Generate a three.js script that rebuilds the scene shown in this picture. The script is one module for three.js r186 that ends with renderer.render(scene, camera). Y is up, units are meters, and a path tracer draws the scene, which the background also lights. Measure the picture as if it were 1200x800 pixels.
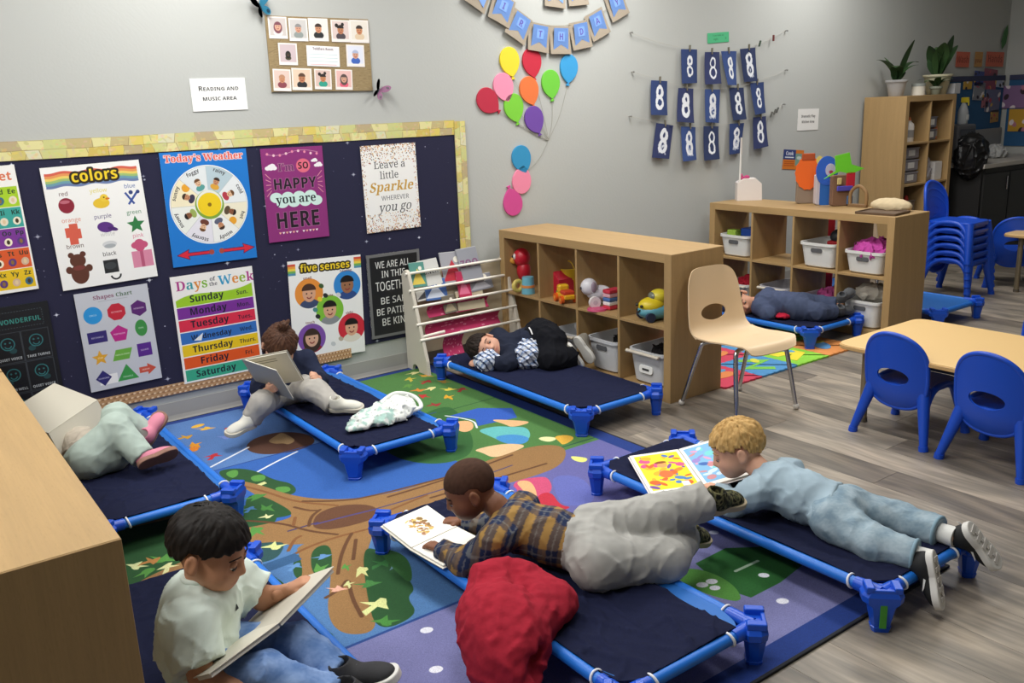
import * as THREE from 'three';
import { RoundedBoxGeometry } from 'three/addons/geometries/RoundedBoxGeometry.js';
import { mergeGeometries, mergeVertices } from 'three/addons/utils/BufferGeometryUtils.js';
import { RectAreaLightUniformsLib } from 'three/addons/lights/RectAreaLightUniformsLib.js';
import { createNoise3D, createNoise2D } from 'simplex-noise';

// ---------------------------------------------------------------- camera, light, exposure
const scene = new THREE.Scene();
const renderer = new THREE.WebGLRenderer({ antialias: true });
renderer.toneMapping = THREE.LinearToneMapping;
renderer.toneMappingExposure = 1.0;
renderer.shadowMap.enabled = true;
RectAreaLightUniformsLib.init();
scene.background = new THREE.Color(0x000000);
const FPX = 1055.82;                                   // focal length in pixels of the 1200 x 800 frame
const camera = new THREE.PerspectiveCamera(2 * Math.atan(400 / FPX) * 180 / Math.PI, 1.5, 0.05, 60);
camera.rotation.order = 'YXZ';
const EYE = new THREE.Vector3(-3.272, 1.541, 4.719), EYE_TURN = new THREE.Euler(-0.25611, -0.62413, -0.03939, 'YXZ'), EYE_Q = new THREE.Quaternion().setFromEuler(EYE_TURN);   // where the photographer stood
camera.position.copy(EYE);
camera.rotation.copy(EYE_TURN);
camera.updateMatrixWorld(true);

const CEIL = 2.95;
const LAMPS = [[-4.15, 1.0, .85], [-1.75, 1.0, .95], [0.65, 1.0, 1.0], [3.05, 1.0, .7], [-4.15, 2.95, .9], [-1.75, 2.95, .55], [0.65, 2.95, .45]];   // x, z, share: the ceiling panels that are switched on
const LAMP_POWER = 21.5;
function ceilingLight(x, z, share) {
  const g = new THREE.RectAreaLight(0xfdfcf8, LAMP_POWER * share, 0.58, 1.18);
  g.position.set(x, CEIL - 0.035, z); g.rotation.x = -Math.PI / 2; g.castShadow = true; scene.add(g);
}
for (const l of LAMPS) ceilingLight(...l);

// ---------------------------------------------------------------- helpers
const V = (x, y, z) => new THREE.Vector3(x, y, z);
const n3 = createNoise3D(rng(11)), n2 = createNoise2D(rng(12));
function rng(s) { return () => { s = (s + 0x6d2b79f5) | 0; let t = Math.imul(s ^ (s >>> 15), 1 | s); t = (t + Math.imul(t ^ (t >>> 7), 61 | t)) ^ t; return ((t ^ (t >>> 14)) >>> 0) / 4294967296; }; }
const R0 = rng(5);
const lerp = (a, b, t) => a + (b - a) * t, clamp = (x, a, b) => Math.min(b, Math.max(a, x)), sstep = (a, b, x) => { const t = clamp((x - a) / (b - a), 0, 1); return t * t * (3 - 2 * t); };
// a photograph pixel gives a direction; its distance comes from the floor, wall or other plane it touches
function ray(u, v) { return V((u - 600) / FPX, -(v - 400) / FPX, -1).applyQuaternion(EYE_Q); }
function onPlane(axis, c, u, v) { const d = ray(u, v), t = (c - EYE[axis]) / d[axis]; return EYE.clone().addScaledVector(d, t); }
const F = (u, v, h = 0) => onPlane('y', h, u, v), W = (u, v, z = 0) => onPlane('z', z, u, v), XP = (u, v, x) => onPlane('x', x, u, v);

const used = new Map();
function numbered(n) { const k = used.get(n) || 0; used.set(n, k + 1); return k ? n + '_' + String(k).padStart(3, '0') : n; }
function thing(name, label, category, group, pos = [0, 0, 0], turn = 0) {
  const o = new THREE.Group(); o.name = numbered(name); o.userData = { label, category }; if (group) o.userData.group = group;
  o.position.set(...pos); o.rotation.y = turn; scene.add(o); return o;
}
function mesh(name, geo, material, parent) {
  const g = Array.isArray(geo) ? merge(geo) : geo;
  const m = new THREE.Mesh(g, material); m.name = name; m.castShadow = m.receiveShadow = true; if (parent) parent.add(m); return m;
}
function solo(name, geo, material, label, category, group) {      // a thing that is one mesh
  const m = mesh(numbered(name), geo, material, scene); m.userData = { label, category }; if (group) m.userData.group = group; return m;
}
function struct(name, geo, material) { const m = mesh(name, geo, material, scene); m.userData = { kind: 'structure' }; return m; }
function dup(o, label, group) { const c = o.clone(); c.name = numbered(o.name.replace(/_\d{3}$/, '')); c.userData = { ...o.userData }; if (label) c.userData.label = label; if (group) c.userData.group = group; scene.add(c); return c; }
function norm(g) { let q = g.index ? g.toNonIndexed() : g; for (const k of Object.keys(q.attributes)) if (!['position', 'normal', 'uv', 'color'].includes(k)) q.deleteAttribute(k); if (!q.attributes.normal) q.computeVertexNormals(); if (!q.attributes.uv) q.setAttribute('uv', new THREE.Float32BufferAttribute(new Float32Array(q.attributes.position.count * 2), 2)); return q; }
function merge(list) { const a = list.map(norm); if (a.length === 1) return a[0]; const col = a.every((g) => g.attributes.color); if (!col) a.forEach((g) => g.deleteAttribute('color')); return mergeGeometries(a); }
const at = (g, x = 0, y = 0, z = 0) => g.translate(x, y, z);
function bx(w, h, d, x = 0, y = 0, z = 0, r = 0.002, seg = 1) { r = Math.min(r, w * .49, h * .49, d * .49); return (r > 0 ? new RoundedBoxGeometry(w, h, d, seg, r) : new THREE.BoxGeometry(w, h, d)).translate(x, y, z); }
function span(a, b, r0, r1 = r0, seg = 12, open = false) {                                  // a straight tapered rod from a to b
  const d = b.clone().sub(a), l = d.length(), g = new THREE.CylinderGeometry(r1, r0, l, seg, 1, open);
  g.translate(0, l / 2, 0).applyQuaternion(new THREE.Quaternion().setFromUnitVectors(V(0, 1, 0), d.normalize())).translate(a.x, a.y, a.z); return g;
}
function tube(pts, r, seg = 24, rad = 8, closed = false) { return new THREE.TubeGeometry(new THREE.CatmullRomCurve3(pts, closed), seg, r, rad, closed); }
function ball(r, x, y, z, sx = 1, sy = 1, sz = 1, w = 16, h = 12) { return new THREE.SphereGeometry(r, w, h).scale(sx, sy, sz).translate(x, y, z); }
function lathe(pts, seg = 24) { return new THREE.LatheGeometry(pts.map((p) => new THREE.Vector2(p[0], p[1])), seg); }
function extrude(shape, depth, bevel = 0, seg = 1, curve = 12) { return new THREE.ExtrudeGeometry(shape, { depth, bevelEnabled: bevel > 0, bevelSize: bevel, bevelThickness: bevel, bevelSegments: seg, curveSegments: curve }); }
function poly(pts) { const s = new THREE.Shape(); pts.forEach((p, i) => (i ? s.lineTo(p[0], p[1]) : s.moveTo(p[0], p[1]))); s.closePath(); return s; }
function rrect(w, h, r, cx = 0, cy = 0) { const s = new THREE.Shape(), x = cx - w / 2, y = cy - h / 2; s.moveTo(x + r, y); s.lineTo(x + w - r, y); s.quadraticCurveTo(x + w, y, x + w, y + r); s.lineTo(x + w, y + h - r); s.quadraticCurveTo(x + w, y + h, x + w - r, y + h); s.lineTo(x + r, y + h); s.quadraticCurveTo(x, y + h, x, y + h - r); s.lineTo(x, y + r); s.quadraticCurveTo(x, y, x + r, y); return s; }
function ellipseShape(rx, ry, cx = 0, cy = 0) { const s = new THREE.Shape(); s.absellipse(cx, cy, rx, ry, 0, Math.PI * 2); return s; }
// uv in metres on every face, with u running along the grain axis
function metricUV(g, grain = 'x', ou = 0, ov = 0) {
  g = norm(g); const p = g.attributes.position, n = g.attributes.normal, uv = new Float32Array(p.count * 2), ax = ['x', 'y', 'z'], gi = ax.indexOf(grain);
  for (let i = 0; i < p.count; i += 3) {
    const nn = [0, 0, 0]; for (let k = 0; k < 3; k++) { nn[0] += Math.abs(n.getX(i + k)); nn[1] += Math.abs(n.getY(i + k)); nn[2] += Math.abs(n.getZ(i + k)); }
    const m = nn.indexOf(Math.max(...nn)); let a = gi, b; if (m === gi) { a = (gi + 1) % 3; b = (gi + 2) % 3; } else b = 3 - m - gi;
    for (let k = 0; k < 3; k++) { const q = [p.getX(i + k), p.getY(i + k), p.getZ(i + k)]; uv[(i + k) * 2] = q[a] + ou; uv[(i + k) * 2 + 1] = q[b] + ov + m * .37; }
  }
  g.setAttribute('uv', new THREE.BufferAttribute(uv, 2)); return g;
}
// textures
function dataTex(w, h, f, srgb = true) {
  const d = new Uint8Array(w * h * 4);
  for (let y = 0; y < h; y++) for (let x = 0; x < w; x++) { const c = f(x / w, y / h, x, y), o = (y * w + x) * 4; d[o] = clamp(c[0], 0, 255); d[o + 1] = clamp(c[1], 0, 255); d[o + 2] = clamp(c[2], 0, 255); d[o + 3] = 255; }
  const t = new THREE.DataTexture(d, w, h); t.magFilter = THREE.LinearFilter; t.minFilter = THREE.LinearMipmapLinearFilter; t.wrapS = t.wrapT = THREE.RepeatWrapping; if (srgb) t.colorSpace = THREE.SRGBColorSpace; t.needsUpdate = true; return t;
}
function canvasTex(w, h, draw) { const c = document.createElement('canvas'); c.width = w; c.height = h; const g = c.getContext('2d'); draw(g, w, h); const t = new THREE.CanvasTexture(c); t.colorSpace = THREE.SRGBColorSpace; t.anisotropy = 8; return t; }
// noise that repeats over the unit square
function tn(u, v, fx, fy, s = 0) { const a = u * 2 * Math.PI, b = v * 2 * Math.PI; return n3(Math.cos(a) * fx / 6.283 + s, Math.sin(a) * fx / 6.283 + Math.cos(b) * fy / 6.283, Math.sin(b) * fy / 6.283 - s); }
const M = new Map();
function mat(color, rough = 0.6, o = {}) { const k = color + '|' + rough + '|' + JSON.stringify(o); if (!M.has(k)) M.set(k, new THREE.MeshStandardMaterial({ color, roughness: rough, ...o })); return M.get(k); }
const plastic = (c, r = 0.38) => mat(c, r), cloth = (c) => mat(c, 0.92);

// ---------------------------------------------------------------- base materials
const woodTex = dataTex(1024, 512, (u, v) => {
  const streak = tn(u, v, 3, 150, 2) * .5 + tn(u, v, 9, 330, 7) * .35 + tn(u, v, 2, 24, 4) * .6, pore = Math.max(0, tn(u, v, 26, 420, 9) - .55) * 1.1;
  const k = 1 + streak * .035 - pore * .10; return [170 * k, 139 * k, 94 * k - pore * 4];
});
const woodMat = new THREE.MeshStandardMaterial({ map: woodTex, roughness: 0.5 });
const grainTex = [0, 1, 2].map((s) => dataTex(1024, 256, (u, v) => {
  const a = tn(u, v, 2.5, 9, s * 9 + 1), b = tn(u, v, 5, 38, s * 5 + 3), c = tn(u, v, 9, 120, s * 3 + 5), d = tn(u, v, 1.5, 4, s * 7);
  const k = a * .14 + b * .11 + c * .05 + d * .09, base = [[138, 129, 117], [122, 113, 102], [149, 139, 126]][s];
  return base.map((x, i) => x * (1 + k * (1 - i * .05)));
}));
const plankMats = grainTex.map((t) => new THREE.MeshStandardMaterial({ map: t, roughness: 0.42 }));
const paintBump = dataTex(256, 256, (u, v) => { const k = 128 + 60 * tn(u, v, 60, 60, 3) + 40 * tn(u, v, 120, 120, 8); return [k, k, k]; }, false);
const wallMat = new THREE.MeshStandardMaterial({ color: '#b4b6b3', roughness: 0.85, bumpMap: paintBump, bumpScale: 0.0006 });
const ceilMat = mat('#dcdad4', 0.95);
const chrome = new THREE.MeshStandardMaterial({ color: '#c9c9cc', roughness: 0.18, metalness: 1 });

// ---------------------------------------------------------------- the room
const RX0 = -5.6, RX1 = 6.43, RZ1 = 7.2;
struct('wall_back', metricUV(bx(RX1 - RX0 + .3, CEIL + .2, .12, (RX0 + RX1) / 2, CEIL / 2 - .05, -.06, 0)), wallMat);
struct('wall_right', metricUV(bx(.12, CEIL + .2, RZ1 + .2, RX1 + .06, CEIL / 2 - .05, RZ1 / 2, 0)), wallMat);
struct('wall_left', metricUV(bx(.12, CEIL + .2, RZ1 + .2, RX0 - .06, CEIL / 2 - .05, RZ1 / 2, 0)), wallMat);
struct('wall_front', metricUV(bx(RX1 - RX0 + .3, CEIL + .2, .12, (RX0 + RX1) / 2, CEIL / 2 - .05, RZ1 + .06, 0)), wallMat);
{
  const c = struct('ceiling', bx(RX1 - RX0, .1, RZ1, (RX0 + RX1) / 2, CEIL + .05, RZ1 / 2, 0), ceilMat);
  const bars = []; // the grid that carries the ceiling tiles
  for (let x = RX0; x < RX1; x += .61) bars.push(bx(.024, .006, RZ1, x, CEIL - .003, RZ1 / 2, 0));
  for (let z = .03; z < RZ1; z += 1.22) bars.push(bx(RX1 - RX0, .006, .024, (RX0 + RX1) / 2, CEIL - .003, z, 0));
  mesh('ceiling_grid', bars, mat('#e6e4df', .6), c);
}
{
  const fl = struct('floor', bx(RX1 - RX0 + .2, .08, RZ1 + .1, (RX0 + RX1) / 2, -.046, RZ1 / 2, 0), mat('#3a342d', .9));
  const PW = .181, PL = 1.22, geos = [];
  for (let k = 0; k < 6; k++) geos.push(metricUV(bx(PW - .0012, .006, PL - .0012, 0, 0, 0, .0008), 'z', k * .37, k * .163));
  const rnd = rng(77); let row = 0;
  for (let x = -3.2; x < RX1 - PW / 2; x += PW, row++) {
    for (let z = -PL + (row * .43 % 1) * PL; z < 4.9; z += PL) {
      const z0 = Math.max(z, .002), z1 = Math.min(z + PL, 5.2), c = (z0 + z1) / 2; if (z1 - z0 < .1) continue;
      if (x < -.7 && c < 2.6) continue;                                     // under the rug
      const m = mesh('plank', geos[Math.floor(rnd() * 6)], plankMats[Math.floor(rnd() * 3)], fl);
      m.position.set(x + PW / 2, -.003, c); m.scale.z = (z1 - z0) / PL; if (rnd() < .5) m.rotation.y = Math.PI;
    }
  }
}
// baseboard: grey vinyl cove
{
  const prof = poly([[0, 0], [.016, 0], [.010, .012], [.006, .03], [.004, .10], [0, .10]]);
  const g = extrude(prof, RX1 - RX0), q = g.attributes.position;      // profile (out from the wall, up), swept along the wall
  for (let i = 0; i < q.count; i++) q.setXYZ(i, RX1 - q.getZ(i), q.getY(i), q.getX(i));
  g.computeVertexNormals(); struct('baseboard_back', g, mat('#a09e9a', .5));
}
for (const [x, z, share] of LAMPS) {
  const t = thing('ceiling_light', 'white ceiling light panel in the tile grid', 'light', 'ceiling lights over the classroom', [x, CEIL, z]);
  mesh('frame', [bx(.6, .03, .03, 0, -.015, .585), bx(.6, .03, .03, 0, -.015, -.585), bx(.03, .03, 1.14, .285, -.015, 0), bx(.03, .03, 1.14, -.285, -.015, 0)], mat('#e8e8e6', .5), t);
  mesh('diffuser', bx(.54, .006, 1.14, 0, -.018, 0, 0), new THREE.MeshStandardMaterial({ color: '#ffffff', emissive: '#fdfcf8', emissiveIntensity: 2.5 * share, roughness: .6 }), t);
}
// ---------------------------------------------------------------- cube shelves
function cubeShelf(label, group, cols, rows, pos, turn, grainSeed) {
  const t = thing('cube_shelf', label, 'shelf', group, pos, turn);
  const C = .335, T = .05, I = .0165, D = .39, Wd = cols * C + (cols - 1) * I + 2 * T, H = rows * C + (rows - 1) * I + 2 * T;
  const P = (n, w, h, d, x, y, z, g) => mesh(n, metricUV(bx(w, h, d, x, y, z, .0018), g, grainSeed + R0(), R0()), woodMat, t);
  P('top', Wd - .004, T - .002, D, Wd / 2, H - T / 2 + .001, D / 2, 'x'); P('bottom', Wd - 2 * T, T, D, Wd / 2, T / 2, D / 2, 'x');
  P('side', T, H - .0015, D + .001, T / 2, H / 2 - .00075, D / 2, 'y'); P('side', T, H - .0015, D + .001, Wd - T / 2, H / 2 - .00075, D / 2, 'y');
  for (let c = 1; c < cols; c++) P('divider', I, H - 2 * T, D - .004, T + c * C + (c - .5) * I, H / 2, D / 2, 'y');
  for (let r = 1; r < rows; r++) for (let c = 0; c < cols; c++) P('shelf', C, I, D - .006, T + c * (C + I) + C / 2, T + r * C + (r - .5) * I, D / 2, 'x');
  return t;
}
// shelf local x runs along its length; turned by -90 degrees it runs out from the back wall (+z) and opens to -x
const S1 = { x: 0, z: .08 }, S2 = { x: 1.883, z: .145 };
// turn = -PI/2 : local x -> +z, local z -> -x ; so the local z = D face ends at -x
cubeShelf('oak cube shelf of eight cubbies holding bright toys and grey bins', null, 4, 2, [S1.x + .39, 0, S1.z], -Math.PI / 2, .1);
cubeShelf('oak cube shelf topped with paper puppets and filled with white bins', null, 4, 2, [S2.x + .39, 0, S2.z], -Math.PI / 2, .4);
cubeShelf('oak cube shelf with a plain side panel beside the reading girl in mint trousers', 'dividing shelves behind the cots', 4, 2, [-2.974, 0, .03], -Math.PI / 2, .7);
cubeShelf('oak cube shelf with a bare top standing next to the boy in the pale shirt', null, 4, 2, [-2.974, 0, 1.54], -Math.PI / 2, .9);
cubeShelf('tall oak cube shelf carrying potted plants and craft supplies', null, 2, 4, [3.96, 0, .03], 0, .3);
// cell helper: floor point of a cubby (column from the wall, row from below), f = 0 at the back .. 1 at the front, s = 0..1 along the shelf
const C_ = .335, I_ = .0165, T_ = .05;
const cell = (S, c, r, f, s) => V(S.x + .39 * (1 - f), T_ + r * (C_ + I_), S.z + T_ + c * (C_ + I_) + C_ * s);

// ---------------------------------------------------------------- storage bins
const binGrey = plastic('#c9cbcf', .5), binWhite = plastic('#dcdcda', .5);
function bin(label, pos, turn, o = {}) {
  const { w = .25, d = .33, h = .2, m = binWhite, group = 'plastic bins in the cube shelves', handle, tag } = o;
  const t = thing('storage_bin', label, 'bin', group, pos, turn);
  const a = w / 2 * .86, b = d / 2 * .88, A = w / 2, B = d / 2, th = .004, N = 40;
  const ring = (hx, hz, y, k = 4) => Array.from({ length: N }, (_, i) => { const q = i / N * 2 * Math.PI, c = Math.cos(q), s = Math.sin(q), e = 2 / k; return [Math.sign(c) * Math.abs(c) ** e * hx, y, Math.sign(s) * Math.abs(s) ** e * hz]; });
  const rings = [ring(a * .9, b * .9, 0, 5), ring(a, b, .012, 6), ring(A * .98, B * .98, h - .02, 7), ring(A + .006, B + .006, h - .018, 7), ring(A + .006, B + .006, h, 7), ring(A - th, B - th, h, 7), ring(a - th, b - th, .012, 6), ring(.001, .001, .01, 2)];
  const base = ring(.001, .001, 0, 2), all = [base, ...rings], pos3 = [], idx = [];
  all.forEach((r) => r.forEach((p) => pos3.push(...p)));
  for (let k = 0; k < all.length - 1; k++) for (let i = 0; i < N; i++) { const p = k * N + i, q = k * N + (i + 1) % N; idx.push(p, q, p + N, q, q + N, p + N); }
  const g = new THREE.BufferGeometry(); g.setAttribute('position', new THREE.Float32BufferAttribute(pos3, 3)); g.setIndex(idx); const gg = g.toNonIndexed(); gg.computeVertexNormals();
  // make the shell face outward
  mesh('body', creased(g), m, t).material.side = THREE.DoubleSide;
  if (handle === 'slot') { const s = extrude(rrect(.085, .026, .012), .004, .001); mesh('handle', [s.clone().translate(0, h - .05, B * .985 - .004)], mat('#55565a', .7), t); }
  if (handle === 'bar') mesh('handle', [span(V(-w * .42, h - .012, B + .022), V(w * .42, h - .012, B + .022), .009), ball(.011, -w * .42, h - .012, B + .022), ball(.011, w * .42, h - .012, B + .022), span(V(-w * .4, h - .012, B), V(-w * .4, h - .012, B + .022), .006), span(V(w * .4, h - .012, B), V(w * .4, h - .012, B + .022), .006)], mat('#d8cfbf', .4), t);
  if (tag) { mesh('label_plate', extrude(rrect(.1, .042, .018), .002, .001).rotateX(-.06).translate(0, h * .45, B * .945), mat('#f2f2ef', .5), t); mesh('lettering', bx(.05, .012, .001, 0, h * .45, B * .945 + .0045, 0), mat('#3c3c3e', .6), t); }
  return t;
}
function creased(g, ang = .7) { // vertex normals that stay sharp at strong folds
  const q = g.index ? g.toNonIndexed() : g; const p = q.attributes.position, fn = [], key = (i) => Math.round(p.getX(i) * 1e5) + ',' + Math.round(p.getY(i) * 1e5) + ',' + Math.round(p.getZ(i) * 1e5), at_ = new Map();
  const a = V(), b = V(), c = V();
  for (let i = 0; i < p.count; i += 3) { a.fromBufferAttribute(p, i); b.fromBufferAttribute(p, i + 1).sub(a); c.fromBufferAttribute(p, i + 2).sub(a); const n = b.clone().cross(c); fn.push(n); for (let k = 0; k < 3; k++) { const s = key(i + k); if (!at_.has(s)) at_.set(s, []); at_.get(s).push(n); } }
  const out = new Float32Array(p.count * 3), ca = Math.cos(ang);
  for (let i = 0; i < p.count; i++) { const n0 = fn[Math.floor(i / 3)], l0 = n0.length() || 1e-12, s = V(); for (const m of at_.get(key(i))) if (m.dot(n0) >= ca * l0 * m.length()) s.add(m); if (s.lengthSq() < 1e-24) s.set(0, 1, 0); s.normalize(); out.set([s.x, s.y, s.z], i * 3); }
  q.setAttribute('normal', new THREE.BufferAttribute(out, 3)); return q;
}

// ---------------------------------------------------------------- cots
const cotBlue = plastic('#1450c8', .35), railBlue = plastic('#1b6fd0', .45), canvasBlue = mat('#1a66b8', .6);
function cotParts() {
  const CW = .56, CL = 1.32, H = .125, t = new THREE.Group();
  const ix = CW / 2 - .035, iz = CL / 2 - .035;
  for (const sx of [-1, 1]) for (const sz of [-1, 1]) {
    const g = [], ang = Math.atan2(sx, sz); // diagonal outward
    const oct = (hw, hd) => [[-hw, -hd * .6], [-hw * .7, -hd], [hw * .7, -hd], [hw, -hd * .6], [hw, hd * .4], [hw * .75, hd], [-hw * .75, hd], [-hw, hd * .4]];
    const secs = [[0, .026, .02], [.016, .030, .023], [.018, .027, .021], [.085, .041, .03], [.098, .058, .032], [.118, .06, .034], [.132, .05, .03]];
    const pos = [], idx = []; secs.forEach(([y, hw, hd]) => oct(hw, hd).forEach(([x, z]) => pos.push(x, y, z + .004)));
    for (let k = 0; k < secs.length - 1; k++) for (let i = 0; i < 8; i++) { const p = k * 8 + i, q = k * 8 + (i + 1) % 8; idx.push(p, p + 8, q, q, p + 8, q + 8); }
    for (let i = 1; i < 7; i++) { idx.push(0, i, i + 1); const o = (secs.length - 1) * 8; idx.push(o, o + i + 1, o + i); }
    const b = new THREE.BufferGeometry(); b.setAttribute('position', new THREE.Float32BufferAttribute(pos, 3)); b.setIndex(idx); const bb = b.toNonIndexed(); bb.computeVertexNormals(); g.push(bb);
    // the two lugs with the stacking notch between them, and the face panel
    g.push(bx(.026, .022, .056, -.039, .139, .006, .005), bx(.026, .022, .056, .039, .139, .006, .005), bx(.075, .014, .012, 0, .135, .028, .003), bx(.034, .066, .004, 0, .055, .0255, .001).rotateX(0));
    g.forEach((q) => q.rotateY(ang));
    // sleeves that take the rails
    g.push(span(V(0, H - .012, 0), V(-sx * .085, H - .012, 0), .024, .021), span(V(0, H - .012, 0), V(0, H - .012, -sz * .085), .024, .021));
    mesh('leg', g.map((q) => q.translate(sx * ix, 0, sz * iz)), cotBlue, t);
  }
  for (const sx of [-1, 1]) mesh('side_rail', span(V(sx * ix, H - .012, -iz + .06), V(sx * ix, H - .012, iz - .06), .0175, .0175, 16), railBlue, t);
  for (const sz of [-1, 1]) mesh('end_rail', span(V(-ix + .06, H - .012, sz * iz), V(ix - .06, H - .012, sz * iz), .0175, .0175, 16), railBlue, t);
  mesh('canvas', clothGrid(18, 36, (a, b) => { const x = lerp(-ix, ix, a), z = lerp(-iz, iz, b), c = Math.max(0, Math.abs(x) / ix + Math.abs(z) / iz - 1.72); const e = Math.max(Math.abs(x) / ix, Math.abs(z) / iz); return [x * (1 - c * .5), H + .0035 - .012 * (1 - e ** 4) - .002, z * (1 - c * .22)]; }, .003), canvasBlue, t);
  return t;
}
// a thin closed sheet: top given by f(a, b), underside offset downwards
function clothGrid(nx, ny, f, th = .003, holes) {
  const P = [], U = [], I = [], id = (i, j) => j * (nx + 1) + i, N = (nx + 1) * (ny + 1);
  for (let s = 0; s < 2; s++) for (let j = 0; j <= ny; j++) for (let i = 0; i <= nx; i++) { const p = f(i / nx, j / ny); P.push(p[0], p[1] - s * th, p[2]); U.push(i / nx, j / ny); }
  for (let j = 0; j < ny; j++) for (let i = 0; i < nx; i++) { const a = id(i, j), b = id(i + 1, j), c = id(i, j + 1), d = id(i + 1, j + 1); I.push(a, c, b, b, c, d, a + N, b + N, c + N, b + N, d + N, c + N); }
  const edge = (a, b) => I.push(a, b, a + N, b, b + N, a + N);
  for (let i = 0; i < nx; i++) { edge(id(i, 0), id(i + 1, 0)); edge(id(i + 1, ny), id(i, ny)); }
  for (let j = 0; j < ny; j++) { edge(id(0, j + 1), id(0, j)); edge(id(nx, j), id(nx, j + 1)); }
  const g = new THREE.BufferGeometry(); g.setAttribute('position', new THREE.Float32BufferAttribute(P, 3)); g.setAttribute('uv', new THREE.Float32BufferAttribute(U, 2)); g.setIndex(I); g.computeVertexNormals(); return g;
}
const navyTex = dataTex(256, 256, (u, v) => { const k = 1 + .08 * tn(u, v, 90, 90, 1) + .05 * tn(u, v, 12, 14, 3); return [27 * k, 31 * k, 56 * k]; });
const navyMat = new THREE.MeshPhysicalMaterial({ map: navyTex, roughness: .95, specularIntensity: .25 });
const strapMat = mat('#e6e6ea', .7);
const cotProto = cotParts();
function cot(label, x, z, turn = 0) { const t = thing('stacking_cot', label, 'cot', 'blue stacking cots', [x, 0, z], turn); for (const c of cotProto.children) { const k = c.clone(); t.add(k); } return t; }
// fitted navy sheet over a cot; o: inset of each side (canvas left bare), wrinkle seed, sag spots [[x, z, radius, depth]]
function sheet(label, x, z, o = {}) {
  const { l = 0, r = 0, n = 0, f = 0, seed = 1, sags = [], amp = .004, straps = [1, 1, 1, 1], bump = [] } = o;
  const t = thing('cot_sheet', label, 'sheet', 'navy sheets on the cots', [x, 0, z]), ix = .245, iz = .625, H = .125;
  const g = clothGrid(56, 120, (a, b) => {
    let px = lerp(-ix + .006 + l, ix - .006 - r, a), pz = lerp(-iz + .004 + f, iz - .004 - n, b);
    // corners are cut away around the legs
    const cx = Math.max(0, Math.abs(px) - (ix - .075)), cz = Math.max(0, Math.abs(pz) - (iz - .075)), over = Math.max(0, cx + cz - .085);
    px -= Math.sign(px) * over * .5; pz -= Math.sign(pz) * over * .5;
    const ex = Math.abs(px) / ix, ez = Math.abs(pz) / iz, e = Math.max(ex, ez);
    let y = H + .0105 - .010 * (1 - Math.min(1, e) ** 4); if (e > 1) y -= (e - 1) * ix * 1.1 * (ex > ez ? 1 : 2.4);
    for (const [sx, sz, rad, dep] of sags) { const q = ((px - sx) ** 2 + ((pz - sz) * .8) ** 2) / rad ** 2; y -= dep * Math.exp(-q); }
    const w = n3(px * 3 + seed * 7, pz * 2, seed), w2 = n3(px * 3 + pz * 5 + seed, pz * 2 - px * 4, seed + 5), w3 = n3(px * 7 - pz * 2.5 + seed * 2, pz * 2.5, seed + 9);
    y += (amp * 1.2 * w + amp * 1.1 * Math.max(0, 1 - Math.abs(w2) * 5) ** 2 + amp * Math.max(0, 1 - Math.abs(w3) * 6) ** 2) * (1 - sstep(.93, 1, e) * .7);
    for (const [bx_, bz, rad, dep] of bump) { const q = ((px - bx_) ** 2 + (pz - bz) ** 2) / rad ** 2; y += dep * Math.exp(-q); }
    return [px, y, pz];
  }, .003);
  const uv = g.attributes.uv; for (let i = 0; i < uv.count; i++) uv.setXY(i, uv.getX(i) * 1.7, uv.getY(i) * 4);
  mesh('fabric', g, navyMat, t);
  const ring = () => new THREE.TorusGeometry(.0205, .004, 6, 18);
  const cs = []; [[-1, -1], [1, -1], [-1, 1], [1, 1]].forEach(([sx, sz], i) => { if (!straps[i]) return; cs.push(ring().rotateX(.25 * sx).translate(sx * .245, .113, sz * (.625 - .1)), ring().rotateY(Math.PI / 2).rotateZ(.25 * sz).translate(sx * (.245 - .1), .113, sz * .625)); });
  for (const c of cs) mesh('corner_strap', c, strapMat, t);
  return t;
}
const COT = { A: [-.41, 1.0], B: [-1.475, .74], C: [-2.51, .78], D: [-2.655, 2.555], E: [-1.70, 2.665], F: [-.79, 2.795], G: [1.62, .80], H: [2.61, 1.07] };
cot('blue cot under the dozing child beside the toy shelf', ...COT.A); cot('blue cot by the bulletin board under the girl with a ponytail', ...COT.B); cot('blue cot under the child in mint trousers and pink shoes', ...COT.C);
cot('blue cot under the boy in the pale mint shirt', ...COT.D); cot('blue cot under the boy in the plaid shirt and red blanket', ...COT.E); cot('blue cot with a green stripe on its leg under the blond boy', ...COT.F);
cot('blue cot on the foam mat under the child in slate blue', ...COT.G); cot('bare blue cot without a sheet beside the stacked chairs', ...COT.H);
sheet('smooth navy sheet on the cot by the toy shelf', ...COT.A, { seed: 1, amp: .0025 });
sheet('navy sheet with blue canvas bare along one side, under the ponytail girl', ...COT.B, { seed: 2, r: .05, amp: .005, bump: [[.1, -.25, .07, .012]] });
sheet('creased navy sheet under the child with pink shoes', ...COT.C, { seed: 3, amp: .007, r: .03 });
sheet('navy sheet under the boy in the pale mint shirt', ...COT.D, { seed: 4, amp: .004, r: .01, sags: [[-.03, .02, .2, .012]] });
sheet('loose navy sheet slipping off the canvas under the plaid boy', ...COT.E, { seed: 5, amp: .008, r: .06 });
sheet('navy sheet under the blond boy in jeans', ...COT.F, { seed: 6, amp: .004, r: .03, bump: [[.2, .32, .07, .02], [.17, .5, .06, .012]] });
sheet('dark navy sheet under the sleeping child in slate blue', ...COT.G, { seed: 7, amp: .003 });
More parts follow.
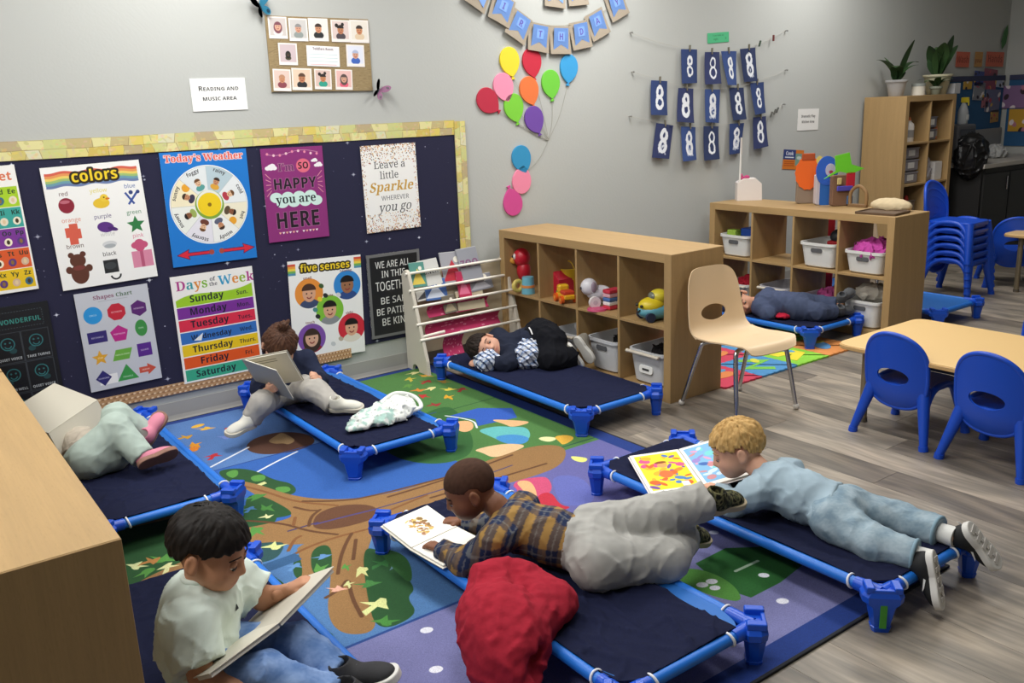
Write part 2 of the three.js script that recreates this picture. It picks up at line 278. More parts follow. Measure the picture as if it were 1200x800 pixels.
mesh('leg_stripe', bx(.02, .085, .003, 0, .062, .034, .001).rotateY(-Math.PI / 4).translate(-.245, 0, .625), mat('#3f8f2e', .6), scene.children.find((o) => o.name === 'stacking_cot_005'));

// ---------------------------------------------------------------- beige shell chair
function shellChair(label, pos, turn, group) {
  const t = thing('shell_chair', label, 'chair', group, pos, turn), beige = plastic('#dcc19c', .42);
  // profile from the seat front up the back: (depth z, height y); front of the chair is +z
  const prof = new THREE.CatmullRomCurve3([V(0, .352, .232), V(0, .374, .205), V(0, .375, .1), V(0, .366, -.02), V(0, .372, -.11), V(0, .405, -.165), V(0, .46, -.185), V(0, .57, -.203), V(0, .705, -.225)]);
  const halfW = (s) => s < .5 ? lerp(.19, .20, s * 2) - (s < .08 ? (.08 - s) * .5 : 0) : lerp(.20, .160, (s - .5) * 2);
  const NS = 84, NW = 44, P = [], I = [], HS = .672, HA = .056, HB = .46, eOf = (s, w) => Math.hypot((s - HS) / HA, w / HB);
  const pt = (s, w, off) => { const p = prof.getPointAt(s), d = prof.getTangentAt(s), nrm = V(0, d.z, -d.y).multiplyScalar(-1); const top = Math.max(0, (s - .8) / .2) ** 2.5, x = w * halfW(s) * (1 - top * .12 * Math.abs(w) ** 2); const curl = Math.abs(w) ** 4; const q = p.clone(); if (s < .5) q.y += curl * .014 - (s < .06 ? (.06 - s) * .2 : 0); else q.z += curl * .03 * (1 - .4 * s); q.y -= top * .03 * Math.abs(w) ** 4; q.addScaledVector(nrm, off); q.x = x; return q; };
  const idm = (i, j, k) => (k * (NS + 1) + j) * (NW + 1) + i;
  const inHole = (i, j) => i >= 0 && j >= 0 && i < NW && j < NS && eOf((j + .5) / NS, (i + .5) / NW * 2 - 1) < 1;
  for (let k = 0; k < 2; k++) for (let j = 0; j <= NS; j++) for (let i = 0; i <= NW; i++) {
    let s = j / NS, w = i / NW * 2 - 1; const q = [inHole(i, j), inHole(i - 1, j), inHole(i, j - 1), inHole(i - 1, j - 1)].filter(Boolean).length;
    if (q > 0 && q < 4) { const e = eOf(s, w); s = HS + (s - HS) / e; w /= e; }                 // the rim of the hole follows the oval
    const p = pt(s, w, k ? -.007 : 0); P.push(p.x, p.y, p.z);
  }
  const quad = (a, b, c, d, flip) => flip ? I.push(a, b, c, b, d, c) : I.push(a, c, b, b, c, d);
  for (let j = 0; j < NS; j++) for (let i = 0; i < NW; i++) {
    if (inHole(i, j)) continue;
    quad(idm(i, j, 0), idm(i + 1, j, 0), idm(i, j + 1, 0), idm(i + 1, j + 1, 0), true); quad(idm(i, j, 1), idm(i + 1, j, 1), idm(i, j + 1, 1), idm(i + 1, j + 1, 1), false);
    for (const [di, dj, a, b] of [[-1, 0, [i, j], [i, j + 1]], [1, 0, [i + 1, j + 1], [i + 1, j]], [0, -1, [i + 1, j], [i, j]], [0, 1, [i, j + 1], [i + 1, j + 1]]]) {
      const ni = i + di, nj = j + dj; if (ni < 0 || nj < 0 || ni >= NW || nj >= NS || inHole(ni, nj)) { const A = idm(...a, 0), B = idm(...b, 0), A1 = idm(...a, 1), B1 = idm(...b, 1); I.push(A, B, A1, B, B1, A1); }
    }
  }
  const g = new THREE.BufferGeometry(); g.setAttribute('position', new THREE.Float32BufferAttribute(P, 3)); g.setIndex(I);
  const sh = mesh('seat_shell', creased(g, .6), beige.clone(), t); sh.material.side = THREE.DoubleSide;
  for (const sx of [-1, 1]) for (const sz of [-1, 1]) {
    const top = V(sx * .10, .352, sz > 0 ? .12 : -.06), knee = V(sx * .165, .345, sz > 0 ? .145 : -.09), foot = V(sx * .205, .012, sz > 0 ? .20 : -.195);
    const leg = mesh('leg', tube([top, V(sx * .14, .353, sz > 0 ? .135 : -.077), knee, V(sx * .174, .30, lerp(knee.z, foot.z, .14)), foot], .0115, 40, 10), chrome, t);
    mesh('glide', [ball(.0165, foot.x, .0165, foot.z)], mat('#cfcac2', .5), leg);
  }
  mesh('seat_bracket', [bx(.24, .012, .03, 0, .356, .125, .004), bx(.24, .012, .03, 0, .352, -.065, .004)], chrome, t);
  return t;
}
shellChair('beige plastic shell chair on chrome legs at the end of the toy shelf', [.215, 0, 1.835], -.09, null);
shellChair('beige plastic shell chair half hidden behind the cube shelf of white bins', [3.12, 0, .70], 1.5, null);

// ---------------------------------------------------------------- blue stacking chairs
const chairBlue = plastic('#134bc2', .38);
function blueChairParts() {
  const t = new THREE.Group();
  const SH = .26;  // seat height
  mesh('seat', extrude(rrect(.262, .29, .05), .016, .006, 2).rotateX(-Math.PI / 2).translate(0, SH - .022, .005), chairBlue, t);
  // shield-shaped back with an oval hole low down, leaning back a little
  const Y0 = -.115, Y1 = .245, hw = (y) => y > .08 ? .147 * Math.max(0, 1 - ((y - .08) / (Y1 - .08)) ** 2.5) ** .5 : .147 * Math.max(0, 1 - ((.08 - y) / (.08 - Y0)) ** 3.4) ** .42;
  const place = (x, y, off) => V(x, y, x * x * 1.6 + Math.max(0, -y) ** 2 * 2.5 - off).applyAxisAngle(V(1, 0, 0), -.11).add(V(0, SH, -.172));
  const NS = 60, NW = 40, hole = (y, x) => Math.hypot((y - .045) / .038, x / .076), yy = (j) => lerp(Y0, Y1, .5 - .5 * Math.cos(Math.PI * j / NS)), P = [], I = [], id = (i, j, k) => (k * (NS + 1) + j) * (NW + 1) + i;
  const out = (i, j) => { if (i < 0 || j < 0 || i >= NW || j >= NS) return false; const y = (yy(j) + yy(j + 1)) / 2; return hole(y, ((i + .5) / NW * 2 - 1) * hw(y)) < 1; };
  for (let k = 0; k < 2; k++) for (let j = 0; j <= NS; j++) for (let i = 0; i <= NW; i++) { let y = yy(j), x = (i / NW * 2 - 1) * hw(y); const q = [out(i, j), out(i - 1, j), out(i, j - 1), out(i - 1, j - 1)].filter(Boolean).length; if (q > 0 && q < 4) { const e = hole(y, x); y = .045 + (y - .045) / e; x /= e; } P.push(...place(x, y, k ? .011 : 0).toArray()); }
  for (let j = 0; j < NS; j++) for (let i = 0; i < NW; i++) { if (out(i, j)) continue; const A = (k) => [id(i, j, k), id(i + 1, j, k), id(i, j + 1, k), id(i + 1, j + 1, k)]; let [a, b, c, d] = A(0); I.push(a, b, c, b, d, c);[a, b, c, d] = A(1); I.push(a, c, b, b, c, d); for (const [ni, nj, p, q] of [[i - 1, j, [i, j], [i, j + 1]], [i + 1, j, [i + 1, j + 1], [i + 1, j]], [i, j - 1, [i + 1, j], [i, j]], [i, j + 1, [i, j + 1], [i + 1, j + 1]]]) if (ni < 0 || ni >= NW || out(ni, nj)) { const u = id(...p, 0), v = id(...q, 0), u1 = id(...p, 1), v1 = id(...q, 1); I.push(u, v, u1, v, v1, u1); } }
  const bg = new THREE.BufferGeometry(); bg.setAttribute('position', new THREE.Float32BufferAttribute(P, 3)); bg.setIndex(I); mesh('backrest', creased(bg, .6), chairBlue, t);
  const rimPts = []; for (let j = 3; j <= NS - 3; j++) rimPts.push(place(hw(yy(j)), yy(j), .005)); rimPts.push(place(0, Y1, .005)); for (let j = NS - 3; j >= 3; j--) rimPts.push(place(-hw(yy(j)), yy(j), .005)); rimPts.push(place(0, Y0, .005));
  mesh('backrest_rim', tube(rimPts, .0105, 110, 8, true), chairBlue, t);
  for (const sx of [-1, 1]) for (const sz of [-1, 1]) {
    const a = V(sx * .120, SH - .012, sz > 0 ? .13 : -.125), b = V(sx * .175, .012, sz > 0 ? .165 : -.188);
    const g = span(b, a, .0175, .030, 10); const p = g.attributes.position; for (let i = 0; i < p.count; i++) p.setZ(i, p.getZ(i)); g.computeVertexNormals();
    mesh('leg', [g, span(V(b.x, 0, b.z), V(b.x - sx * .003, .022, b.z), .0215, .0205, 10)], chairBlue, t);
  }
  // moulded arches that join the legs of each side
  for (const sx of [-1, 1]) mesh('side_arch', tube([V(sx * .152, SH - .15, -.16), V(sx * .142, SH - .075, -.13), V(sx * .135, SH - .018, -.07), V(sx * .133, SH - .004, .01), V(sx * .135, SH - .018, .08), V(sx * .142, SH - .075, .128), V(sx * .152, SH - .15, .148)], .0155, 40, 8), chairBlue, t);
  mesh('apron', extrude(poly([[-.12, 0], [.12, 0], [.125, -.05], [.08, -.03], [-.08, -.03], [-.125, -.05]]), .01, .003).translate(0, SH - .012, .125), chairBlue, t);
  return t;
}
const blueProto = blueChairParts();
function blueChair(label, pos, turn, group, k = 1) { const t = thing('blue_chair', label, 'chair', group, pos, turn); for (const c of blueProto.children) t.add(c.clone()); t.scale.setScalar(k); return t; }
blueChair('blue plastic child chair tucked in at the corner of the tan table', [.53, 0, 2.59], Math.PI / 2, null);
blueChair('blue plastic child chair pulled up beside its neighbour at the tan table', [.50, 0, 3.03], Math.PI / 2 - .04, null);
blueChair('blue plastic child chair on the far side of the tan table', [1.30, 0, 2.79], -Math.PI / 2, null);
for (let k = 0; k < 6; k++) blueChair(['lowest blue child chair of the stack behind the shelf', 'second blue child chair from the floor in the stack', 'third blue child chair from the floor in the stack', 'fourth blue child chair from the floor in the stack', 'blue child chair just under the topmost of the stack', 'topmost blue child chair of the stack behind the shelf'][k], [3.46, k * .056, 1.22 - k * .004], .05, 'stacked blue chairs', 1.14);
blueChair('blue plastic child chair at the far tan table behind the stack', [4.15, 0, 1.28], 2.2, null, 1.1);

// ---------------------------------------------------------------- tables
function kidTable(label, x0, x1, z0, z1, h) {
  const t = thing('activity_table', label, 'table', null, [(x0 + x1) / 2, 0, (z0 + z1) / 2]), w = x1 - x0, d = z1 - z0;
  mesh('table_top', extrude(rrect(w, d, .07), .018, .003, 2).rotateX(-Math.PI / 2).translate(0, h - .024, 0), mat('#e2bd80', .42), t);
  mesh('edge_band', extrude(rrect(w + .010, d + .010, .072), .014, .002, 1).rotateX(-Math.PI / 2).translate(0, h - .024, 0), mat('#c6a06a', .5), t);
  for (const sx of [-1, 1]) for (const sz of [-1, 1]) { const lx = sx * (w / 2 - .115), lz = sz * (d / 2 - .09); const leg = mesh('leg', [span(V(lx, .02, lz), V(lx, h - .03, lz), .019, .019, 14)], mat('#8d8069', .35, { metalness: .5 }), t); mesh('foot_cap', span(V(lx, 0, lz), V(lx, .022, lz), .022, .021, 14), mat('#5b5347', .6), leg); }
  mesh('apron', [bx(w - .26, .05, .018, 0, h - .055, d / 2 - .1), bx(w - .26, .05, .018, 0, h - .055, -d / 2 + .1), bx(.018, .05, d - .24, w / 2 - .13, h - .055, 0), bx(.018, .05, d - .24, -w / 2 + .13, h - .055, 0)], mat('#3b3f45', .5), t);
  return t;
}
kidTable('low tan table with rounded corners and three blue chairs', .375, 1.08, 2.28, 3.5, .40);
kidTable('low tan table beyond the stack of blue chairs', 3.75, 5.0, 1.40, 2.1, .46);

// ---------------------------------------------------------------- sling bookshelf
{
  const t = thing('sling_bookshelf', 'off-white sling bookshelf full of picture books beside the cot', 'bookshelf', null, [0, 0, 0]);
  const panel = mat('#cfc8ba', .55), dowel = mat('#efe9dc', .5), x0 = -.665, x1 = -.022 + .06;
  const s = new THREE.Shape(); // (z, y)
  s.moveTo(.025, 0); s.lineTo(.075, 0); s.bezierCurveTo(.075, .065, .155, .065, .165, 0); s.lineTo(.262, 0); s.lineTo(.25, .09); s.lineTo(.095, .595); s.quadraticCurveTo(.08, .625, .055, .615); s.lineTo(.022, .59); s.closePath();
  for (const x of [x0, x1]) mesh('side_panel', extrude(s, .018, .002).rotateY(-Math.PI / 2).translate(x, 0, 0), panel, t);
  // five sloping tiers: a dowel, the pink sling that hangs to the next dowel
  const tiers = [[.598, .085], [.50, .118], [.405, .150], [.305, .182], [.215, .212]];
  for (const [y, z] of tiers) mesh('dowel', span(V(x0 - .03, y, z), V(x1, y, z), .0085), dowel, t);
  mesh('dowel', span(V(x0 - .01, .232, .20), V(x0 + .15, .238, .198), .0085), dowel, t);
  const pinkTex = canvasTex(512, 256, (g, w, h) => { g.fillStyle = '#b3305e'; g.fillRect(0, 0, w, h); const r = rng(4); for (let i = 0; i < 26; i++) { g.fillStyle = '#d98aa2'; const x = r() * w, y = r() * h; for (let k = 0; k < 5; k++) { g.beginPath(); g.arc(x + 7 * Math.cos(k * 1.26), y + 7 * Math.sin(k * 1.26), 5, 0, 7); g.fill(); } } });
  const pink = new THREE.MeshStandardMaterial({ map: pinkTex, roughness: .9 });
  [[.405, .150, .33, .11, .06, .50], [.305, .182, .22, .13, .02, .56], [.215, .212, .09, .10, .12, .26]].forEach(([y, z, yb, dip, xa, xb], k) => mesh('sling', clothGrid(10, 14, (a, b) => { const x = lerp(x0 + .02 + xa, x0 + .02 + xb, a); return [x, y - b * (y - yb) * 1.05, z + .006 - Math.sin(b * Math.PI) * .03 - b * .01]; }, .003), pink, t));
  mesh('sling', clothGrid(10, 14, (a, b) => [lerp(x0 + .02, x1 - .02, a), .60 - b * .5, .06 + b * .03 + .0], .003), mat('#b9ac92', .9), t);
}
// ---------------------------------------------------------------- bulletin board
const starTex = canvasTex(2048, 768, (g, w, h) => {
  g.fillStyle = '#1c1c3a'; g.fillRect(0, 0, w, h); const r = rng(31);
  for (let i = 0; i < 5000; i++) { const k = 22 + r() * 16; g.fillStyle = `rgba(${k},${k},${k + 30},.5)`; g.fillRect(r() * w, r() * h, 3, 3); }
  for (let i = 0; i < 420; i++) { const s = .8 + r() ** 4 * 3.6, x = r() * w, y = r() * h; g.fillStyle = `rgba(225,228,240,${.35 + r() * .6})`; g.beginPath(); g.arc(x, y, s, 0, 7); g.fill(); if (s > 2.6) { g.fillRect(x - s * 2, y - .6, s * 4, 1.2); g.fillRect(x - .6, y - s * 2, 1.2, s * 4); } }
});
const stoneTex = canvasTex(2048, 128, (g, w, h) => {                 // printed paper trim: pale crazy-paving
  g.fillStyle = '#cfc48a'; g.fillRect(0, 0, w, h); const r = rng(8), cols = ['#d8c465', '#cdbf72', '#dcd59a', '#bfae7c', '#d9cf86', '#cbb45c', '#d5d2b2', '#b7a57f', '#c9c987'];
  for (const [y0, y1] of [[0, 66], [66, 128]]) { let x = -20; while (x < w) { const ww = 45 + r() * 70, k = [r, r, r, r].map((f) => (f() - .5) * 24); g.fillStyle = cols[Math.floor(r() * cols.length)]; g.beginPath(); g.moveTo(x + k[0], y0); g.lineTo(x + ww + k[1], y0 + k[2] * .4); g.lineTo(x + ww + k[2], y1); g.lineTo(x + k[3], y1 + k[0] * .3); g.fill(); g.strokeStyle = 'rgba(120,100,60,.65)'; g.lineWidth = 2.5; g.stroke(); for (let i = 0; i < 7; i++) { g.fillStyle = `rgba(${170 + r() * 70},${160 + r() * 60},${90 + r() * 80},.35)`; g.beginPath(); g.ellipse(x + r() * ww, lerp(y0, y1, r()), 6 + r() * 14, 3 + r() * 8, r() * 3, 0, 7); g.fill(); } x += ww; } }
});
const kraftTex = canvasTex(512, 32, (g, w, h) => { g.scale(1.0, .5);                  // printed paper trim: woven kraft with pale dots
  g.fillStyle = '#b98f66'; g.fillRect(0, 0, w, 64);
  for (let i = 0; i < 32; i++) for (let j = 0; j < 3; j++) { const x = i * 16 + (j % 2) * 8, y = j * 24 + 6; g.fillStyle = '#936a48'; g.beginPath(); g.moveTo(x - 8, y + 10); g.lineTo(x, y - 2); g.lineTo(x + 3, y + 12); g.fill(); g.fillStyle = '#e6cfae'; g.beginPath(); g.ellipse(x + 5, y + 3, 3.6, 4.4, .5, 0, 7); g.fill(); }
});
{
  const t = thing('bulletin_board', 'navy starry bulletin board with yellow stone paper trim on the wall', 'board', null, [0, 0, 0]);
  const x0 = -4.3, x1 = -.25, y0 = .198, y1 = 1.386;
  const bm = new THREE.MeshStandardMaterial({ map: starTex, roughness: .9 });
  mesh('backing', bx(x1 - x0, y1 - y0, .006, (x0 + x1) / 2, (y0 + y1) / 2, .004, 0), bm, t);
  const st = (rep) => { const c = stoneTex.clone(); c.wrapS = THREE.RepeatWrapping; c.repeat.set(rep, 1); return new THREE.MeshStandardMaterial({ map: c, roughness: .75 }); };
  const L = .9; let k = 0; const top = st(.46), side = st(.42);
  for (let x = x1; x > x0; x -= L, k++) { const a = Math.max(x0, x - L); const m = mesh('trim', new THREE.BoxGeometry(x - a + .01, .086, .003), top, t); m.position.set((x + a) / 2, y1 + .040 + (k % 2) * .002, .009 + (k % 2) * .002); m.rotation.z = (k % 2 ? .003 : -.002); }
  const m = mesh('trim', new THREE.BoxGeometry(.80, .078, .003).rotateZ(-Math.PI / 2), side, t); m.position.set(x1 + .040, y1 + .075 - .40, .013);
  const m2 = mesh('trim', new THREE.BoxGeometry(.80, .078, .003).rotateZ(-Math.PI / 2), side, t); m2.position.set(x1 + .041, y1 + .075 - 1.19, .011);
  const km = new THREE.MeshStandardMaterial({ map: kraftTex, roughness: .8 });
  [[-2.56, -1.66], [-1.67, -1.05], [-3.45, -2.55]].forEach(([a, b], i) => { const q = mesh('bottom_trim', new THREE.BoxGeometry(b - a, .056, .003), km, t); q.position.set((a + b) / 2, .172, .011 + (i % 2) * .003); });
}
// ---------------------------------------------------------------- posters and sheets
function fitText(g, s, x, y, maxW, px, font = 'sans-serif', weight = 'bold', align = 'center') { g.font = `${weight} ${px}px ${font}`; const w = g.measureText(s).width; if (w > maxW) g.font = `${weight} ${px * maxW / w}px ${font}`; g.textAlign = align; g.fillText(s, x, y); }
function poster(name, label, category, c, draw, o = {}) {
  const { z = .012, px = 1150, th = .002, group, rough = .5, mount = 0 } = o;
  const P = c.map(([u, v]) => W(u, v, z)), mid = P[0].clone().add(P[1]).add(P[2]).add(P[3]).multiplyScalar(.25);
  const w = (P[0].distanceTo(P[1]) + P[3].distanceTo(P[2])) / 2, h = (P[0].distanceTo(P[3]) + P[1].distanceTo(P[2])) / 2, d = P[1].clone().sub(P[0]).add(P[2].clone().sub(P[3]));
  return sheetAt(name, label, category, mid, w, h, Math.atan2(d.y, d.x), draw, { px, th, group, rough });
}
function sheetAt(name, label, category, mid, w, h, tilt, draw, o = {}) {
  const { px = 1150, th = .002, group, rough = .5 } = o, W_ = Math.max(48, Math.round(w * px)), H_ = Math.max(48, Math.round(h * px));
  const m = solo(name, new THREE.BoxGeometry(w, h, th), new THREE.MeshStandardMaterial({ map: canvasTex(W_, H_, (g) => draw(g, W_, H_)), roughness: rough }), label, category, group);
  m.position.copy(mid); m.position.z += th / 2; m.rotation.z = tilt; return m;
}
const fill = (g, c, x, y, w, h) => { g.fillStyle = c; g.fillRect(x, y, w, h); };
function blob(g, c, x, y, rx, ry = rx, rot = 0) { g.fillStyle = c; g.beginPath(); g.ellipse(x, y, rx, ry, rot, 0, 7); g.fill(); }
function face(g, x, y, s, skin, hair, shirt, long) { // a small generic portrait
  blob(g, shirt, x, y + s * 1.25, s * 1.05, s * .7); if (long) blob(g, hair, x, y + s * .2, s * .95, s * 1.2); blob(g, skin, x, y, s * .68, s * .84); g.fillStyle = hair; g.beginPath(); g.ellipse(x, y - s * .3, s * .74, s * .66, 0, Math.PI, 0); g.fill();
  blob(g, '#2b1d18', x - s * .26, y, s * .08); blob(g, '#2b1d18', x + s * .26, y, s * .08); g.strokeStyle = '#8c3a36'; g.lineWidth = s * .12; g.beginPath(); g.arc(x, y + s * .25, s * .24, .3, 2.8); g.stroke();
}
function starPath(g, x, y, r, n = 5, k = .45) { g.beginPath(); for (let i = 0; i < n * 2; i++) { const a = i * Math.PI / n - Math.PI / 2, q = i % 2 ? r * k : r; g.lineTo(x + Math.cos(a) * q, y + Math.sin(a) * q); } g.closePath(); }
function ngon(g, x, y, r, n, a0 = -Math.PI / 2) { g.beginPath(); for (let i = 0; i < n; i++) g.lineTo(x + Math.cos(a0 + i * 2 * Math.PI / n) * r, y + Math.sin(a0 + i * 2 * Math.PI / n) * r); g.closePath(); }

poster('alphabet_chart', 'alphabet chart with lime, teal, purple, orange and yellow letter rows', 'chart', [[-62, 199], [20, 193], [42, 338], [-37, 351]], (g, w, h) => {
  fill(g, '#f0efec', 0, 0, w, h); fitText(g, 'alphabet', w / 2, h * .1, w * .85, h * .1); g.fillStyle = '#d9714b'; fitText(g, 'Alphabet', w / 2, h * .115, w * .86, h * .1);
  const rows = [['#a8cf2a', 'Aa Bb Cc Dd Ee'], ['#3aa39a', 'Ff Gg Hh Ii Kk'], ['#7a3596', 'Ll Mm Nn Oo Pp'], ['#d95a2c', 'Qq Rr Ss Tt Uu'], ['#e6c01f', 'Vv Ww Xx Yy Zz']];
  rows.forEach(([c, s], i) => { const y = h * (.165 + i * .163); fill(g, c, w * .03, y, w * .94, h * .157); s.split(' ').forEach((l, k) => { const x = w * (.12 + k * .19); g.fillStyle = '#173326'; fitText(g, l, x, y + h * .055, w * .16, h * .052); blob(g, ['#efe6cf', '#5a3a80', '#d2b49a', '#3b6b8a', '#e8dcc6'][(k + i) % 5], x, y + h * .107, w * .06, h * .032, .3); blob(g, ['#8a6a3a', '#e0c8a0', '#40331f'][(k + i) % 3], x, y + h * .107, w * .025, h * .018); }); });
});
poster('colors_chart', 'white chart titled colors with a rainbow heading and nine toys', 'chart', [[46, 197], [162, 187], [185, 323], [74, 341]], (g, w, h) => {
  fill(g, '#f3f3f1', 0, 0, w, h);
  ['#d8604e', '#e59a5c', '#ecd06a', '#9fbf74', '#6d9fae', '#6b7fae'].forEach((c, i) => { g.strokeStyle = c; g.lineWidth = h * .021; g.beginPath(); for (let x = w * .03; x <= w * .97; x += 4) { const y = h * (.055 + i * .02) + Math.sin(x / w * 22) * h * .007; x === w * .03 ? g.moveTo(x, y) : g.lineTo(x, y); } g.stroke(); });
  g.lineJoin = 'round'; g.font = `bold ${h * .125}px sans-serif`; g.textAlign = 'center'; g.strokeStyle = '#2b2313'; g.lineWidth = h * .035; g.strokeText('colors', w * .52, h * .135); g.fillStyle = '#f2d22a'; g.fillText('colors', w * .52, h * .135);
  const t = (s, x, y, c) => { g.fillStyle = c; fitText(g, s, w * x, h * y, w * .28, h * .047, 'sans-serif', 'normal'); };
  t('red', .18, .235, '#5c3a3a'); blob(g, '#8c2336', w * .19, h * .315, w * .078, h * .062); blob(g, '#c06a7a', w * .18, h * .285, w * .05, h * .014);
  t('yellow', .53, .235, '#e2d66a'); blob(g, '#e8c233', w * .54, h * .325, w * .085, h * .042); blob(g, '#edcb3f', w * .575, h * .285, w * .042, h * .032); blob(g, '#4a3a10', w * .575, h * .28, w * .008); blob(g, '#d8791c', w * .61, h * .293, w * .022, h * .009);
  t('blue', .86, .225, '#4a62a8'); g.strokeStyle = '#37529e'; g.lineWidth = w * .022; g.beginPath(); g.moveTo(w * .8, h * .26); g.lineTo(w * .88, h * .36); g.moveTo(w * .93, h * .26); g.lineTo(w * .82, h * .36); g.stroke(); blob(g, '#2c3f7c', w * .935, h * .262, w * .02); blob(g, '#2c3f7c', w * .86, h * .262, w * .022);
  t('orange', .21, .45, '#d98a76'); [[.17, .53], [.24, .545], [.215, .50], [.2, .59]].forEach(([x, y]) => fill(g, '#d9604c', w * (x - .04), h * (y - .035), w * .085, h * .08));
  t('purple', .53, .45, '#4d3f72'); blob(g, '#5b2f83', w * .54, h * .525, w * .085, h * .044, .15); blob(g, '#4a2470', w * .61, h * .545, w * .055, h * .016, .3);
  t('green', .86, .445, '#3f7d57'); g.fillStyle = '#2f7d45'; starPath(g, w * .86, h * .535, w * .1); g.fill();
  t('white', .55, .60, '#c9c9c9'); blob(g, '#d4d6d8', w * .55, h * .67, w * .075, h * .028); blob(g, '#aab0b4', w * .55, h * .685, w * .06, h * .018);
  t('brown', .2, .665, '#4a3028'); const b = '#5e3527'; blob(g, b, w * .2, h * .77, w * .08, h * .055); blob(g, b, w * .14, h * .72, w * .03); blob(g, b, w * .26, h * .72, w * .03); blob(g, b, w * .2, h * .88, w * .09, h * .085); blob(g, b, w * .1, h * .84, w * .035, h * .03); blob(g, b, w * .3, h * .84, w * .035, h * .03); blob(g, '#7a3a34', w * .2, h * .83, w * .06, h * .02);
  t('black', .53, .765, '#1c1c1c'); fill(g, '#26282a', w * .45, h * .80, w * .15, h * .11); blob(g, '#3c4043', w * .52, h * .85, w * .06, h * .03); g.strokeStyle = '#26282a'; g.lineWidth = w * .018; g.beginPath(); g.arc(w * .56, h * .93, w * .05, 0, 3); g.stroke();
  t('pink', .86, .645, '#d98aa0'); fill(g, '#d98aa6', w * .76, h * .76, w * .22, h * .14); fill(g, '#b85778', w * .85, h * .76, w * .035, h * .14); [[.82, .71], [.9, .71], [.86, .69], [.86, .735]].forEach(([x, y]) => blob(g, '#c8547c', w * x, h * y, w * .05, h * .03));
});
poster('weather_chart', 'blue weather wheel chart with a yellow hub and two red arrows', 'chart', [[187, 180], [288, 173], [301, 302], [202, 313]], (g, w, h) => {
  fill(g, '#1878cf', 0, 0, w, h); g.lineJoin = 'round'; g.strokeStyle = '#f4d2d0'; g.lineWidth = h * .012; g.textAlign = 'center'; g.font = `bold ${h * .082}px serif`; g.strokeText("Today's Weather", w / 2, h * .085, w * .92); g.fillStyle = '#e2574c'; g.fillText("Today's Weather", w / 2, h * .085, w * .92);
  const cx = w * .5, cy = h * .475, R = w * .455; blob(g, '#f1f3f3', cx, cy, R); const names = ['rainy', 'cold', 'hot', 'windy', 'stormy', 'snowy', 'sunny', 'foggy'], tint = ['#b9cdd6', '#e8ecee', '#f0ead2', '#eef0ee', '#e6e4ee', '#ecefe9', '#f3e9c8', '#e3e8ea'];
  for (let i = 0; i < 8; i++) { const a0 = -Math.PI / 2 + i * Math.PI / 4, a = a0 + Math.PI / 8; g.fillStyle = tint[i]; g.beginPath(); g.moveTo(cx, cy); g.arc(cx, cy, R * .97, a0, a0 + Math.PI / 4); g.fill(); g.strokeStyle = '#b7bcc0'; g.lineWidth = 2; g.stroke();
    g.save(); g.translate(cx + Math.cos(a) * R * .86, cy + Math.sin(a) * R * .86); g.rotate(a + Math.PI / 2); g.fillStyle = '#3b3b40'; fitText(g, names[i], 0, 4, R * .5, R * .13); g.restore();
    g.save(); g.translate(cx + Math.cos(a) * R * .58, cy + Math.sin(a) * R * .58); g.rotate(a + Math.PI / 2); face(g, 0, -R * .03, R * .11, ['#c98f68', '#e6bd98', '#8a5a3c'][i % 3], ['#3a261a', '#6b4526', '#1f1712'][i % 3], ['#e0a63a', '#b63a48', '#5c4a34', '#5a5f76', '#6b3a2c', '#9cae5c', '#3b3550', '#5aa09a'][i]); g.restore(); if (i === 2 || i === 6) blob(g, '#e9a42c', cx + Math.cos(a + .3) * R * .72, cy + Math.sin(a + .3) * R * .72, R * .1); }
  blob(g, '#7fa63c', cx, cy, R * .37); blob(g, '#e8ebe0', cx, cy - R * .04, R * .33); blob(g, '#f1cf1d', cx, cy, R * .3); blob(g, '#8a6a10', cx, cy, R * .05);
  for (const s of [-1, 1]) { g.save(); g.translate(w * (s < 0 ? .46 : .58), h * .9); g.scale(s, 1); g.beginPath(); g.moveTo(0, -h * .014); g.lineTo(w * .27, -h * .014); g.lineTo(w * .26, -h * .045); g.lineTo(w * .4, 0); g.lineTo(w * .26, h * .045); g.lineTo(w * .27, h * .014); g.lineTo(0, h * .014); g.closePath(); g.fillStyle = '#d9263c'; g.fill(); g.strokeStyle = '#5b2150'; g.lineWidth = 4; g.stroke(); blob(g, '#a8483c', 0, 0, h * .024); g.restore(); }
});
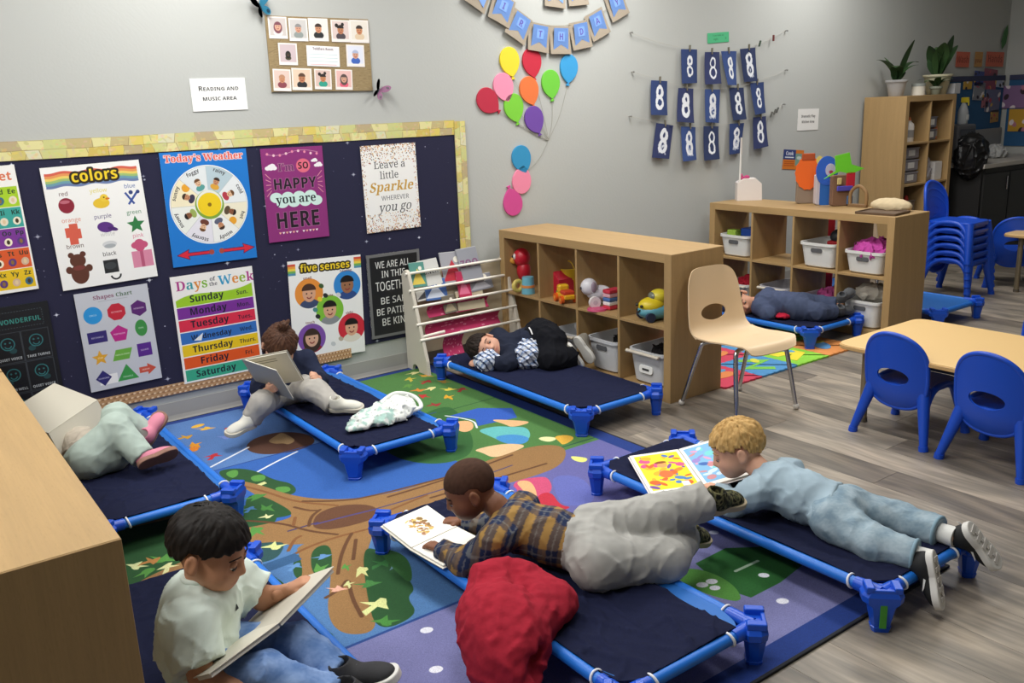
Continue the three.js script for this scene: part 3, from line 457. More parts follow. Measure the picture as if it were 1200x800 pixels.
poster('welcome_poster', 'plum poster lettered in black about being happy you are here', 'poster', [[305, 174], [377, 171], [386, 276], [315, 285]], (g, w, h) => {
  fill(g, '#8b2f76', 0, 0, w, h); g.strokeStyle = '#e8b8c6'; g.lineWidth = 2; g.beginPath(); g.moveTo(w * .1, h * .06); for (let i = 0; i <= 40; i++) g.lineTo(w * (.08 + i * .021), h * (.055 + .022 * Math.sin(i / 40 * Math.PI * 2 + .4))); g.stroke(); for (let i = 0; i < 9; i++) blob(g, i % 2 ? '#f0c4d0' : '#e58aa8', w * (.1 + i * .1), h * (.06 + .02 * Math.sin(i)), w * .02);
  const cloud = (x, y, s, c) => [[0, 0, 1], [-.9, .2, .7], [.9, .2, .7], [.4, -.3, .8]].forEach(([a, b, r]) => blob(g, c, x + a * s, y + b * s, s * r, s * r * .75)); cloud(w * .14, h * .2, w * .06, '#f2eef2'); cloud(w * .85, h * .15, w * .035, '#f2eef2'); cloud(w * .91, h * .2, w * .045, '#f2eef2');
  g.fillStyle = '#3b1536'; g.strokeStyle = '#b9829f'; g.lineWidth = 5; g.font = `bold ${h * .11}px serif`; g.textAlign = 'center'; g.strokeText("I'm", w * .38, h * .245); g.fillStyle = '#6b2a60'; g.fillText("I'm", w * .38, h * .245); blob(g, '#e36d84', w * .66, h * .2, w * .115, h * .075); g.fillStyle = '#2b1018'; fitText(g, 'SO', w * .66, h * .235, w * .18, h * .1, 'sans-serif');
  g.strokeStyle = '#e6a0a8'; g.lineWidth = 4; for (const s of [-1, 1]) for (let i = -2; i <= 2; i++) { g.beginPath(); g.moveTo(w * (.5 + s * .38), h * (.385 + i * .03)); g.lineTo(w * (.5 + s * .46), h * (.385 + i * .06)); g.stroke(); }
  const big = (s, y, px) => { g.font = `bold ${px}px sans-serif`; g.textAlign = 'center'; g.lineWidth = 5; g.strokeStyle = '#b27aa0'; g.strokeText(s, w * .5, y, w * .74); g.fillStyle = '#1c0d1c'; g.fillText(s, w * .5, y, w * .74); };
  big('HAPPY', h * .44, h * .16); for (let i = 0; i < 8; i++) blob(g, '#cfeae3', w * (.18 + i * .093), h * (.555 + (i % 2 ? .03 : -.03)), w * .1, h * .055); g.fillStyle = '#101820'; fitText(g, 'you are', w * .5, h * .595, w * .66, h * .14, 'serif'); big('HERE', h * .86, h * .24);
  for (let i = 0; i < 12; i++) { if (i === 6) continue; g.fillStyle = i % 2 ? '#f2e6ea' : '#f0b8a0'; g.beginPath(); g.moveTo(w * (.17 + i * .055), h * .9); g.lineTo(w * (.215 + i * .055), h * .9); g.lineTo(w * (.19 + i * .055), h * .925); g.fill(); }
});
poster('sparkle_poster', 'white confetti-edged poster about leaving a little sparkle', 'poster', [[422, 171], [486, 167], [493, 265], [430, 274]], (g, w, h) => {
  fill(g, '#f2f1ef', 0, 0, w, h); const r = rng(3); for (let i = 0; i < 900; i++) { const y = r() < .5 ? r() ** 1.8 * h * .22 : h - r() ** 1.8 * h * .22, x = r() * w; blob(g, ['#c98a6a', '#8a4a3a', '#d8b06a', '#3a3034', '#e2c8a8'][Math.floor(r() * 5)], x, y, 1.5 + r() * 3); } for (let i = 0; i < 160; i++) blob(g, ['#c98a6a', '#8a4a3a', '#d8b06a'][Math.floor(r() * 3)], (r() < .5 ? r() * .06 : 1 - r() * .06) * w, r() * h, 1.5 + r() * 2.5);
  g.fillStyle = '#26262c'; fitText(g, 'Leave a', w * .5, h * .27, w * .72, h * .115, 'serif', 'normal'); fitText(g, 'little', w * .48, h * .39, w * .45, h * .115, 'serif', 'normal'); g.fillStyle = '#c79a3a'; fitText(g, 'Sparkle', w * .5, h * .535, w * .82, h * .15, 'serif', 'italic bold'); g.fillStyle = '#5b5b60'; fitText(g, 'WHEREVER', w * .56, h * .64, w * .56, h * .075, 'sans-serif', 'normal'); g.fillStyle = '#26262c'; fitText(g, 'you go', w * .54, h * .77, w * .72, h * .14, 'serif', 'italic');
});
poster('shapes_chart', 'pale grey shape chart with twelve coloured shapes', 'chart', [[86, 345], [172, 332], [190, 442], [107, 460]], (g, w, h) => {
  fill(g, '#c6c9d2', 0, 0, w, h); g.font = `bold ${h * .055}px serif`; g.textAlign = 'center'; g.fillStyle = '#7a2f52'; g.fillText('Shapes', w * .38, h * .085); g.fillStyle = '#3f5f3c'; g.fillText('Chart', w * .66, h * .085); fill(g, '#a9adb6', w * .3, h * .105, w * .4, 3);
  const put = (c, p) => { g.fillStyle = c; p(); g.fill(); }, lab = (s, x, y) => { g.fillStyle = 'rgba(255,255,255,.75)'; fitText(g, s, x * w, y * h + 4, w * .2, h * .022, 'sans-serif', 'normal'); };
  put('#2a93d8', () => { g.beginPath(); g.arc(w * .2, h * .235, w * .125, 0, 7); }); lab('CIRCLE', .2, .235); put('#c3273a', () => ngon(g, w * .52, h * .235, w * .13, 8, .39)); lab('OCTAGON', .52, .235); put('#5b2670', () => ngon(g, w * .83, h * .235, w * .12, 6)); lab('HEXAGON', .83, .235);
  put('#332870', () => { g.beginPath(); g.rect(w * .08, h * .40, w * .26, h * .115); }); lab('RECTANGLE', .21, .46); put('#b92a86', () => ngon(g, w * .51, h * .46, w * .13, 5)); lab('PENTAGON', .51, .46); put('#3d8f45', () => { g.beginPath(); g.ellipse(w * .82, h * .44, w * .085, h * .085, 0, 0, 7); }); lab('OVAL', .82, .44);
  put('#dfa52e', () => starPath(g, w * .2, h * .67, w * .115)); lab('STAR', .2, .67); put('#69ab3e', () => { g.beginPath(); g.moveTo(w * .42, h * .62); g.lineTo(w * .65, h * .62); g.lineTo(w * .59, h * .73); g.lineTo(w * .36, h * .73); g.closePath(); }); lab('PARALLELOGRAM', .505, .675); put('#57268a', () => { g.beginPath(); g.rect(w * .72, h * .60, w * .2, h * .135); }); lab('SQUARE', .82, .67);
  fill(g, '#eeeeef', w * .14, h * .85, w * .25, h * .1); put('#2e2a6e', () => { g.beginPath(); g.moveTo(w * .2, h * .8); g.lineTo(w * .31, h * .88); g.lineTo(w * .2, h * .96); g.lineTo(w * .09, h * .88); g.closePath(); }); lab('DIAMOND', .2, .88); put('#3a9648', () => { g.beginPath(); g.moveTo(w * .53, h * .78); g.lineTo(w * .68, h * .945); g.lineTo(w * .38, h * .945); g.closePath(); }); lab('TRIANGLE', .53, .91); put('#c9503c', () => { g.beginPath(); g.moveTo(w * .7, h * .845); g.lineTo(w * .82, h * .845); g.lineTo(w * .82, h * .815); g.lineTo(w * .94, h * .875); g.lineTo(w * .82, h * .935); g.lineTo(w * .82, h * .905); g.lineTo(w * .7, h * .905); g.closePath(); }); lab('ARROW', .79, .875);
});
poster('feelings_chart', 'black chalk-style chart with teal drawings in a grid', 'chart', [[-55, 369], [60, 351], [76, 489], [-32, 512]], (g, w, h) => {
  fill(g, '#15171c', 0, 0, w, h); g.strokeStyle = '#4a545c'; g.lineWidth = 3; g.setLineDash([8, 6]); g.strokeRect(w * .08, h * .05, w * .84, h * .13); g.setLineDash([]); g.fillStyle = '#3d8f86'; fitText(g, "THAT'S A WONDERFUL", w * .5, h * .145, w * .8, h * .085);
  for (let i = 0; i < 3; i++) for (let j = 0; j < 3; j++) { const x = w * (.06 + i * .3), y = h * (.215 + j * .255); g.strokeStyle = '#3a3f46'; g.lineWidth = 4; g.strokeRect(x, y, w * .29, h * .245); g.strokeStyle = '#2f6f74'; g.lineWidth = 6; g.beginPath(); g.arc(x + w * .145, y + h * .09, w * .07, 0, 7); g.stroke(); blob(g, '#2f6f74', x + w * .12, y + h * .08, 5); blob(g, '#2f6f74', x + w * .17, y + h * .08, 5); g.beginPath(); g.arc(x + w * .145, y + h * .1, w * .035, .2, 2.9); g.stroke(); blob(g, 'rgba(47,111,116,.5)', x + w * (.09 + .1 * ((i + j) % 2)), y + h * .15, w * .04, h * .022); g.fillStyle = '#b9bfc4'; fitText(g, [['LISTEN WELL', 'TAKE TURNS', 'WALK FEET', 'KIND HANDS'], ['HELP OUT', 'SHARE TOYS', 'QUIET VOICE']][(i + j) % 2][(i * 2 + j) % 3], x + w * .145, y + h * .225, w * .25, h * .035); }
});
poster('weekdays_chart', 'rainbow-striped chart of the seven weekday names', 'chart', [[199, 325], [298, 311], [306, 431], [216, 450]], (g, w, h) => {
  fill(g, '#f2f1ee', 0, 0, w, h); const L = 'Days', C = ['#b03a8a', '#2f9aa8', '#e08a2c', '#79b52e']; g.font = `bold ${h * .12}px serif`; g.textAlign = 'left'; let x = w * .05; [...L].forEach((c, i) => { g.fillStyle = C[i]; g.fillText(c, x, h * .135); x += g.measureText(c).width; }); g.fillStyle = '#4a4a55'; fitText(g, 'of', x + w * .06, h * .085, w * .08, h * .05, 'serif'); fitText(g, 'the', x + w * .065, h * .13, w * .1, h * .05, 'serif'); g.font = `bold ${h * .12}px serif`; g.textAlign = 'left'; x = w * .56; [...'Week'].forEach((c, i) => { g.fillStyle = ['#2f9ac8', '#e08a2c', '#8bb52e', '#b03a8a'][i]; g.fillText(c, x, h * .135); x += g.measureText(c).width; });
  g.fillStyle = '#9ccc2a'; g.beginPath(); g.moveTo(w * .03, h * .225); g.bezierCurveTo(w * .3, h * .12, w * .6, h * .26, w * .97, h * .155); g.lineTo(w * .97, h * .285); g.lineTo(w * .03, h * .285); g.fill();
  [['Sunday', 'Sun.', '#9ccc2a'], ['Monday', 'Mon.', '#7a2f98'], ['Tuesday', 'Tues.', '#dc2f4c'], ['Wednesday', 'Wed.', '#3470c0'], ['Thursday', 'Thurs.', '#efc91f'], ['Friday', 'Fri.', '#e5591f'], ['Saturday', 'Sat.', '#3aa987']].forEach(([a, b, c], i) => { const y = h * (.175 + i * .117); if (i) fill(g, c, w * .03, y, w * .94, h * .107); g.fillStyle = '#171a2c'; fitText(g, a, w * .40, y + h * .08, w * .5, h * .09); g.fillStyle = 'rgba(23,26,44,.8)'; fitText(g, b, w * .84, y + h * .075, w * .22, h * .055); });
  g.fillStyle = '#eef0f2'; g.beginPath(); g.moveTo(w * .18, h * .61); g.lineTo(w * .3, h * .55); g.lineTo(w * .27, h * .62); g.fill();
});
poster('senses_chart', 'white five senses chart with round photos of children', 'chart', [[336, 308], [421, 297], [429, 412], [345, 424]], (g, w, h) => {
  fill(g, '#f1f1f0', 0, 0, w, h); ['#d2503c', '#e8a03c', '#e9d04a', '#6fae5a', '#4f8fae'].forEach((c, i) => { fill(g, c, 0, h * (.03 + i * .022), w * .1, h * .022); fill(g, c, w * .9, h * (.02 + i * .022), w * .1, h * .022); });
  g.lineJoin = 'round'; g.font = `bold ${h * .1}px sans-serif`; g.textAlign = 'center'; g.strokeStyle = '#2b2313'; g.lineWidth = h * .03; g.strokeText('five senses', w * .5, h * .115, w * .82); g.fillStyle = '#f2d22a'; g.fillText('five senses', w * .5, h * .115, w * .82);
  const p = (x, y, c, s, h2, sh, nm, nx, ny, ln) => { g.save(); g.beginPath(); g.arc(w * x, h * y, w * .19, 0, 7); g.fillStyle = c; g.fill(); g.clip(); face(g, w * x, h * y, w * .13, s, h2, sh, ln); g.restore(); g.fillStyle = '#8a5a54'; fitText(g, nm, w * nx, h * ny, w * .2, h * .035); };
  p(.26, .33, '#e8913a', '#d9a585', '#4a2f22', '#3c4a6e', 'smell', .25, .19); p(.79, .29, '#2f86d0', '#9a6a4c', '#17120f', '#2d4a86', 'hearing', .78, .155); p(.53, .52, '#7fc03a', '#d8a888', '#17130f', '#8a8f94', 'taste', .53, .385); p(.26, .78, '#7d4fa8', '#d9ab90', '#3c2a20', '#8f2638', 'touch', .25, .63, true); p(.82, .73, '#cf2a3c', '#dba98a', '#17110e', '#e2dccf', 'sight', .8, .585);
  [[.43, .27, '#3c5a30'], [.48, .37, '#26282a'], [.4, .4, '#e8cf3a'], [.66, .38, '#d8d8da'], [.36, .57, '#26282a'], [.33, .5, '#4a8a8a'], [.55, .87, '#c9cdd0'], [.66, .83, '#b9aa98']].forEach(([x, y, c]) => blob(g, c, w * x, h * y, w * .035, h * .022, .6));
});
poster('together_sign', 'black letter board about being in this together, framed in grey', 'sign', [[428, 300], [489, 291], [497, 386], [436, 397]], (g, w, h) => {
  fill(g, '#6f6f70', 0, 0, w, h); fill(g, '#191a1c', w * .05, h * .035, w * .9, h * .93); g.fillStyle = '#e9e9e6';
  [['WE ARE ALL', .17, .11, .66], ['IN THIS', .285, .11, .46], ['TOGETHER', .44, .15, .7], ['BE SAFE', .60, .11, .56], ['BE PATIENT', .73, .11, .74], ['BE KIND', .86, .12, .56]].forEach(([s, y, px, mw]) => { g.save(); g.font = `normal ${h * px}px sans-serif`; g.textAlign = 'center'; const k = w * mw / g.measureText(s).width; g.translate(w * .48, h * y); g.scale(k, 1); g.fillText(s, 0, 0); g.restore(); });
}, { th: .008 });
poster('reading_sign', 'white sheet reading Reading and Music Area above the board', 'sign', [[223, 92], [288, 91], [289, 128], [225, 131]], (g, w, h) => { fill(g, '#f0f0ef', 0, 0, w, h); g.fillStyle = '#1b1b1d'; const sc = (a, b, c, d, y) => { g.textAlign = 'left'; g.font = `bold ${h * .19}px sans-serif`; const big = h * .19, sm = h * .15; let x = w * .5, tot = 0; const seg = [[a, big], [b, sm], [c, big], [d, sm]]; for (const [s, p] of seg) { g.font = `bold ${p}px sans-serif`; tot += g.measureText(s).width; } const k = Math.min(1.25, w * .84 / tot); g.save(); g.translate(w / 2 - tot * k / 2, 0); g.scale(k, 1); let q = 0; for (const [s, p] of seg) { g.font = `bold ${p}px sans-serif`; g.fillText(s, q, y); q += g.measureText(s).width; } g.restore(); }; sc('R', 'EADING AND', '', '', h * .38); sc('', 'MUSIC AREA', '', '', h * .68); }, { z: .002, px: 1400 });
poster('area_sign', 'small white sheet with two lines of heavy print near the tall shelf', 'sign', [[935, 128], [959, 127], [959, 152], [934, 153]], (g, w, h) => { fill(g, '#ecebe9', 0, 0, w, h); g.fillStyle = '#222'; fitText(g, 'Dramatic Play', w * .5, h * .4, w * .84, h * .16); fitText(g, 'Kitchen Area', w * .5, h * .66, w * .84, h * .16); }, { z: .002, px: 700 });
poster('notice_card', 'orange and navy card with a cup drawing on the wall', 'card', [[918, 174], [942, 177], [940, 198], [917, 199]], (g, w, h) => { fill(g, '#d97a28', 0, 0, w, h); fill(g, '#2c3f7c', 0, 0, w * .6, h * .5); g.fillStyle = '#eef0f4'; fitText(g, 'Cook', w * .3, h * .28, w * .5, h * .26); fill(g, '#dfe3ea', w * .08, h * .36, w * .44, h * .06); fill(g, '#7f9f92', w * .6, h * .18, w * .4, h * .62); blob(g, '#c9d6cf', w * .78, h * .4, w * .12, h * .09); for (let i = 0; i < 3; i++) fill(g, '#b5521c', w * .06, h * (.58 + i * .1), w * .5, h * .05); }, { z: .002, px: 700 });
poster('green_note', 'bright green paper strip above the hanging number papers', 'note', [[829, 39], [854, 37], [854, 49], [829, 51]], (g, w, h) => { fill(g, '#4fb682', 0, 0, w, h); g.fillStyle = '#2c7a52'; fitText(g, 'I can make an', w * .5, h * .35, w * .8, h * .22); fitText(g, 'eight', w * .38, h * .72, w * .4, h * .24); fitText(g, '8', w * .85, h * .72, w * .2, h * .3); }, { z: .002, px: 600 });

// ---------------------------------------------------------------- kraft collage of portraits
poster('kraft_collage', 'brown kraft paper sheet carrying rows of small portraits', 'poster', [[312, 18], [432, 23], [435, 106], [316, 108]], (g, w, h) => { fill(g, '#94805c', 0, 0, w, h); const r = rng(15); for (let i = 0; i < 1500; i++) { g.fillStyle = r() < .5 ? 'rgba(110,90,58,.25)' : 'rgba(190,170,130,.2)'; g.fillRect(r() * w, r() * h, 3 + r() * 16, 1 + r() * 3); } for (let i = 0; i < 14; i++) { g.strokeStyle = 'rgba(95,78,50,.5)'; g.lineWidth = 2; g.beginPath(); const x = r() * w, y = r() * h; g.moveTo(x, y); g.lineTo(x + (r() - .5) * 160, y + (r() - .5) * 110); g.stroke(); } }, { z: .004, px: 800, th: .006, rough: .85 });
{
  const sk = ['#d7a58c', '#cf9a80', '#c98e6a', '#b97c58', '#c4855c'], S = [[312 + 2, 19, 22, 26, '#c9c0bd', '#7d4a55', '#e3dcda', 1], [338, 21, 22, 27, '#c7c4c2', '#8b8a8a', '#8e9694', 0], [361, 21, 23, 27, '#e6e2dd', '#3c2f28', '#23282a', 0], [387.5, 23, 22, 26, '#d9c6c2', '#221b1a', '#4a4148', 0], [409.5, 23, 22, 27, '#e3dcd2', '#3b2e28', '#d8c2a4', 0], [326, 50, 22, 26, '#cbb9bd', '#1d1c18', '#4a4632', 1], [405.5, 52, 21, 26, '#dde0ee', '#a9b4d2', '#3c62b8', 0], [319.5, 80.5, 21, 26, '#dcc4ba', '#b98a6c', '#8a4650', 0], [341.5, 79.5, 23.5, 26, '#e4cbb4', '#5c4232', '#2b2c30', 0], [368, 80.5, 20, 24, '#d9bdb4', '#2a2322', '#2f9d88', 0], [392.5, 81, 20, 24, '#e3b8b4', '#5a4a46', '#e0617a', 1]];
  S.forEach(([u, v, w_, h_, bg, hair, shirt, long], i) => poster('portrait_print', ['portrait print with a hooded head and white scarf', 'portrait print of a child in a grey hood', 'portrait print of a child in a dark collar', 'portrait print of a child with two hair buns', 'portrait print of a child in a cream top', 'portrait print of a small figure in olive against mauve', 'portrait print of a child in bright blue', 'portrait print of a child in a maroon jacket', 'portrait print of a child in a charcoal patterned top', 'portrait print of a child in teal', 'portrait print of a child in coral pink'][i], 'print', [[u, v], [u + w_, v + 1], [u + w_ + .8, v + h_ + .4], [u + 1, v + h_]], (g, w, h) => { fill(g, '#efe8e4', 0, 0, w, h); fill(g, bg, w * .07, h * .06, w * .86, h * .8); g.save(); g.beginPath(); g.rect(w * .07, h * .06, w * .86, h * .8); g.clip(); const s = i === 5 ? w * .15 : w * .24; face(g, w * .5, h * (i === 5 ? .5 : .45), s, i === 5 ? '#3a352c' : sk[i % 5], hair, shirt, long); if (i === 3 || i === 9) { blob(g, hair, w * .3, h * .25, w * .09); blob(g, hair, w * .62, h * .2, w * .08); } g.restore(); }, { z: .011 + (i % 2) * .001, px: 700, th: .001, group: 'portraits on the kraft sheet' }));
  poster('caption_card', 'white lined caption card in the middle of the kraft sheet', 'card', [[359, 53], [397.5, 55], [398, 78.5], [360, 77]], (g, w, h) => { fill(g, '#f3f1f1', 0, 0, w, h); g.fillStyle = '#5c4a55'; fitText(g, 'Toddlers Room', w * .5, h * .2, w * .84, h * .16); for (let i = 0; i < 3; i++) fill(g, '#b9cfd6', w * .06, h * (.4 + i * .17), w * .88, 2); fill(g, '#d8a0ac', w * .1, h * .9, w * .8, 2); }, { z: .012, px: 700, th: .001 });
}
// ---------------------------------------------------------------- butterflies
function butterfly(label, u, v, c1, c2, turn, k) {
  const p = W(u, v, .012), t = thing('paper_butterfly', label, 'butterfly', null, [p.x, p.y, p.z]); t.rotation.z = turn; t.scale.setScalar(k);
  const wing = new THREE.Shape(); wing.moveTo(0, 0); wing.bezierCurveTo(.01, .05, .05, .075, .07, .06); wing.bezierCurveTo(.08, .03, .05, .01, .02, 0); wing.bezierCurveTo(.05, -.01, .05, -.045, .03, -.05); wing.bezierCurveTo(.01, -.045, .0, -.02, 0, 0);
  for (const s of [-1, 1]) { const w = mesh('wing', extrude(wing, .0012).rotateY(-s * 0 - .7).scale(s, 1, 1), mat(c1, .5, { side: THREE.DoubleSide }), t); mesh('wing_mark', [extrude(ellipseShape(.012, .008, .05, .045), .0006).rotateY(-.7).scale(s, 1, 1).translate(0, 0, .002), extrude(ellipseShape(.008, .01, .03, -.03), .0006).rotateY(-.7).scale(s, 1, 1).translate(0, 0, .002)], mat(c2, .5, { side: THREE.DoubleSide }), w); }
  mesh('thorax', [ball(.004, 0, 0, .002, 1, 6, 1)], mat('#1d2a33', .6), t); mesh('antenna', [span(V(0, .02, .003), V(.012, .045, .006), .0007, .0007, 5), span(V(0, .02, .003), V(-.012, .045, .006), .0007, .0007, 5)], mat('#1d2a33', .6), t);
}
butterfly('blue paper butterfly beside the kraft sheet corner', 305, 8, '#2f7fa0', '#16435c', .35, 1.0);
butterfly('purple paper butterfly below the kraft sheet', 443, 107, '#7a3a68', '#3a1c38', -.55, .85);

// ---------------------------------------------------------------- birthday bunting
{
  const kraft = mat('#9c9080', .9), flags = [[587.7, 11, -.42, 'I'], [607.5, 31, -.5, 'R'], [631, 44, -.14, 'T'], [656, 47, 0, 'H'], [680, 41, .16, 'D'], [699.5, 28.5, .42, 'A'], [722, 6, .42, 'Y']];
  const line = thing('bunting_cord', 'thin cord carrying the letter pennants', 'cord', null); const pts = [[560, -22], [577, -4], [598, 14], [627, 27], [656, 30], [685, 25], [709, 12], [735, -10]].map(([u, v]) => W(u, v, .012)); mesh('strand', tube(pts, .0015, 60, 5), mat('#a39a86', .9), line);
  for (const [u, v, r, s] of flags) {
    const p = W(u, v, .010), t = thing('letter_pennant', `kraft pennant with the letter ${s} on a blue swallowtail`, 'pennant', 'birthday letter pennants', [p.x, p.y, p.z]); t.rotation.z = r;
    const g = clothGrid(6, 8, (a, b) => [lerp(-.084, .084, a), lerp(.085, -.085, b), .006 * Math.sin(a * 3.1) + .012 * b * b], .002); mesh('backing', g, kraft, t).material.side = THREE.DoubleSide;
    const w = .058, sh = poly([[-w, .066], [w, .066], [w * 1.05, -.066], [0, -.034], [-w * 1.05, -.066]]); const f = mesh('swallowtail', extrude(sh, .0015).rotateX(.05).translate(0, .006, .013), new THREE.MeshPhysicalMaterial({ color: '#7da4e8', roughness: .32, metalness: .35 }), t);
    const tex = canvasTex(96, 96, (c) => { fill(c, '#7da4e8', 0, 0, 96, 96); c.fillStyle = '#5f58a8'; fitText(c, s, 48, 80, 90, 92); }); mesh('letter', new THREE.BoxGeometry(.056, .058, .0008).rotateX(.05).translate(0, .020, .0165), new THREE.MeshStandardMaterial({ map: tex, roughness: .5 }), f);
  }
  for (const [u, v, r] of [[650, -8, -.08], [676, -10, .1], [560, -7, -.5]]) { const p = W(u, v, .010), t = thing('blank_pennant', 'kraft pennant of the upper string above the letters', 'pennant', 'upper pennants', [p.x, p.y, p.z]); t.rotation.z = r; mesh('backing', clothGrid(6, 8, (a, b) => [lerp(-.084, .084, a), lerp(.085, -.085, b), .006 * Math.sin(a * 3.1) + .012 * b * b], .002), kraft, t); mesh('swallowtail', extrude(poly([[-.058, .066], [.058, .066], [.06, -.062], [0, -.032], [-.06, -.062]]), .0015).translate(0, .006, .013), mat('#7da4e8', .35), t); }
}
// ---------------------------------------------------------------- foam balloons on the wall
{
  const B = [[597, 73, '#e6d02e', 'yellow', .2], [623, 74, '#c0203a', 'crimson', .15], [666, 81, '#3598d2', 'sky blue', -.1], [645, 99, '#6cc43c', 'green', .1], [590, 103, '#ee8fae', 'light pink', .35], [620, 107, '#e2733a', 'orange', .3], [572, 119, '#b82440', 'dark red', .9], [602, 127, '#79c838', 'lime', .25], [626, 141, '#6c45a0', 'violet', .4], [611, 187, '#2f8fc0', 'turquoise', .3], [611, 210, '#ee8aa8', 'rose pink', 3.0], [600, 236, '#cf4a92', 'magenta', 3.4]];
  const knot = W(643, 164, .006);
  for (const [u, v, c, n, r] of B) {
    const p = W(u, v, .002), t = thing('foam_balloon', `${n} foam balloon cutout on the wall`, 'balloon', null, [p.x, p.y, p.z]); t.rotation.z = r;
    const s = new THREE.Shape(); s.moveTo(0, -.088); s.bezierCurveTo(.05, -.06, .075, -.02, .072, .02); s.bezierCurveTo(.068, .065, .035, .09, 0, .09); s.bezierCurveTo(-.035, .09, -.068, .065, -.072, .02); s.bezierCurveTo(-.075, -.02, -.05, -.06, 0, -.088);
    mesh('balloon_body', extrude(s, .008, .002, 2, 20), mat(c, .7), t); mesh('knot', extrude(poly([[0, -.082], [.014, -.104], [-.014, -.104]]), .008, .001), mat(c, .7), t);
    if (v < 200) { const e = V(p.x + Math.sin(r) * .09, p.y - Math.cos(r) * .09, .006), m = e.clone().lerp(knot, .5); m.x += .012; m.y -= .02; solo('balloon_string', tube([e, m, knot], .0012, 16, 5), mat('#a6a39a', .9), `pale string running from the ${n} balloon`, 'string', null); }
  }
}
// ---------------------------------------------------------------- number papers on strings
{
  const rows = [[[738, 38], [770, 49], [807, 57], [835, 60], [855, 59], [877, 55], [892, 50], [906, 44], [920, 36]], [[740, 84], [772, 93], [804, 102], [835, 104], [863, 102], [887, 95], [905, 89], [920, 82]], [[737, 136], [778, 144], [806, 148], [833, 147], [863, 143], [890, 136], [908, 130], [917, 122]]];
  const names = ['upper', 'middle', 'lower'];
  rows.forEach((r, i) => { const t = thing('paper_line', `${names[i]} string pinned to the wall for number papers`, 'string'); mesh('strand', tube(r.map(([u, v]) => W(u, v, .02)), .0014, 60, 5), mat('#b9b6ae', .9), t); for (const e of [r[0], r[r.length - 1]]) { const p = W(...e, .0); mesh('tack', [span(V(p.x, p.y, 0), V(p.x, p.y, .02), .0035, .005, 8), ball(.008, p.x, p.y, .022)], mat('#8b8b88', .5), t); } });
  const Q = [[[798, 57.5], [817, 58], [817, 97], [797.5, 98]], [[826, 61], [843, 61], [842.5, 98], [825, 99]], [[845, 60], [863, 60], [862, 100], [850, 99.5]], [[867, 57.5], [885, 55.5], [886, 95], [872, 96]], [[763, 94], [782, 95], [781, 135], [760, 134.5]], [[795, 103], [812.5, 104], [810.5, 144], [792, 142.5]], [[826, 104.5], [844, 105], [842.5, 144], [825, 143]], [[854.5, 103], [871.5, 102.5], [872, 139.5], [858, 141]], [[879, 97.5], [895, 96], [896, 132], [882, 134.5]], [[769, 144], [789, 147], [782.5, 186], [764, 184.5]], [[798, 148], [815, 149], [815, 187], [797.5, 189]], [[824.5, 147.5], [842, 148], [840.5, 186], [824, 188]], [[855, 145], [872, 144], [868, 179], [853, 181]], [[882.5, 137.5], [897.5, 136], [897.5, 171], [882, 175]]];
  const desc = ['smeared', 'slender twisting', 'narrow', 'streaky', 'large ring-shaped', 'thick', 'filled-in', 'neat', 'small dripping', 'heavily smudged', 'wide patchy', 'clean outlined', 'scribbled', 'bold'];
  Q.forEach((c, i) => {
    const P = c.map(([u, v]) => W(u, v, .022)), row = i < 4 ? 'upper' : i < 9 ? 'middle' : 'lower', r = rng(100 + i);
    const g = clothGrid(8, 12, (a, b) => { const p = P[0].clone().lerp(P[1], a).lerp(P[3].clone().lerp(P[2], a), b); return [p.x, p.y, .022 + .018 * b * b * (i % 3 ? 1 : .4) + .014 * (a - .5) * (i % 2 ? 1 : -1) * b + .008 * Math.sin(a * 3.1)]; }, .001);
    const uv = g.attributes.uv; for (let k = 0; k < uv.count; k++) uv.setY(k, 1 - uv.getY(k));
    const tex = canvasTex(128, 176, (c2, w, h) => { fill(c2, ['#2a3d6e', '#2c3560', '#334a82', '#26335a'][i % 4], 0, 0, w, h); c2.strokeStyle = '#e4e6ec'; c2.lineCap = 'round'; const q = (rx, ry, x, y, lw) => { for (let k = 0; k < 16; k++) { const a = k / 16 * 6.283, b2 = a + .45; c2.lineWidth = lw * (.6 + r() * .8); c2.beginPath(); c2.ellipse(x + (r() - .5) * 5, y + (r() - .5) * 5, rx, ry, 0, a, b2); c2.stroke(); } }; const lw = [12, 9, 13, 15, 16, 18, 16, 14, 12, 18, 16, 10, 15, 14][i], sc = [.8, 1, .8, 1, 1, 1, 1, .9, .8, 1, 1, 1, .95, 1][i]; q(w * .15 * sc, h * .15 * sc, w * .5, h * (.33), lw); q(w * .18 * sc, h * .17 * sc, w * .5, h * (.64), lw); if ([3, 6, 9, 10, 12].includes(i)) for (let k = 0; k < 40; k++) { c2.fillStyle = 'rgba(225,228,236,.7)'; c2.beginPath(); c2.ellipse(w * (.5 + (r() - .5) * .42), h * (.62 + (r() - .5) * .5), 3 + r() * 8, 2 + r() * 5, r() * 3, 0, 7); c2.fill(); } });
    solo('number_paper', g, new THREE.MeshStandardMaterial({ map: tex, roughness: .85, side: THREE.DoubleSide }), `navy paper with a ${desc[i]} white painted eight on the ${row} string`, 'paper');
    const m = P[0].clone().lerp(P[1], .5 + (r() - .5) * .2); pin(m.x, m.y + .006, .03, (r() - .5) * .3, '#6f6a5c', `clothespin holding a number paper on the ${row} string`, 'clothespins holding the number papers');
  });
  function pin(x, y, z, tilt, c, label, group) { const g = [bx(.009, .045, .006, 0, 0, .004, .001), bx(.009, .045, .006, 0, 0, -.004, .001).rotateX(.0), new THREE.TorusGeometry(.005, .0012, 5, 10).rotateY(Math.PI / 2)]; const m = solo('clothespin', g, mat(c, .7), label, 'clothespin', group); m.position.set(x, y, z); m.rotation.z = tilt; }
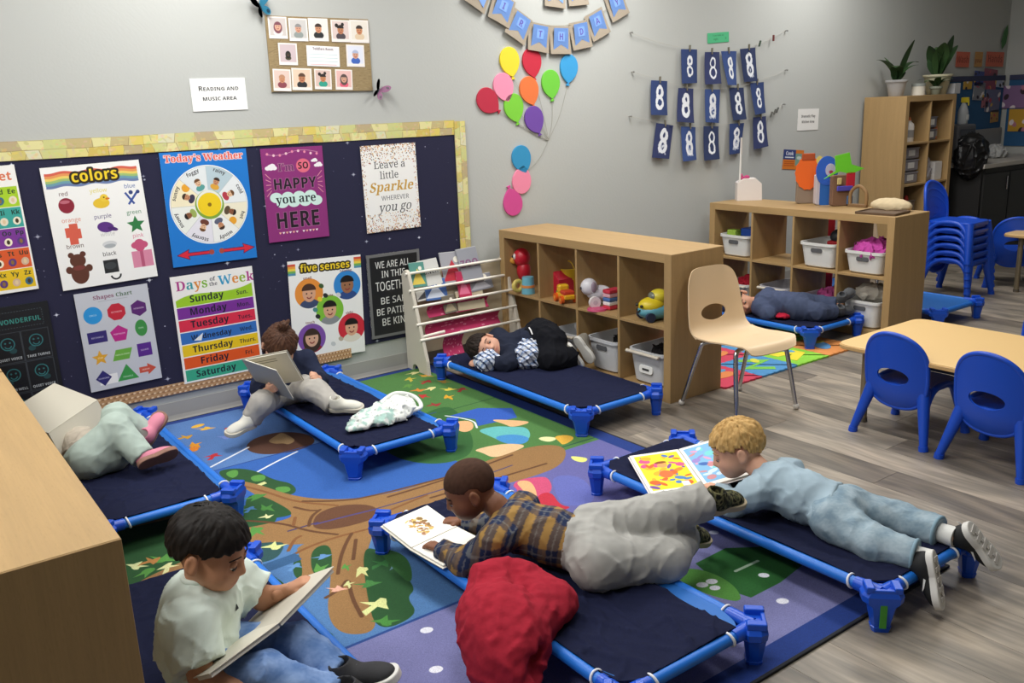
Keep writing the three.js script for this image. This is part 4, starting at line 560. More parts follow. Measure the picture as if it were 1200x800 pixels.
  let p = W(890.5, 51, .03); pin(p.x, p.y, p.z, -.35, '#4a5a4c', 'green empty clothespin on the upper string', null); p = W(906.5, 44.5, .03); pin(p.x, p.y, p.z, 0, '#7a3c3a', 'dark red empty clothespin on the upper string', null);
  for (const [u, v] of [[904, 134], [908, 131], [911, 129]]) { p = W(u, v, .03); pin(p.x, p.y, p.z, -.5, '#5c5c58', 'grey clothespin bunched at the end of the lower string', 'spare clothespins'); }
}
// ---------------------------------------------------------------- printed classroom rug
{
  const x0 = -2.91, x1 = -.545, z0 = .035, z1 = 3.36, S = 600, w = Math.round((x1 - x0) * S), h = Math.round((z1 - z0) * S), H = .008;
  const tex = canvasTex(w, h, (g) => {
    const rp = (u, v) => { const p = F(u, v, H); return [(p.x - x0) * S, (p.z - z0) * S]; }, mp = (x, z) => [(x - x0) * S, (z - z0) * S];
    const path = (pts, smooth, close = true) => { g.beginPath(); if (!smooth) pts.forEach((p, i) => (i ? g.lineTo(...p) : g.moveTo(...p))); else { const n = pts.length, m = (a, b) => [(a[0] + b[0]) / 2, (a[1] + b[1]) / 2]; if (close) { g.moveTo(...m(pts[n - 1], pts[0])); for (let i = 0; i < n; i++) g.quadraticCurveTo(...pts[i], ...m(pts[i], pts[(i + 1) % n])); } else { g.moveTo(...pts[0]); for (let i = 1; i < n - 1; i++) g.quadraticCurveTo(...pts[i], ...m(pts[i], pts[i + 1])); g.lineTo(...pts[n - 1]); } } if (close) g.closePath(); };
    const A = (c, pts, smooth = true) => { path(pts.map((p) => rp(...p)), smooth); g.fillStyle = c; g.fill(); };            // photo points on the rug
    const Z = (c, pts, smooth = true) => { path(pts.map((p) => mp(...p)), smooth); g.fillStyle = c; g.fill(); };            // metres
    const LN = (c, lw, pts, metres) => { path(pts.map((p) => (metres ? mp(...p) : rp(...p))), true, false); g.strokeStyle = c; g.lineWidth = lw * S; g.lineCap = 'round'; g.stroke(); };
    const border = '#15337a', b = .085; g.fillStyle = border; g.fillRect(0, 0, w, h);
    const grid = [z0 + .045, .86, 1.685, 2.5, z1 - b];
    const box = (c, xa, xb, za, zb) => { g.fillStyle = c; g.fillRect(...mp(xa, za), (xb - xa) * S, (zb - za) * S); };
    // grounds
    box('#4f74ac', x0 + b, -1.05, grid[0], grid[1]); box('#2a5aa6', x0 + b, -1.0, grid[1], 1.75); box('#47753a', -1.25, x1 - b, grid[0], 1.72); box('#605f9a', -1.35, x1 - b, 1.72, grid[3]); box('#4a74a6', x0 + b, -1.3, 1.72, grid[3]); box('#7273a2', x0 + b, x1 - b, grid[3], grid[4]);
    // wavy shore between water and grass
    Z('#47753a', [[-1.2, .1], [-.98, .3], [-1.02, .55], [-1.28, .85], [-1.34, 1.1], [-1.3, 1.4], [-1.25, 1.68], [-.6, 1.7], [-.62, .1]]);
    A('#2c5e2c', [[440, 520], [520, 470], [545, 490], [560, 530], [520, 545], [470, 540]]);
    // autumn leaves on the grass
    const leaf = (c, u, v, r, k) => { const [x, y] = rp(u, v); g.save(); g.translate(x, y); g.rotate(k); g.fillStyle = c; const n = 11, pt = (i) => { const a = i * 2 * Math.PI / n, q = r * S * (i % 2 ? .55 : 1.0) * (.8 + .35 * Math.sin(i * 2.3 + k)); return [Math.cos(a) * q, Math.sin(a) * q * .75]; }; path(Array.from({ length: n }, (_, i) => pt(i)), false); g.fill(); g.restore(); };
    [[485, 437, '#d8d090'], [498, 440, '#c58f2a'], [480, 444, '#b9a63a'], [500, 447, '#9c2626'], [491, 457, '#cf7a2a'], [496, 464, '#b32a2a'], [505, 455, '#d8cf8c'], [526, 456, '#d2c04a'], [525, 465, '#d09a22'], [541, 456, '#8a2424'], [510, 474, '#8f2a2a'], [520, 447, '#8a6a24'], [478, 452, '#5a8a3a'], [241, 502, '#d8a83a'], [228, 521, '#d08a22'], [250, 534, '#b3262e'], [218, 512, '#b98a2a'], [265, 512, '#6a7fc0']].forEach(([u, v, c], i) => leaf(c, u, v, .055, i));
    // small stuff hidden in the photo: more leaves along the back
    for (let i = 0; i < 8; i++) { const [x, y] = mp(-2.75 + i * .12, .2 + (i % 3) * .16); g.fillStyle = ['#d8a83a', '#b3262e', '#d07a22'][i % 3]; g.beginPath(); g.ellipse(x, y, 22, 13, i, 0, 7); g.fill(); }
    // brown hollow with a small animal, white lines, dark seams
    A('#4a2c1e', [[287, 522], [300, 512], [330, 505], [362, 508], [372, 518], [350, 528], [315, 533], [293, 530]]); A('#8a6f4c', [[313, 517], [322, 511], [330, 506], [340, 511], [347, 516], [338, 521], [332, 519], [322, 520]]);
    LN('#1d3f80', .008, [[-2.9, grid[1]], [-1.0, grid[1]]], true); LN('#27502a', .008, [[-1.0, .88], [-.6, .87]], true); LN('#1f4a3a', .009, [[-1.35, 1.66], [-.6, 1.69]], true);
    LN('#d5d9e0', .012, [[247, 547], [270, 535], [291, 524]]); LN('#d5d9e0', .012, [[285, 562], [315, 545], [348, 529]]);
    // bushes
    A('#1f4a24', [[252, 552], [275, 548], [300, 551], [320, 562], [343, 566], [349, 577], [330, 582], [300, 574], [270, 566]]); A('#4f8a3c', [[262, 554], [278, 549], [280, 556], [272, 561]]); A('#4f8a3c', [[292, 558], [310, 555], [312, 562], [297, 565]]); A('#4f8a3c', [[320, 571], [338, 569], [342, 575], [328, 578]]); A('#c6c98c', [[299, 568], [310, 564], [313, 566], [303, 570]], false);
    // leafy ground left of the trunk and in front of it
    Z('#1d4a23', [[-2.8, 1.2], [-2.45, 1.15], [-2.2, 1.28], [-2.1, 1.5], [-2.25, 1.62], [-2.4, 1.7], [-2.3, 2.0], [-2.35, 2.3], [-2.3, 2.48], [-2.8, 2.48]]);
    // the tree: trunk towards the grass, branches the other way
    const br = '#8e6a40', dk = '#5c3a20', md = '#7a4f2a';
    A(br, [[272, 562], [300, 566], [345, 582], [400, 586], [460, 578], [530, 556], [600, 528], [640, 520], [665, 524], [660, 545], [620, 560], [560, 575], [500, 592], [455, 612], [430, 628], [390, 632], [340, 640], [280, 632], [270, 622], [330, 610], [345, 604], [330, 596], [296, 578]]);
    A(br, [[345, 640], [352, 650], [350, 690], [372, 680], [374, 660], [386, 640], [388, 680], [382, 720], [400, 745], [446, 740], [430, 700], [428, 650], [440, 620], [400, 622]]);
    Z(br, [[-2.75, 1.68], [-2.4, 1.6], [-2.2, 1.62], [-2.2, 1.74], [-2.4, 1.74], [-2.75, 1.8]]); Z(br, [[-2.7, 1.1], [-2.35, 1.15], [-2.2, 1.25], [-2.25, 1.32], [-2.4, 1.25], [-2.72, 1.2]]);
    // the gaps between the branches
    const gd = '#1d4a23'; A(gd, [[288, 582], [300, 579], [318, 585], [346, 601], [332, 606], [300, 608], [287, 604]]); A(gd, [[343, 660], [350, 646], [355, 668], [352, 680], [344, 674]]); A(gd, [[365, 642], [389, 636], [389, 674], [372, 676], [364, 666]]); A('#234a4c', [[255, 642], [330, 633], [334, 640], [322, 658], [262, 664]]); A(gd, [[424, 640], [446, 645], [482, 654], [470, 668], [488, 690], [476, 700], [492, 720], [442, 742], [430, 700]]);
    A('#5f3c26', [[366, 612], [372, 601], [395, 592], [425, 590], [444, 595], [440, 607], [415, 615], [385, 621], [368, 619]]); LN('#4a3f70', .012, [[370, 614], [400, 606], [442, 596]]); LN('#3e3560', .010, [[338, 622], [372, 612]]); LN('#4a3f60', .009, [[440, 596], [520, 574], [600, 545]]);
    [[[272, 566], [310, 575], [345, 588], [395, 592]], [[355, 587], [400, 588], [450, 578], [530, 557]], [[455, 582], [520, 563], [600, 533]], [[447, 602], [465, 594], [500, 580]], [[505, 583], [560, 567], [640, 543]], [[362, 616], [363, 606], [375, 597]], [[334, 656], [350, 645], [390, 630], [430, 620]], [[396, 672], [398, 655], [406, 635], [412, 625]], [[414, 655], [416, 640], [417, 632]], [[338, 645], [344, 632], [352, 628]], [[290, 610], [330, 612], [360, 622], [395, 626]], [[382, 700], [400, 690], [408, 676], [412, 700], [424, 722]], [[344, 615], [346, 606]], [[345, 594], [360, 598], [372, 598]]].forEach((p, i) => LN(i % 3 ? dk : md, .014, p));
    // leaves among the branches
    [[300, 582, '#3f7a34', .06], [312, 595, '#3f7a34', .05], [293, 596, '#3f6fa0', .04], [313, 605, '#cfcf9a', .035], [300, 622, '#4f8a3c', .06], [378, 652, '#5a86b8', .04], [375, 666, '#4f8a3c', .05], [346, 663, '#5a86b8', .04], [322, 640, '#c9cf8a', .055], [424, 669, '#cfcf8c', .05], [432, 684, '#3f7a3c', .05], [405, 664, '#4f8a3c', .03], [442, 708, '#cfd490', .07], [452, 728, '#3f7f34', .05], [462, 664, '#5f7f90', .03], [395, 690, '#d8a08c', .04], [408, 684, '#c6c98c', .03], [448, 660, '#2f6a34', .05], [160, 663, '#c9cf98', .05], [172, 670, '#4f8a3c', .05], [190, 655, '#4f8a3c', .06], [196, 664, '#cfcf98', .05], [178, 657, '#a8743c', .05], [180, 684, '#4f8a5c', .04]].forEach(([u, v, c, r], i) => leaf(c, u, v, r, i * 1.3));
    Z('#2c5580', [[-2.8, 1.86], [-2.2, 1.84], [-2.2, 1.9], [-2.8, 1.94]], false);
    A('#2d5f2c', [[440, 640], [480, 650], [485, 690], [455, 660]]);
    // reading child on the grass: book, face, top, legs
    A('#2a56b0', [[527, 487], [560, 478], [600, 478], [606, 489], [560, 499], [557, 491]], false); LN('#dfe3ea', .010, [[522, 487], [555, 491], [559, 501]]); A('#d8a878', [[530, 494], [553, 492], [556, 502], [545, 507], [534, 503]]);
    A('#5fb0b0', [[558, 504], [580, 499], [600, 500], [618, 500], [623, 512], [610, 520], [590, 518], [572, 510]]); A('#3f86c0', [[576, 512], [600, 508], [622, 512], [616, 520], [595, 521]]); A('#d8ab7c', [[572, 491], [600, 492], [626, 494], [600, 501], [592, 497]]); A('#d8b48a', [[553, 527], [590, 519], [620, 521], [600, 530], [578, 537], [565, 530]]);
    A('#d7d9a0', [[630, 513], [640, 511], [655, 513], [645, 518], [634, 516]]); A('#d6a63a', [[648, 511], [665, 509], [675, 513], [660, 522], [655, 517]]); A('#d8d878', [[667, 534], [680, 535], [690, 537], [685, 542], [673, 540]]);
    // figure in pink
    A('#c24a70', [[605, 562], [635, 558], [643, 560], [648, 572], [640, 582], [615, 580], [600, 572]]); A('#b8283c', [[628, 580], [646, 575], [656, 592], [672, 594], [650, 600], [632, 600]]); A('#d8a878', [[603, 564], [620, 562], [628, 572], [630, 586], [636, 592], [622, 590], [614, 575]]); A('#5a5aa8', [[590, 572], [600, 568], [608, 575], [600, 580]]); A('#5f66ac', [[646, 558], [672, 556], [690, 565], [700, 590], [660, 594], [650, 575]]);
    // near field: purple with pale dots, the green patch
    A('#1d5a22', [[815, 660], [850, 642], [900, 640], [940, 662], [915, 682], [880, 700], [850, 690]], false); A('#4f8a38', [[790, 668], [815, 665], [845, 675], [865, 690], [870, 706], [840, 700], [800, 685]]); LN('#a8bfa8', .012, [[862, 669], [888, 657]]);
    LN('#1d3f80', .012, [[-2.82, grid[3]], [-1.6, grid[3]]], true);
    [[500, 738], [511, 784], [795, 653], [917, 704], [834, 681], [823, 685]].forEach(([u, v]) => { const [x, y] = rp(u, v); g.fillStyle = '#dfe0ea'; g.beginPath(); g.ellipse(x, y, 12, 10, .4, 0, 7); g.fill(); });
    const r = rng(9); for (let i = 0; i < 10; i++) { const [x, y] = mp(-2.7 + r() * 2, 2.58 + r() * .6); g.fillStyle = '#dfe0ea'; g.beginPath(); g.ellipse(x, y, 11, 9, r(), 0, 7); g.fill(); }
    // border again on top, then the pile
    g.fillStyle = border; g.fillRect(0, 0, w, .045 * S); g.fillRect(0, h - b * S, w, b * S); g.fillRect(0, 0, b * S, h); g.fillRect(w - b * S, 0, b * S, h);
    const im = g.getImageData(0, 0, w, h), d = im.data; for (let i = 0; i < d.length; i += 4) { const k = .90 + r() * .2; d[i] *= k; d[i + 1] *= k; d[i + 2] *= k; } g.putImageData(im, 0, 0);
  });
  const t = thing('classroom_rug', 'large printed rug with a brown tree, leaves and a dark blue border', 'rug', null, [(x0 + x1) / 2, 0, (z0 + z1) / 2]);
  const top = new THREE.PlaneGeometry(x1 - x0, z1 - z0).rotateX(-Math.PI / 2).translate(0, H, 0);
  mesh('pile', [new THREE.BoxGeometry(x1 - x0, H - .001, z1 - z0).translate(0, (H - .001) / 2, 0)].concat([]), mat('#1b2c55', .95), t);
  mesh('print', top, new THREE.MeshStandardMaterial({ map: tex, roughness: .95 }), t);
  const e = .006; mesh('binding', [bx(x1 - x0 + e * 2, H + .001, e * 2, 0, (H + .001) / 2, (z1 - z0) / 2, .003), bx(x1 - x0 + e * 2, H + .001, e * 2, 0, (H + .001) / 2, -(z1 - z0) / 2, .003), bx(e * 2, H + .001, z1 - z0, (x1 - x0) / 2, (H + .001) / 2, 0, .003), bx(e * 2, H + .001, z1 - z0, -(x1 - x0) / 2, (H + .001) / 2, 0, .003)], mat('#1d1f26', .9), t);
}
// ---------------------------------------------------------------- foam puzzle mat
{
  const t = thing('foam_mat', 'rainbow foam puzzle mat on the floor under the cot', 'mat', null, [0, 0, 0]);
  const cols = [['#d2405c', '#e58a4e', '#5a9ac8'], ['#4f94cc', '#7ec84e', '#d8d84a'], ['#8ccf3e', '#e8d838', '#58a0c8'], ['#e0904e', '#5a94c8', '#d8c84e']], TS = .31, X0 = .40, Z1 = 1.59;
  const tileShape = () => { const s = new THREE.Shape(), n = 6, a = TS / 2, tooth = .011; const side = (dx, dy, ox, oy) => { for (let i = 0; i < n; i++) { const f = (i + .25) / n, f2 = (i + .75) / n, f3 = (i + 1) / n; s.lineTo(ox + dx * (f - .08) * TS, oy + dy * (f - .08) * TS); s.quadraticCurveTo(ox + dx * (f + .25 / n) * TS + dy * tooth * 2, oy + dy * (f + .25 / n) * TS - dx * tooth * 2, ox + dx * (f2 + .08) * TS, oy + dy * (f2 + .08) * TS); } }; s.moveTo(-a, -a); side(1, 0, -a, -a); s.lineTo(a, -a); side(0, 1, a, -a); s.lineTo(a, a); side(-1, 0, a, a); s.lineTo(-a, a); side(0, -1, -a, a); s.closePath(); return s; };
  const tg = extrude(tileShape(), .009, .001, 1, 3).rotateX(-Math.PI / 2), inl = [extrude(ellipseShape(.09, .05), .0015, 0, 1, 14).rotateX(-Math.PI / 2), extrude(poly([[-.1, -.09], [-.03, -.09], [0, .02], [.03, -.09], [.1, -.09], [.04, .1], [-.04, .1]]), .0015).rotateX(-Math.PI / 2), extrude(poly([[-.09, -.1], [.1, -.1], [.1, -.05], [-.02, -.05], [.1, .1], [-.09, .1], [-.09, .05], [.03, .05]]), .0015).rotateX(-Math.PI / 2)];
  for (let i = 0; i < 4; i++) for (let j = 0; j < 4; j++) { const x = X0 + TS * (i + .5), z = Z1 - TS * (j + .5), c = cols[(i + j * 3) % 4], m = mesh('foam_tile', tg, mat(c[0], .8), t); m.position.set(x, .001 + ((i + j) % 2) * .0006, z); const q = mesh('inlay', inl[(i * 2 + j) % 3], mat(c[1], .8), m); q.position.y = .0102; q.rotation.y = (i * 3 + j) * .8; const q2 = mesh('inlay', inl[0], mat(c[2], .8), m); q2.position.set(.05, .0113, -.06); q2.scale.set(.5, .5, .5); q2.rotation.y = i + j; }
}
// ---------------------------------------------------------------- figures: distance fields meshed with surface nets
function cap(a, b, ra, rb = ra) { const ax = a.x, ay = a.y, az = a.z, dx = b.x - ax, dy = b.y - ay, dz = b.z - az, L = dx * dx + dy * dy + dz * dz || 1e-9; return (x, y, z) => { const px = x - ax, py = y - ay, pz = z - az; let t = (px * dx + py * dy + pz * dz) / L; t = t < 0 ? 0 : t > 1 ? 1 : t; const qx = px - dx * t, qy = py - dy * t, qz = pz - dz * t; return Math.sqrt(qx * qx + qy * qy + qz * qz) - (ra + (rb - ra) * t); }; }
function ell(c, rx, ry, rz) { const m = Math.min(rx, ry, rz); return (x, y, z) => { const px = (x - c.x) / rx, py = (y - c.y) / ry, pz = (z - c.z) / rz, k0 = Math.sqrt(px * px + py * py + pz * pz), k1 = Math.sqrt((px / rx) ** 2 + (py / ry) ** 2 + (pz / rz) ** 2); return k1 < 1e-6 ? -m : k0 * (k0 - 1) / k1; }; }
function smin(a, b, k) { const h = Math.max(k - Math.abs(a - b), 0) / k; return Math.min(a, b) - h * h * k * .25; }
function uni(list, k) { return (x, y, z) => { let d = 1e3; for (let i = 0; i < list.length; i++) { const e = list[i](x, y, z); d = d > 900 ? e : smin(d, e, k); } return d; }; }
function inFrame(f, c, X, Y, Z) { return (x, y, z) => { const px = x - c.x, py = y - c.y, pz = z - c.z; return f(px * X.x + py * X.y + pz * X.z, px * Y.x + py * Y.y + pz * Y.z, px * Z.x + py * Z.y + pz * Z.z); }; }
function net(f, lo, hi, cell, slack = .012) {
  const nx = Math.ceil((hi.x - lo.x) / cell) + 1, ny = Math.ceil((hi.y - lo.y) / cell) + 1, nz = Math.ceil((hi.z - lo.z) / cell) + 1, D = new Float32Array(nx * ny * nz), B = 6, at_ = (i, j, k) => (k * ny + j) * nx + i;
  const rad = B * cell * .87 + slack;
  for (let k0 = 0; k0 < nz; k0 += B) for (let j0 = 0; j0 < ny; j0 += B) for (let i0 = 0; i0 < nx; i0 += B) {
    const c = f(lo.x + (i0 + B / 2) * cell, lo.y + (j0 + B / 2) * cell, lo.z + (k0 + B / 2) * cell), far = Math.abs(c) > rad;
    for (let k = k0; k < Math.min(nz, k0 + B); k++) for (let j = j0; j < Math.min(ny, j0 + B); j++) for (let i = i0; i < Math.min(nx, i0 + B); i++) D[at_(i, j, k)] = far ? c : f(lo.x + i * cell, lo.y + j * cell, lo.z + k * cell);
  }
  const id = new Int32Array(nx * ny * nz).fill(-1), P = [], I = [], o = [[0, 0, 0], [1, 0, 0], [0, 1, 0], [1, 1, 0], [0, 0, 1], [1, 0, 1], [0, 1, 1], [1, 1, 1]], E = [[0, 1], [2, 3], [4, 5], [6, 7], [0, 2], [1, 3], [4, 6], [5, 7], [0, 4], [1, 5], [2, 6], [3, 7]];
  for (let k = 0; k < nz - 1; k++) for (let j = 0; j < ny - 1; j++) for (let i = 0; i < nx - 1; i++) {
    let m = 0; const v = []; for (let c = 0; c < 8; c++) { const d = D[at_(i + o[c][0], j + o[c][1], k + o[c][2])]; v.push(d); if (d < 0) m |= 1 << c; } if (m === 0 || m === 255) continue;
    let x = 0, y = 0, z = 0, n = 0; for (const [a, b] of E) { if ((v[a] < 0) === (v[b] < 0)) continue; const t = v[a] / (v[a] - v[b]); x += lerp(o[a][0], o[b][0], t); y += lerp(o[a][1], o[b][1], t); z += lerp(o[a][2], o[b][2], t); n++; }
    id[at_(i, j, k)] = P.length / 3; P.push(lo.x + (i + x / n) * cell, lo.y + (j + y / n) * cell, lo.z + (k + z / n) * cell);
  }
  const quad = (a, b, c, d, flip) => { if (a < 0 || b < 0 || c < 0 || d < 0) return; flip ? I.push(a, c, b, a, d, c) : I.push(a, b, c, a, c, d); };
  for (let k = 1; k < nz - 1; k++) for (let j = 1; j < ny - 1; j++) for (let i = 1; i < nx - 1; i++) {
    const d = D[at_(i, j, k)] < 0;
    if (d !== D[at_(i + 1, j, k)] < 0) quad(id[at_(i, j - 1, k - 1)], id[at_(i, j, k - 1)], id[at_(i, j, k)], id[at_(i, j - 1, k)], !d);
    if (d !== D[at_(i, j + 1, k)] < 0) quad(id[at_(i - 1, j, k - 1)], id[at_(i - 1, j, k)], id[at_(i, j, k)], id[at_(i, j, k - 1)], !d);
    if (d !== D[at_(i, j, k + 1)] < 0) quad(id[at_(i - 1, j - 1, k)], id[at_(i, j - 1, k)], id[at_(i, j, k)], id[at_(i - 1, j, k)], !d);
  }
  const g = new THREE.BufferGeometry(); g.setAttribute('position', new THREE.Float32BufferAttribute(P, 3)); g.setIndex(I); g.computeVertexNormals(); return g;
}
const LIN = (hex) => { const c = new THREE.Color(hex); return [c.r, c.g, c.b]; };
function paint(g, fn) { const p = g.attributes.position, c = new Float32Array(p.count * 3); for (let i = 0; i < p.count; i++) { const k = fn(p.getX(i), p.getY(i), p.getZ(i)); c[i * 3] = k[0]; c[i * 3 + 1] = k[1]; c[i * 3 + 2] = k[2]; } g.setAttribute('color', new THREE.BufferAttribute(c, 3)); return g; }
const vcMat = (r, o = {}) => { const k = 'vc' + r + JSON.stringify(o); if (!M.has(k)) M.set(k, new THREE.MeshPhysicalMaterial({ vertexColors: true, roughness: r, specularIntensity: r > .8 ? .3 : .8, ...o })); return M.get(k); };
function bounds(pts, pad) { const lo = V(1e9, 1e9, 1e9), hi = V(-1e9, -1e9, -1e9); for (const p of pts) { lo.min(p); hi.max(p); } return [lo.subScalar(pad), hi.addScalar(pad)]; }
const frameOf = (fwd, up) => { const Z = fwd.clone().normalize(), X = up.clone().cross(Z).normalize(), Y = Z.clone().cross(X); return [X, Y, Z]; };   // X = the figure's left
const fold = (x, y, z, s, f) => { const w = .035, wx = n3(x * 5 + s, y * 5, z * 5) * w, wy = n3(x * 5, y * 5 + s, z * 5 + 7) * w, a = n3((x + wx) * f * .75 + s, (y + wy) * f * .45, (z - wx) * f * .75), b = n3((x - wy) * f * .6 - s, (y + wx) * f * .9 + 4, z * f * .5); return (1 - Math.abs(a)) ** 4 * .75 + (1 - Math.abs(b)) ** 5 * .5 + .18; };

// the head in its own frame: x = left, y = up, z = face; metres for a toddler
function headField() {
  const main = uni([ell(V(0, .026, -.012), .072, .078, .088), ell(V(0, -.030, .022), .056, .062, .060), ell(V(.030, -.032, .046), .030, .028, .026), ell(V(-.030, -.032, .046), .030, .028, .026), ell(V(0, -.066, .050), .024, .020, .022)], .035);
  const nose = uni([cap(V(0, .002, .078), V(0, -.022, .090), .0065, .0095), ell(V(.009, -.024, .083), .007, .006, .007), ell(V(-.009, -.024, .083), .007, .006, .007)], .008);
  const lips = uni([ell(V(0, -.0475, .0755), .0185, .0046, .008), ell(V(0, -.0555, .0745), .0155, .0052, .008)], .003);
  const ears = [1, -1].map((s) => uni([ell(V(s * .081, -.002, -.010), .010, .025, .017), ell(V(s * .079, -.020, -.003), .008, .010, .010)], .008));
  const earCut = [1, -1].map((s) => ell(V(s * .092, .001, -.007), .006, .017, .009)), sock = [1, -1].map((s) => ell(V(s * .029, .001, .083), .019, .011, .013));
  return (x, y, z) => { let d = main(x, y, z); for (const s of sock) d = -smin(-d, s(x, y, z), .010); d = smin(d, nose(x, y, z), .012); d = smin(d, lips(x, y, z), .007); for (const e of ears) d = smin(d, e(x, y, z), .006); for (const e of earCut) d = -smin(-d, e(x, y, z), .005); return d; };
}
const HEAD = headField();
function handBones(w, dir, palm, side, curl = .6, s = 1, spread = .12, thumbIn = .3) {
  const Y = dir.clone().normalize(), Z = palm.clone().addScaledVector(Y, -palm.dot(Y)).normalize(), X = Y.clone().cross(Z).multiplyScalar(side), P = (x, y, z) => w.clone().addScaledVector(X, x * s).addScaledVector(Y, y * s).addScaledVector(Z, z * s), out = [], pts = [];
  const add = (a, b, ra, rb) => { out.push(cap(a, b, ra * s, rb * s)); pts.push(a, b); };
  add(P(0, -.03, 0), P(0, .012, 0), .0175, .016);
  for (let i = 0; i < 4; i++) { const bx_ = [.017, .0058, -.0055, -.016][i], len = [.036, .040, .037, .029][i], sp = [.5, .15, -.2, -.6][i] * spread; add(P(bx_ * .6, .008, 0), P(bx_, .048, 0), .0115, .0095); let p = [bx_, .048, 0], a = curl * .35; for (let k = 0; k < 3; k++) { const l = len * [.45, .32, .25][k], q = [p[0] + Math.sin(sp) * l, p[1] + Math.cos(a) * l, p[2] + Math.sin(a) * l]; add(P(...p), P(...q), [.0072, .0066, .006][k], [.0066, .006, .0052][k]); p = q; a += curl * [.9, .8, .5][k]; } }
  add(P(.010, .010, .003), P(.027, .028, .008), .011, .0085); add(P(.027, .028, .008), P(.034 - thumbIn * .012, .044, .012 + thumbIn * .012), .0078, .007); add(P(.034 - thumbIn * .012, .044, .012 + thumbIn * .012), P(.036 - thumbIn * .022, .058, .014 + thumbIn * .02), .0066, .0055);
  return { f: uni(out, .006 * s), pts, tip: P(0, .06, 0) };
}
// shoe in its frame: heel at the origin, z = toe, y = up
function shoe(name, pos, fwd, up, parent, O, o) {
  const t = new THREE.Group(); t.name = name; parent.add(t); const [X, Y, Z] = frameOf(fwd, up); t.matrixAutoUpdate = true; const m = new THREE.Matrix4().makeBasis(X, Y, Z); t.quaternion.setFromRotationMatrix(m); t.position.copy(pos).sub(O); t.scale.setScalar(o.s || 1);
  const up_ = uni([ell(V(0, .032, .022), .028, .034, .032), ell(V(0, .028, .075), .031, .026, .045), ell(V(0, .022, .122), .031, .020, .034), cap(V(0, .04, .03), V(0, .068, .022), .029, .027)], .03), open = cap(V(0, .062, .026), V(0, .12, .02), .021, .03);
  mesh('upper', net((x, y, z) => Math.max(-smin(-up_(x, y, z), open(x, y, z), .006), .010 - y), V(-.045, -.004, -.03), V(.045, .10, .175), .004), o.upper, t); if (o.paint) { paint(t.children[0].geometry, o.paint); t.children[0].material = vcMat(.85); }
  const s = new THREE.Shape(); s.moveTo(0, -.012); s.bezierCurveTo(.032, -.012, .033, .03, .027, .06); s.bezierCurveTo(.028, .09, .042, .11, .036, .135); s.bezierCurveTo(.03, .165, -.018, .17, -.03, .145); s.bezierCurveTo(-.042, .11, -.028, .09, -.027, .06); s.bezierCurveTo(-.033, .03, -.032, -.012, 0, -.012);
  const sole = mesh('sole', extrude(s, .014, .004, 2, 14).rotateX(Math.PI / 2).scale(1, 1, 1).translate(0, .018, 0), o.sole, t);
  if (o.tread) { const tr = []; for (let i = 0; i < 5; i++) tr.push(bx(.05 - Math.abs(i - 2.4) * .004, .004, .016, 0, -.002, .012 + i * .03, .002)); for (let i = 0; i < 4; i++) tr.push(bx(.012, .004, .012, 0, -.002, .027 + i * .03, .002)); mesh('tread', tr, o.tread, sole); }
  if (o.mark) { const mk = extrude(poly([[0, .0], [.05, .018], [.058, .024], [.012, .012], [.002, .010]]), .0012); for (const k of [1, -1]) mesh('side_mark', mk.clone().rotateY(k * -Math.PI / 2).scale(1, 1, 1).translate(k * .0315, .022, k > 0 ? .045 : .045), o.mark, t); }
  if (o.lace) for (let i = 0; i < 3; i++) mesh('lace', tube([V(-.018, .046 - i * .004, .062 + i * .016), V(0, .058 - i * .006, .066 + i * .016), V(.018, .046 - i * .004, .062 + i * .016)], .0025, 10, 6), o.lace, t);
  return t;
}
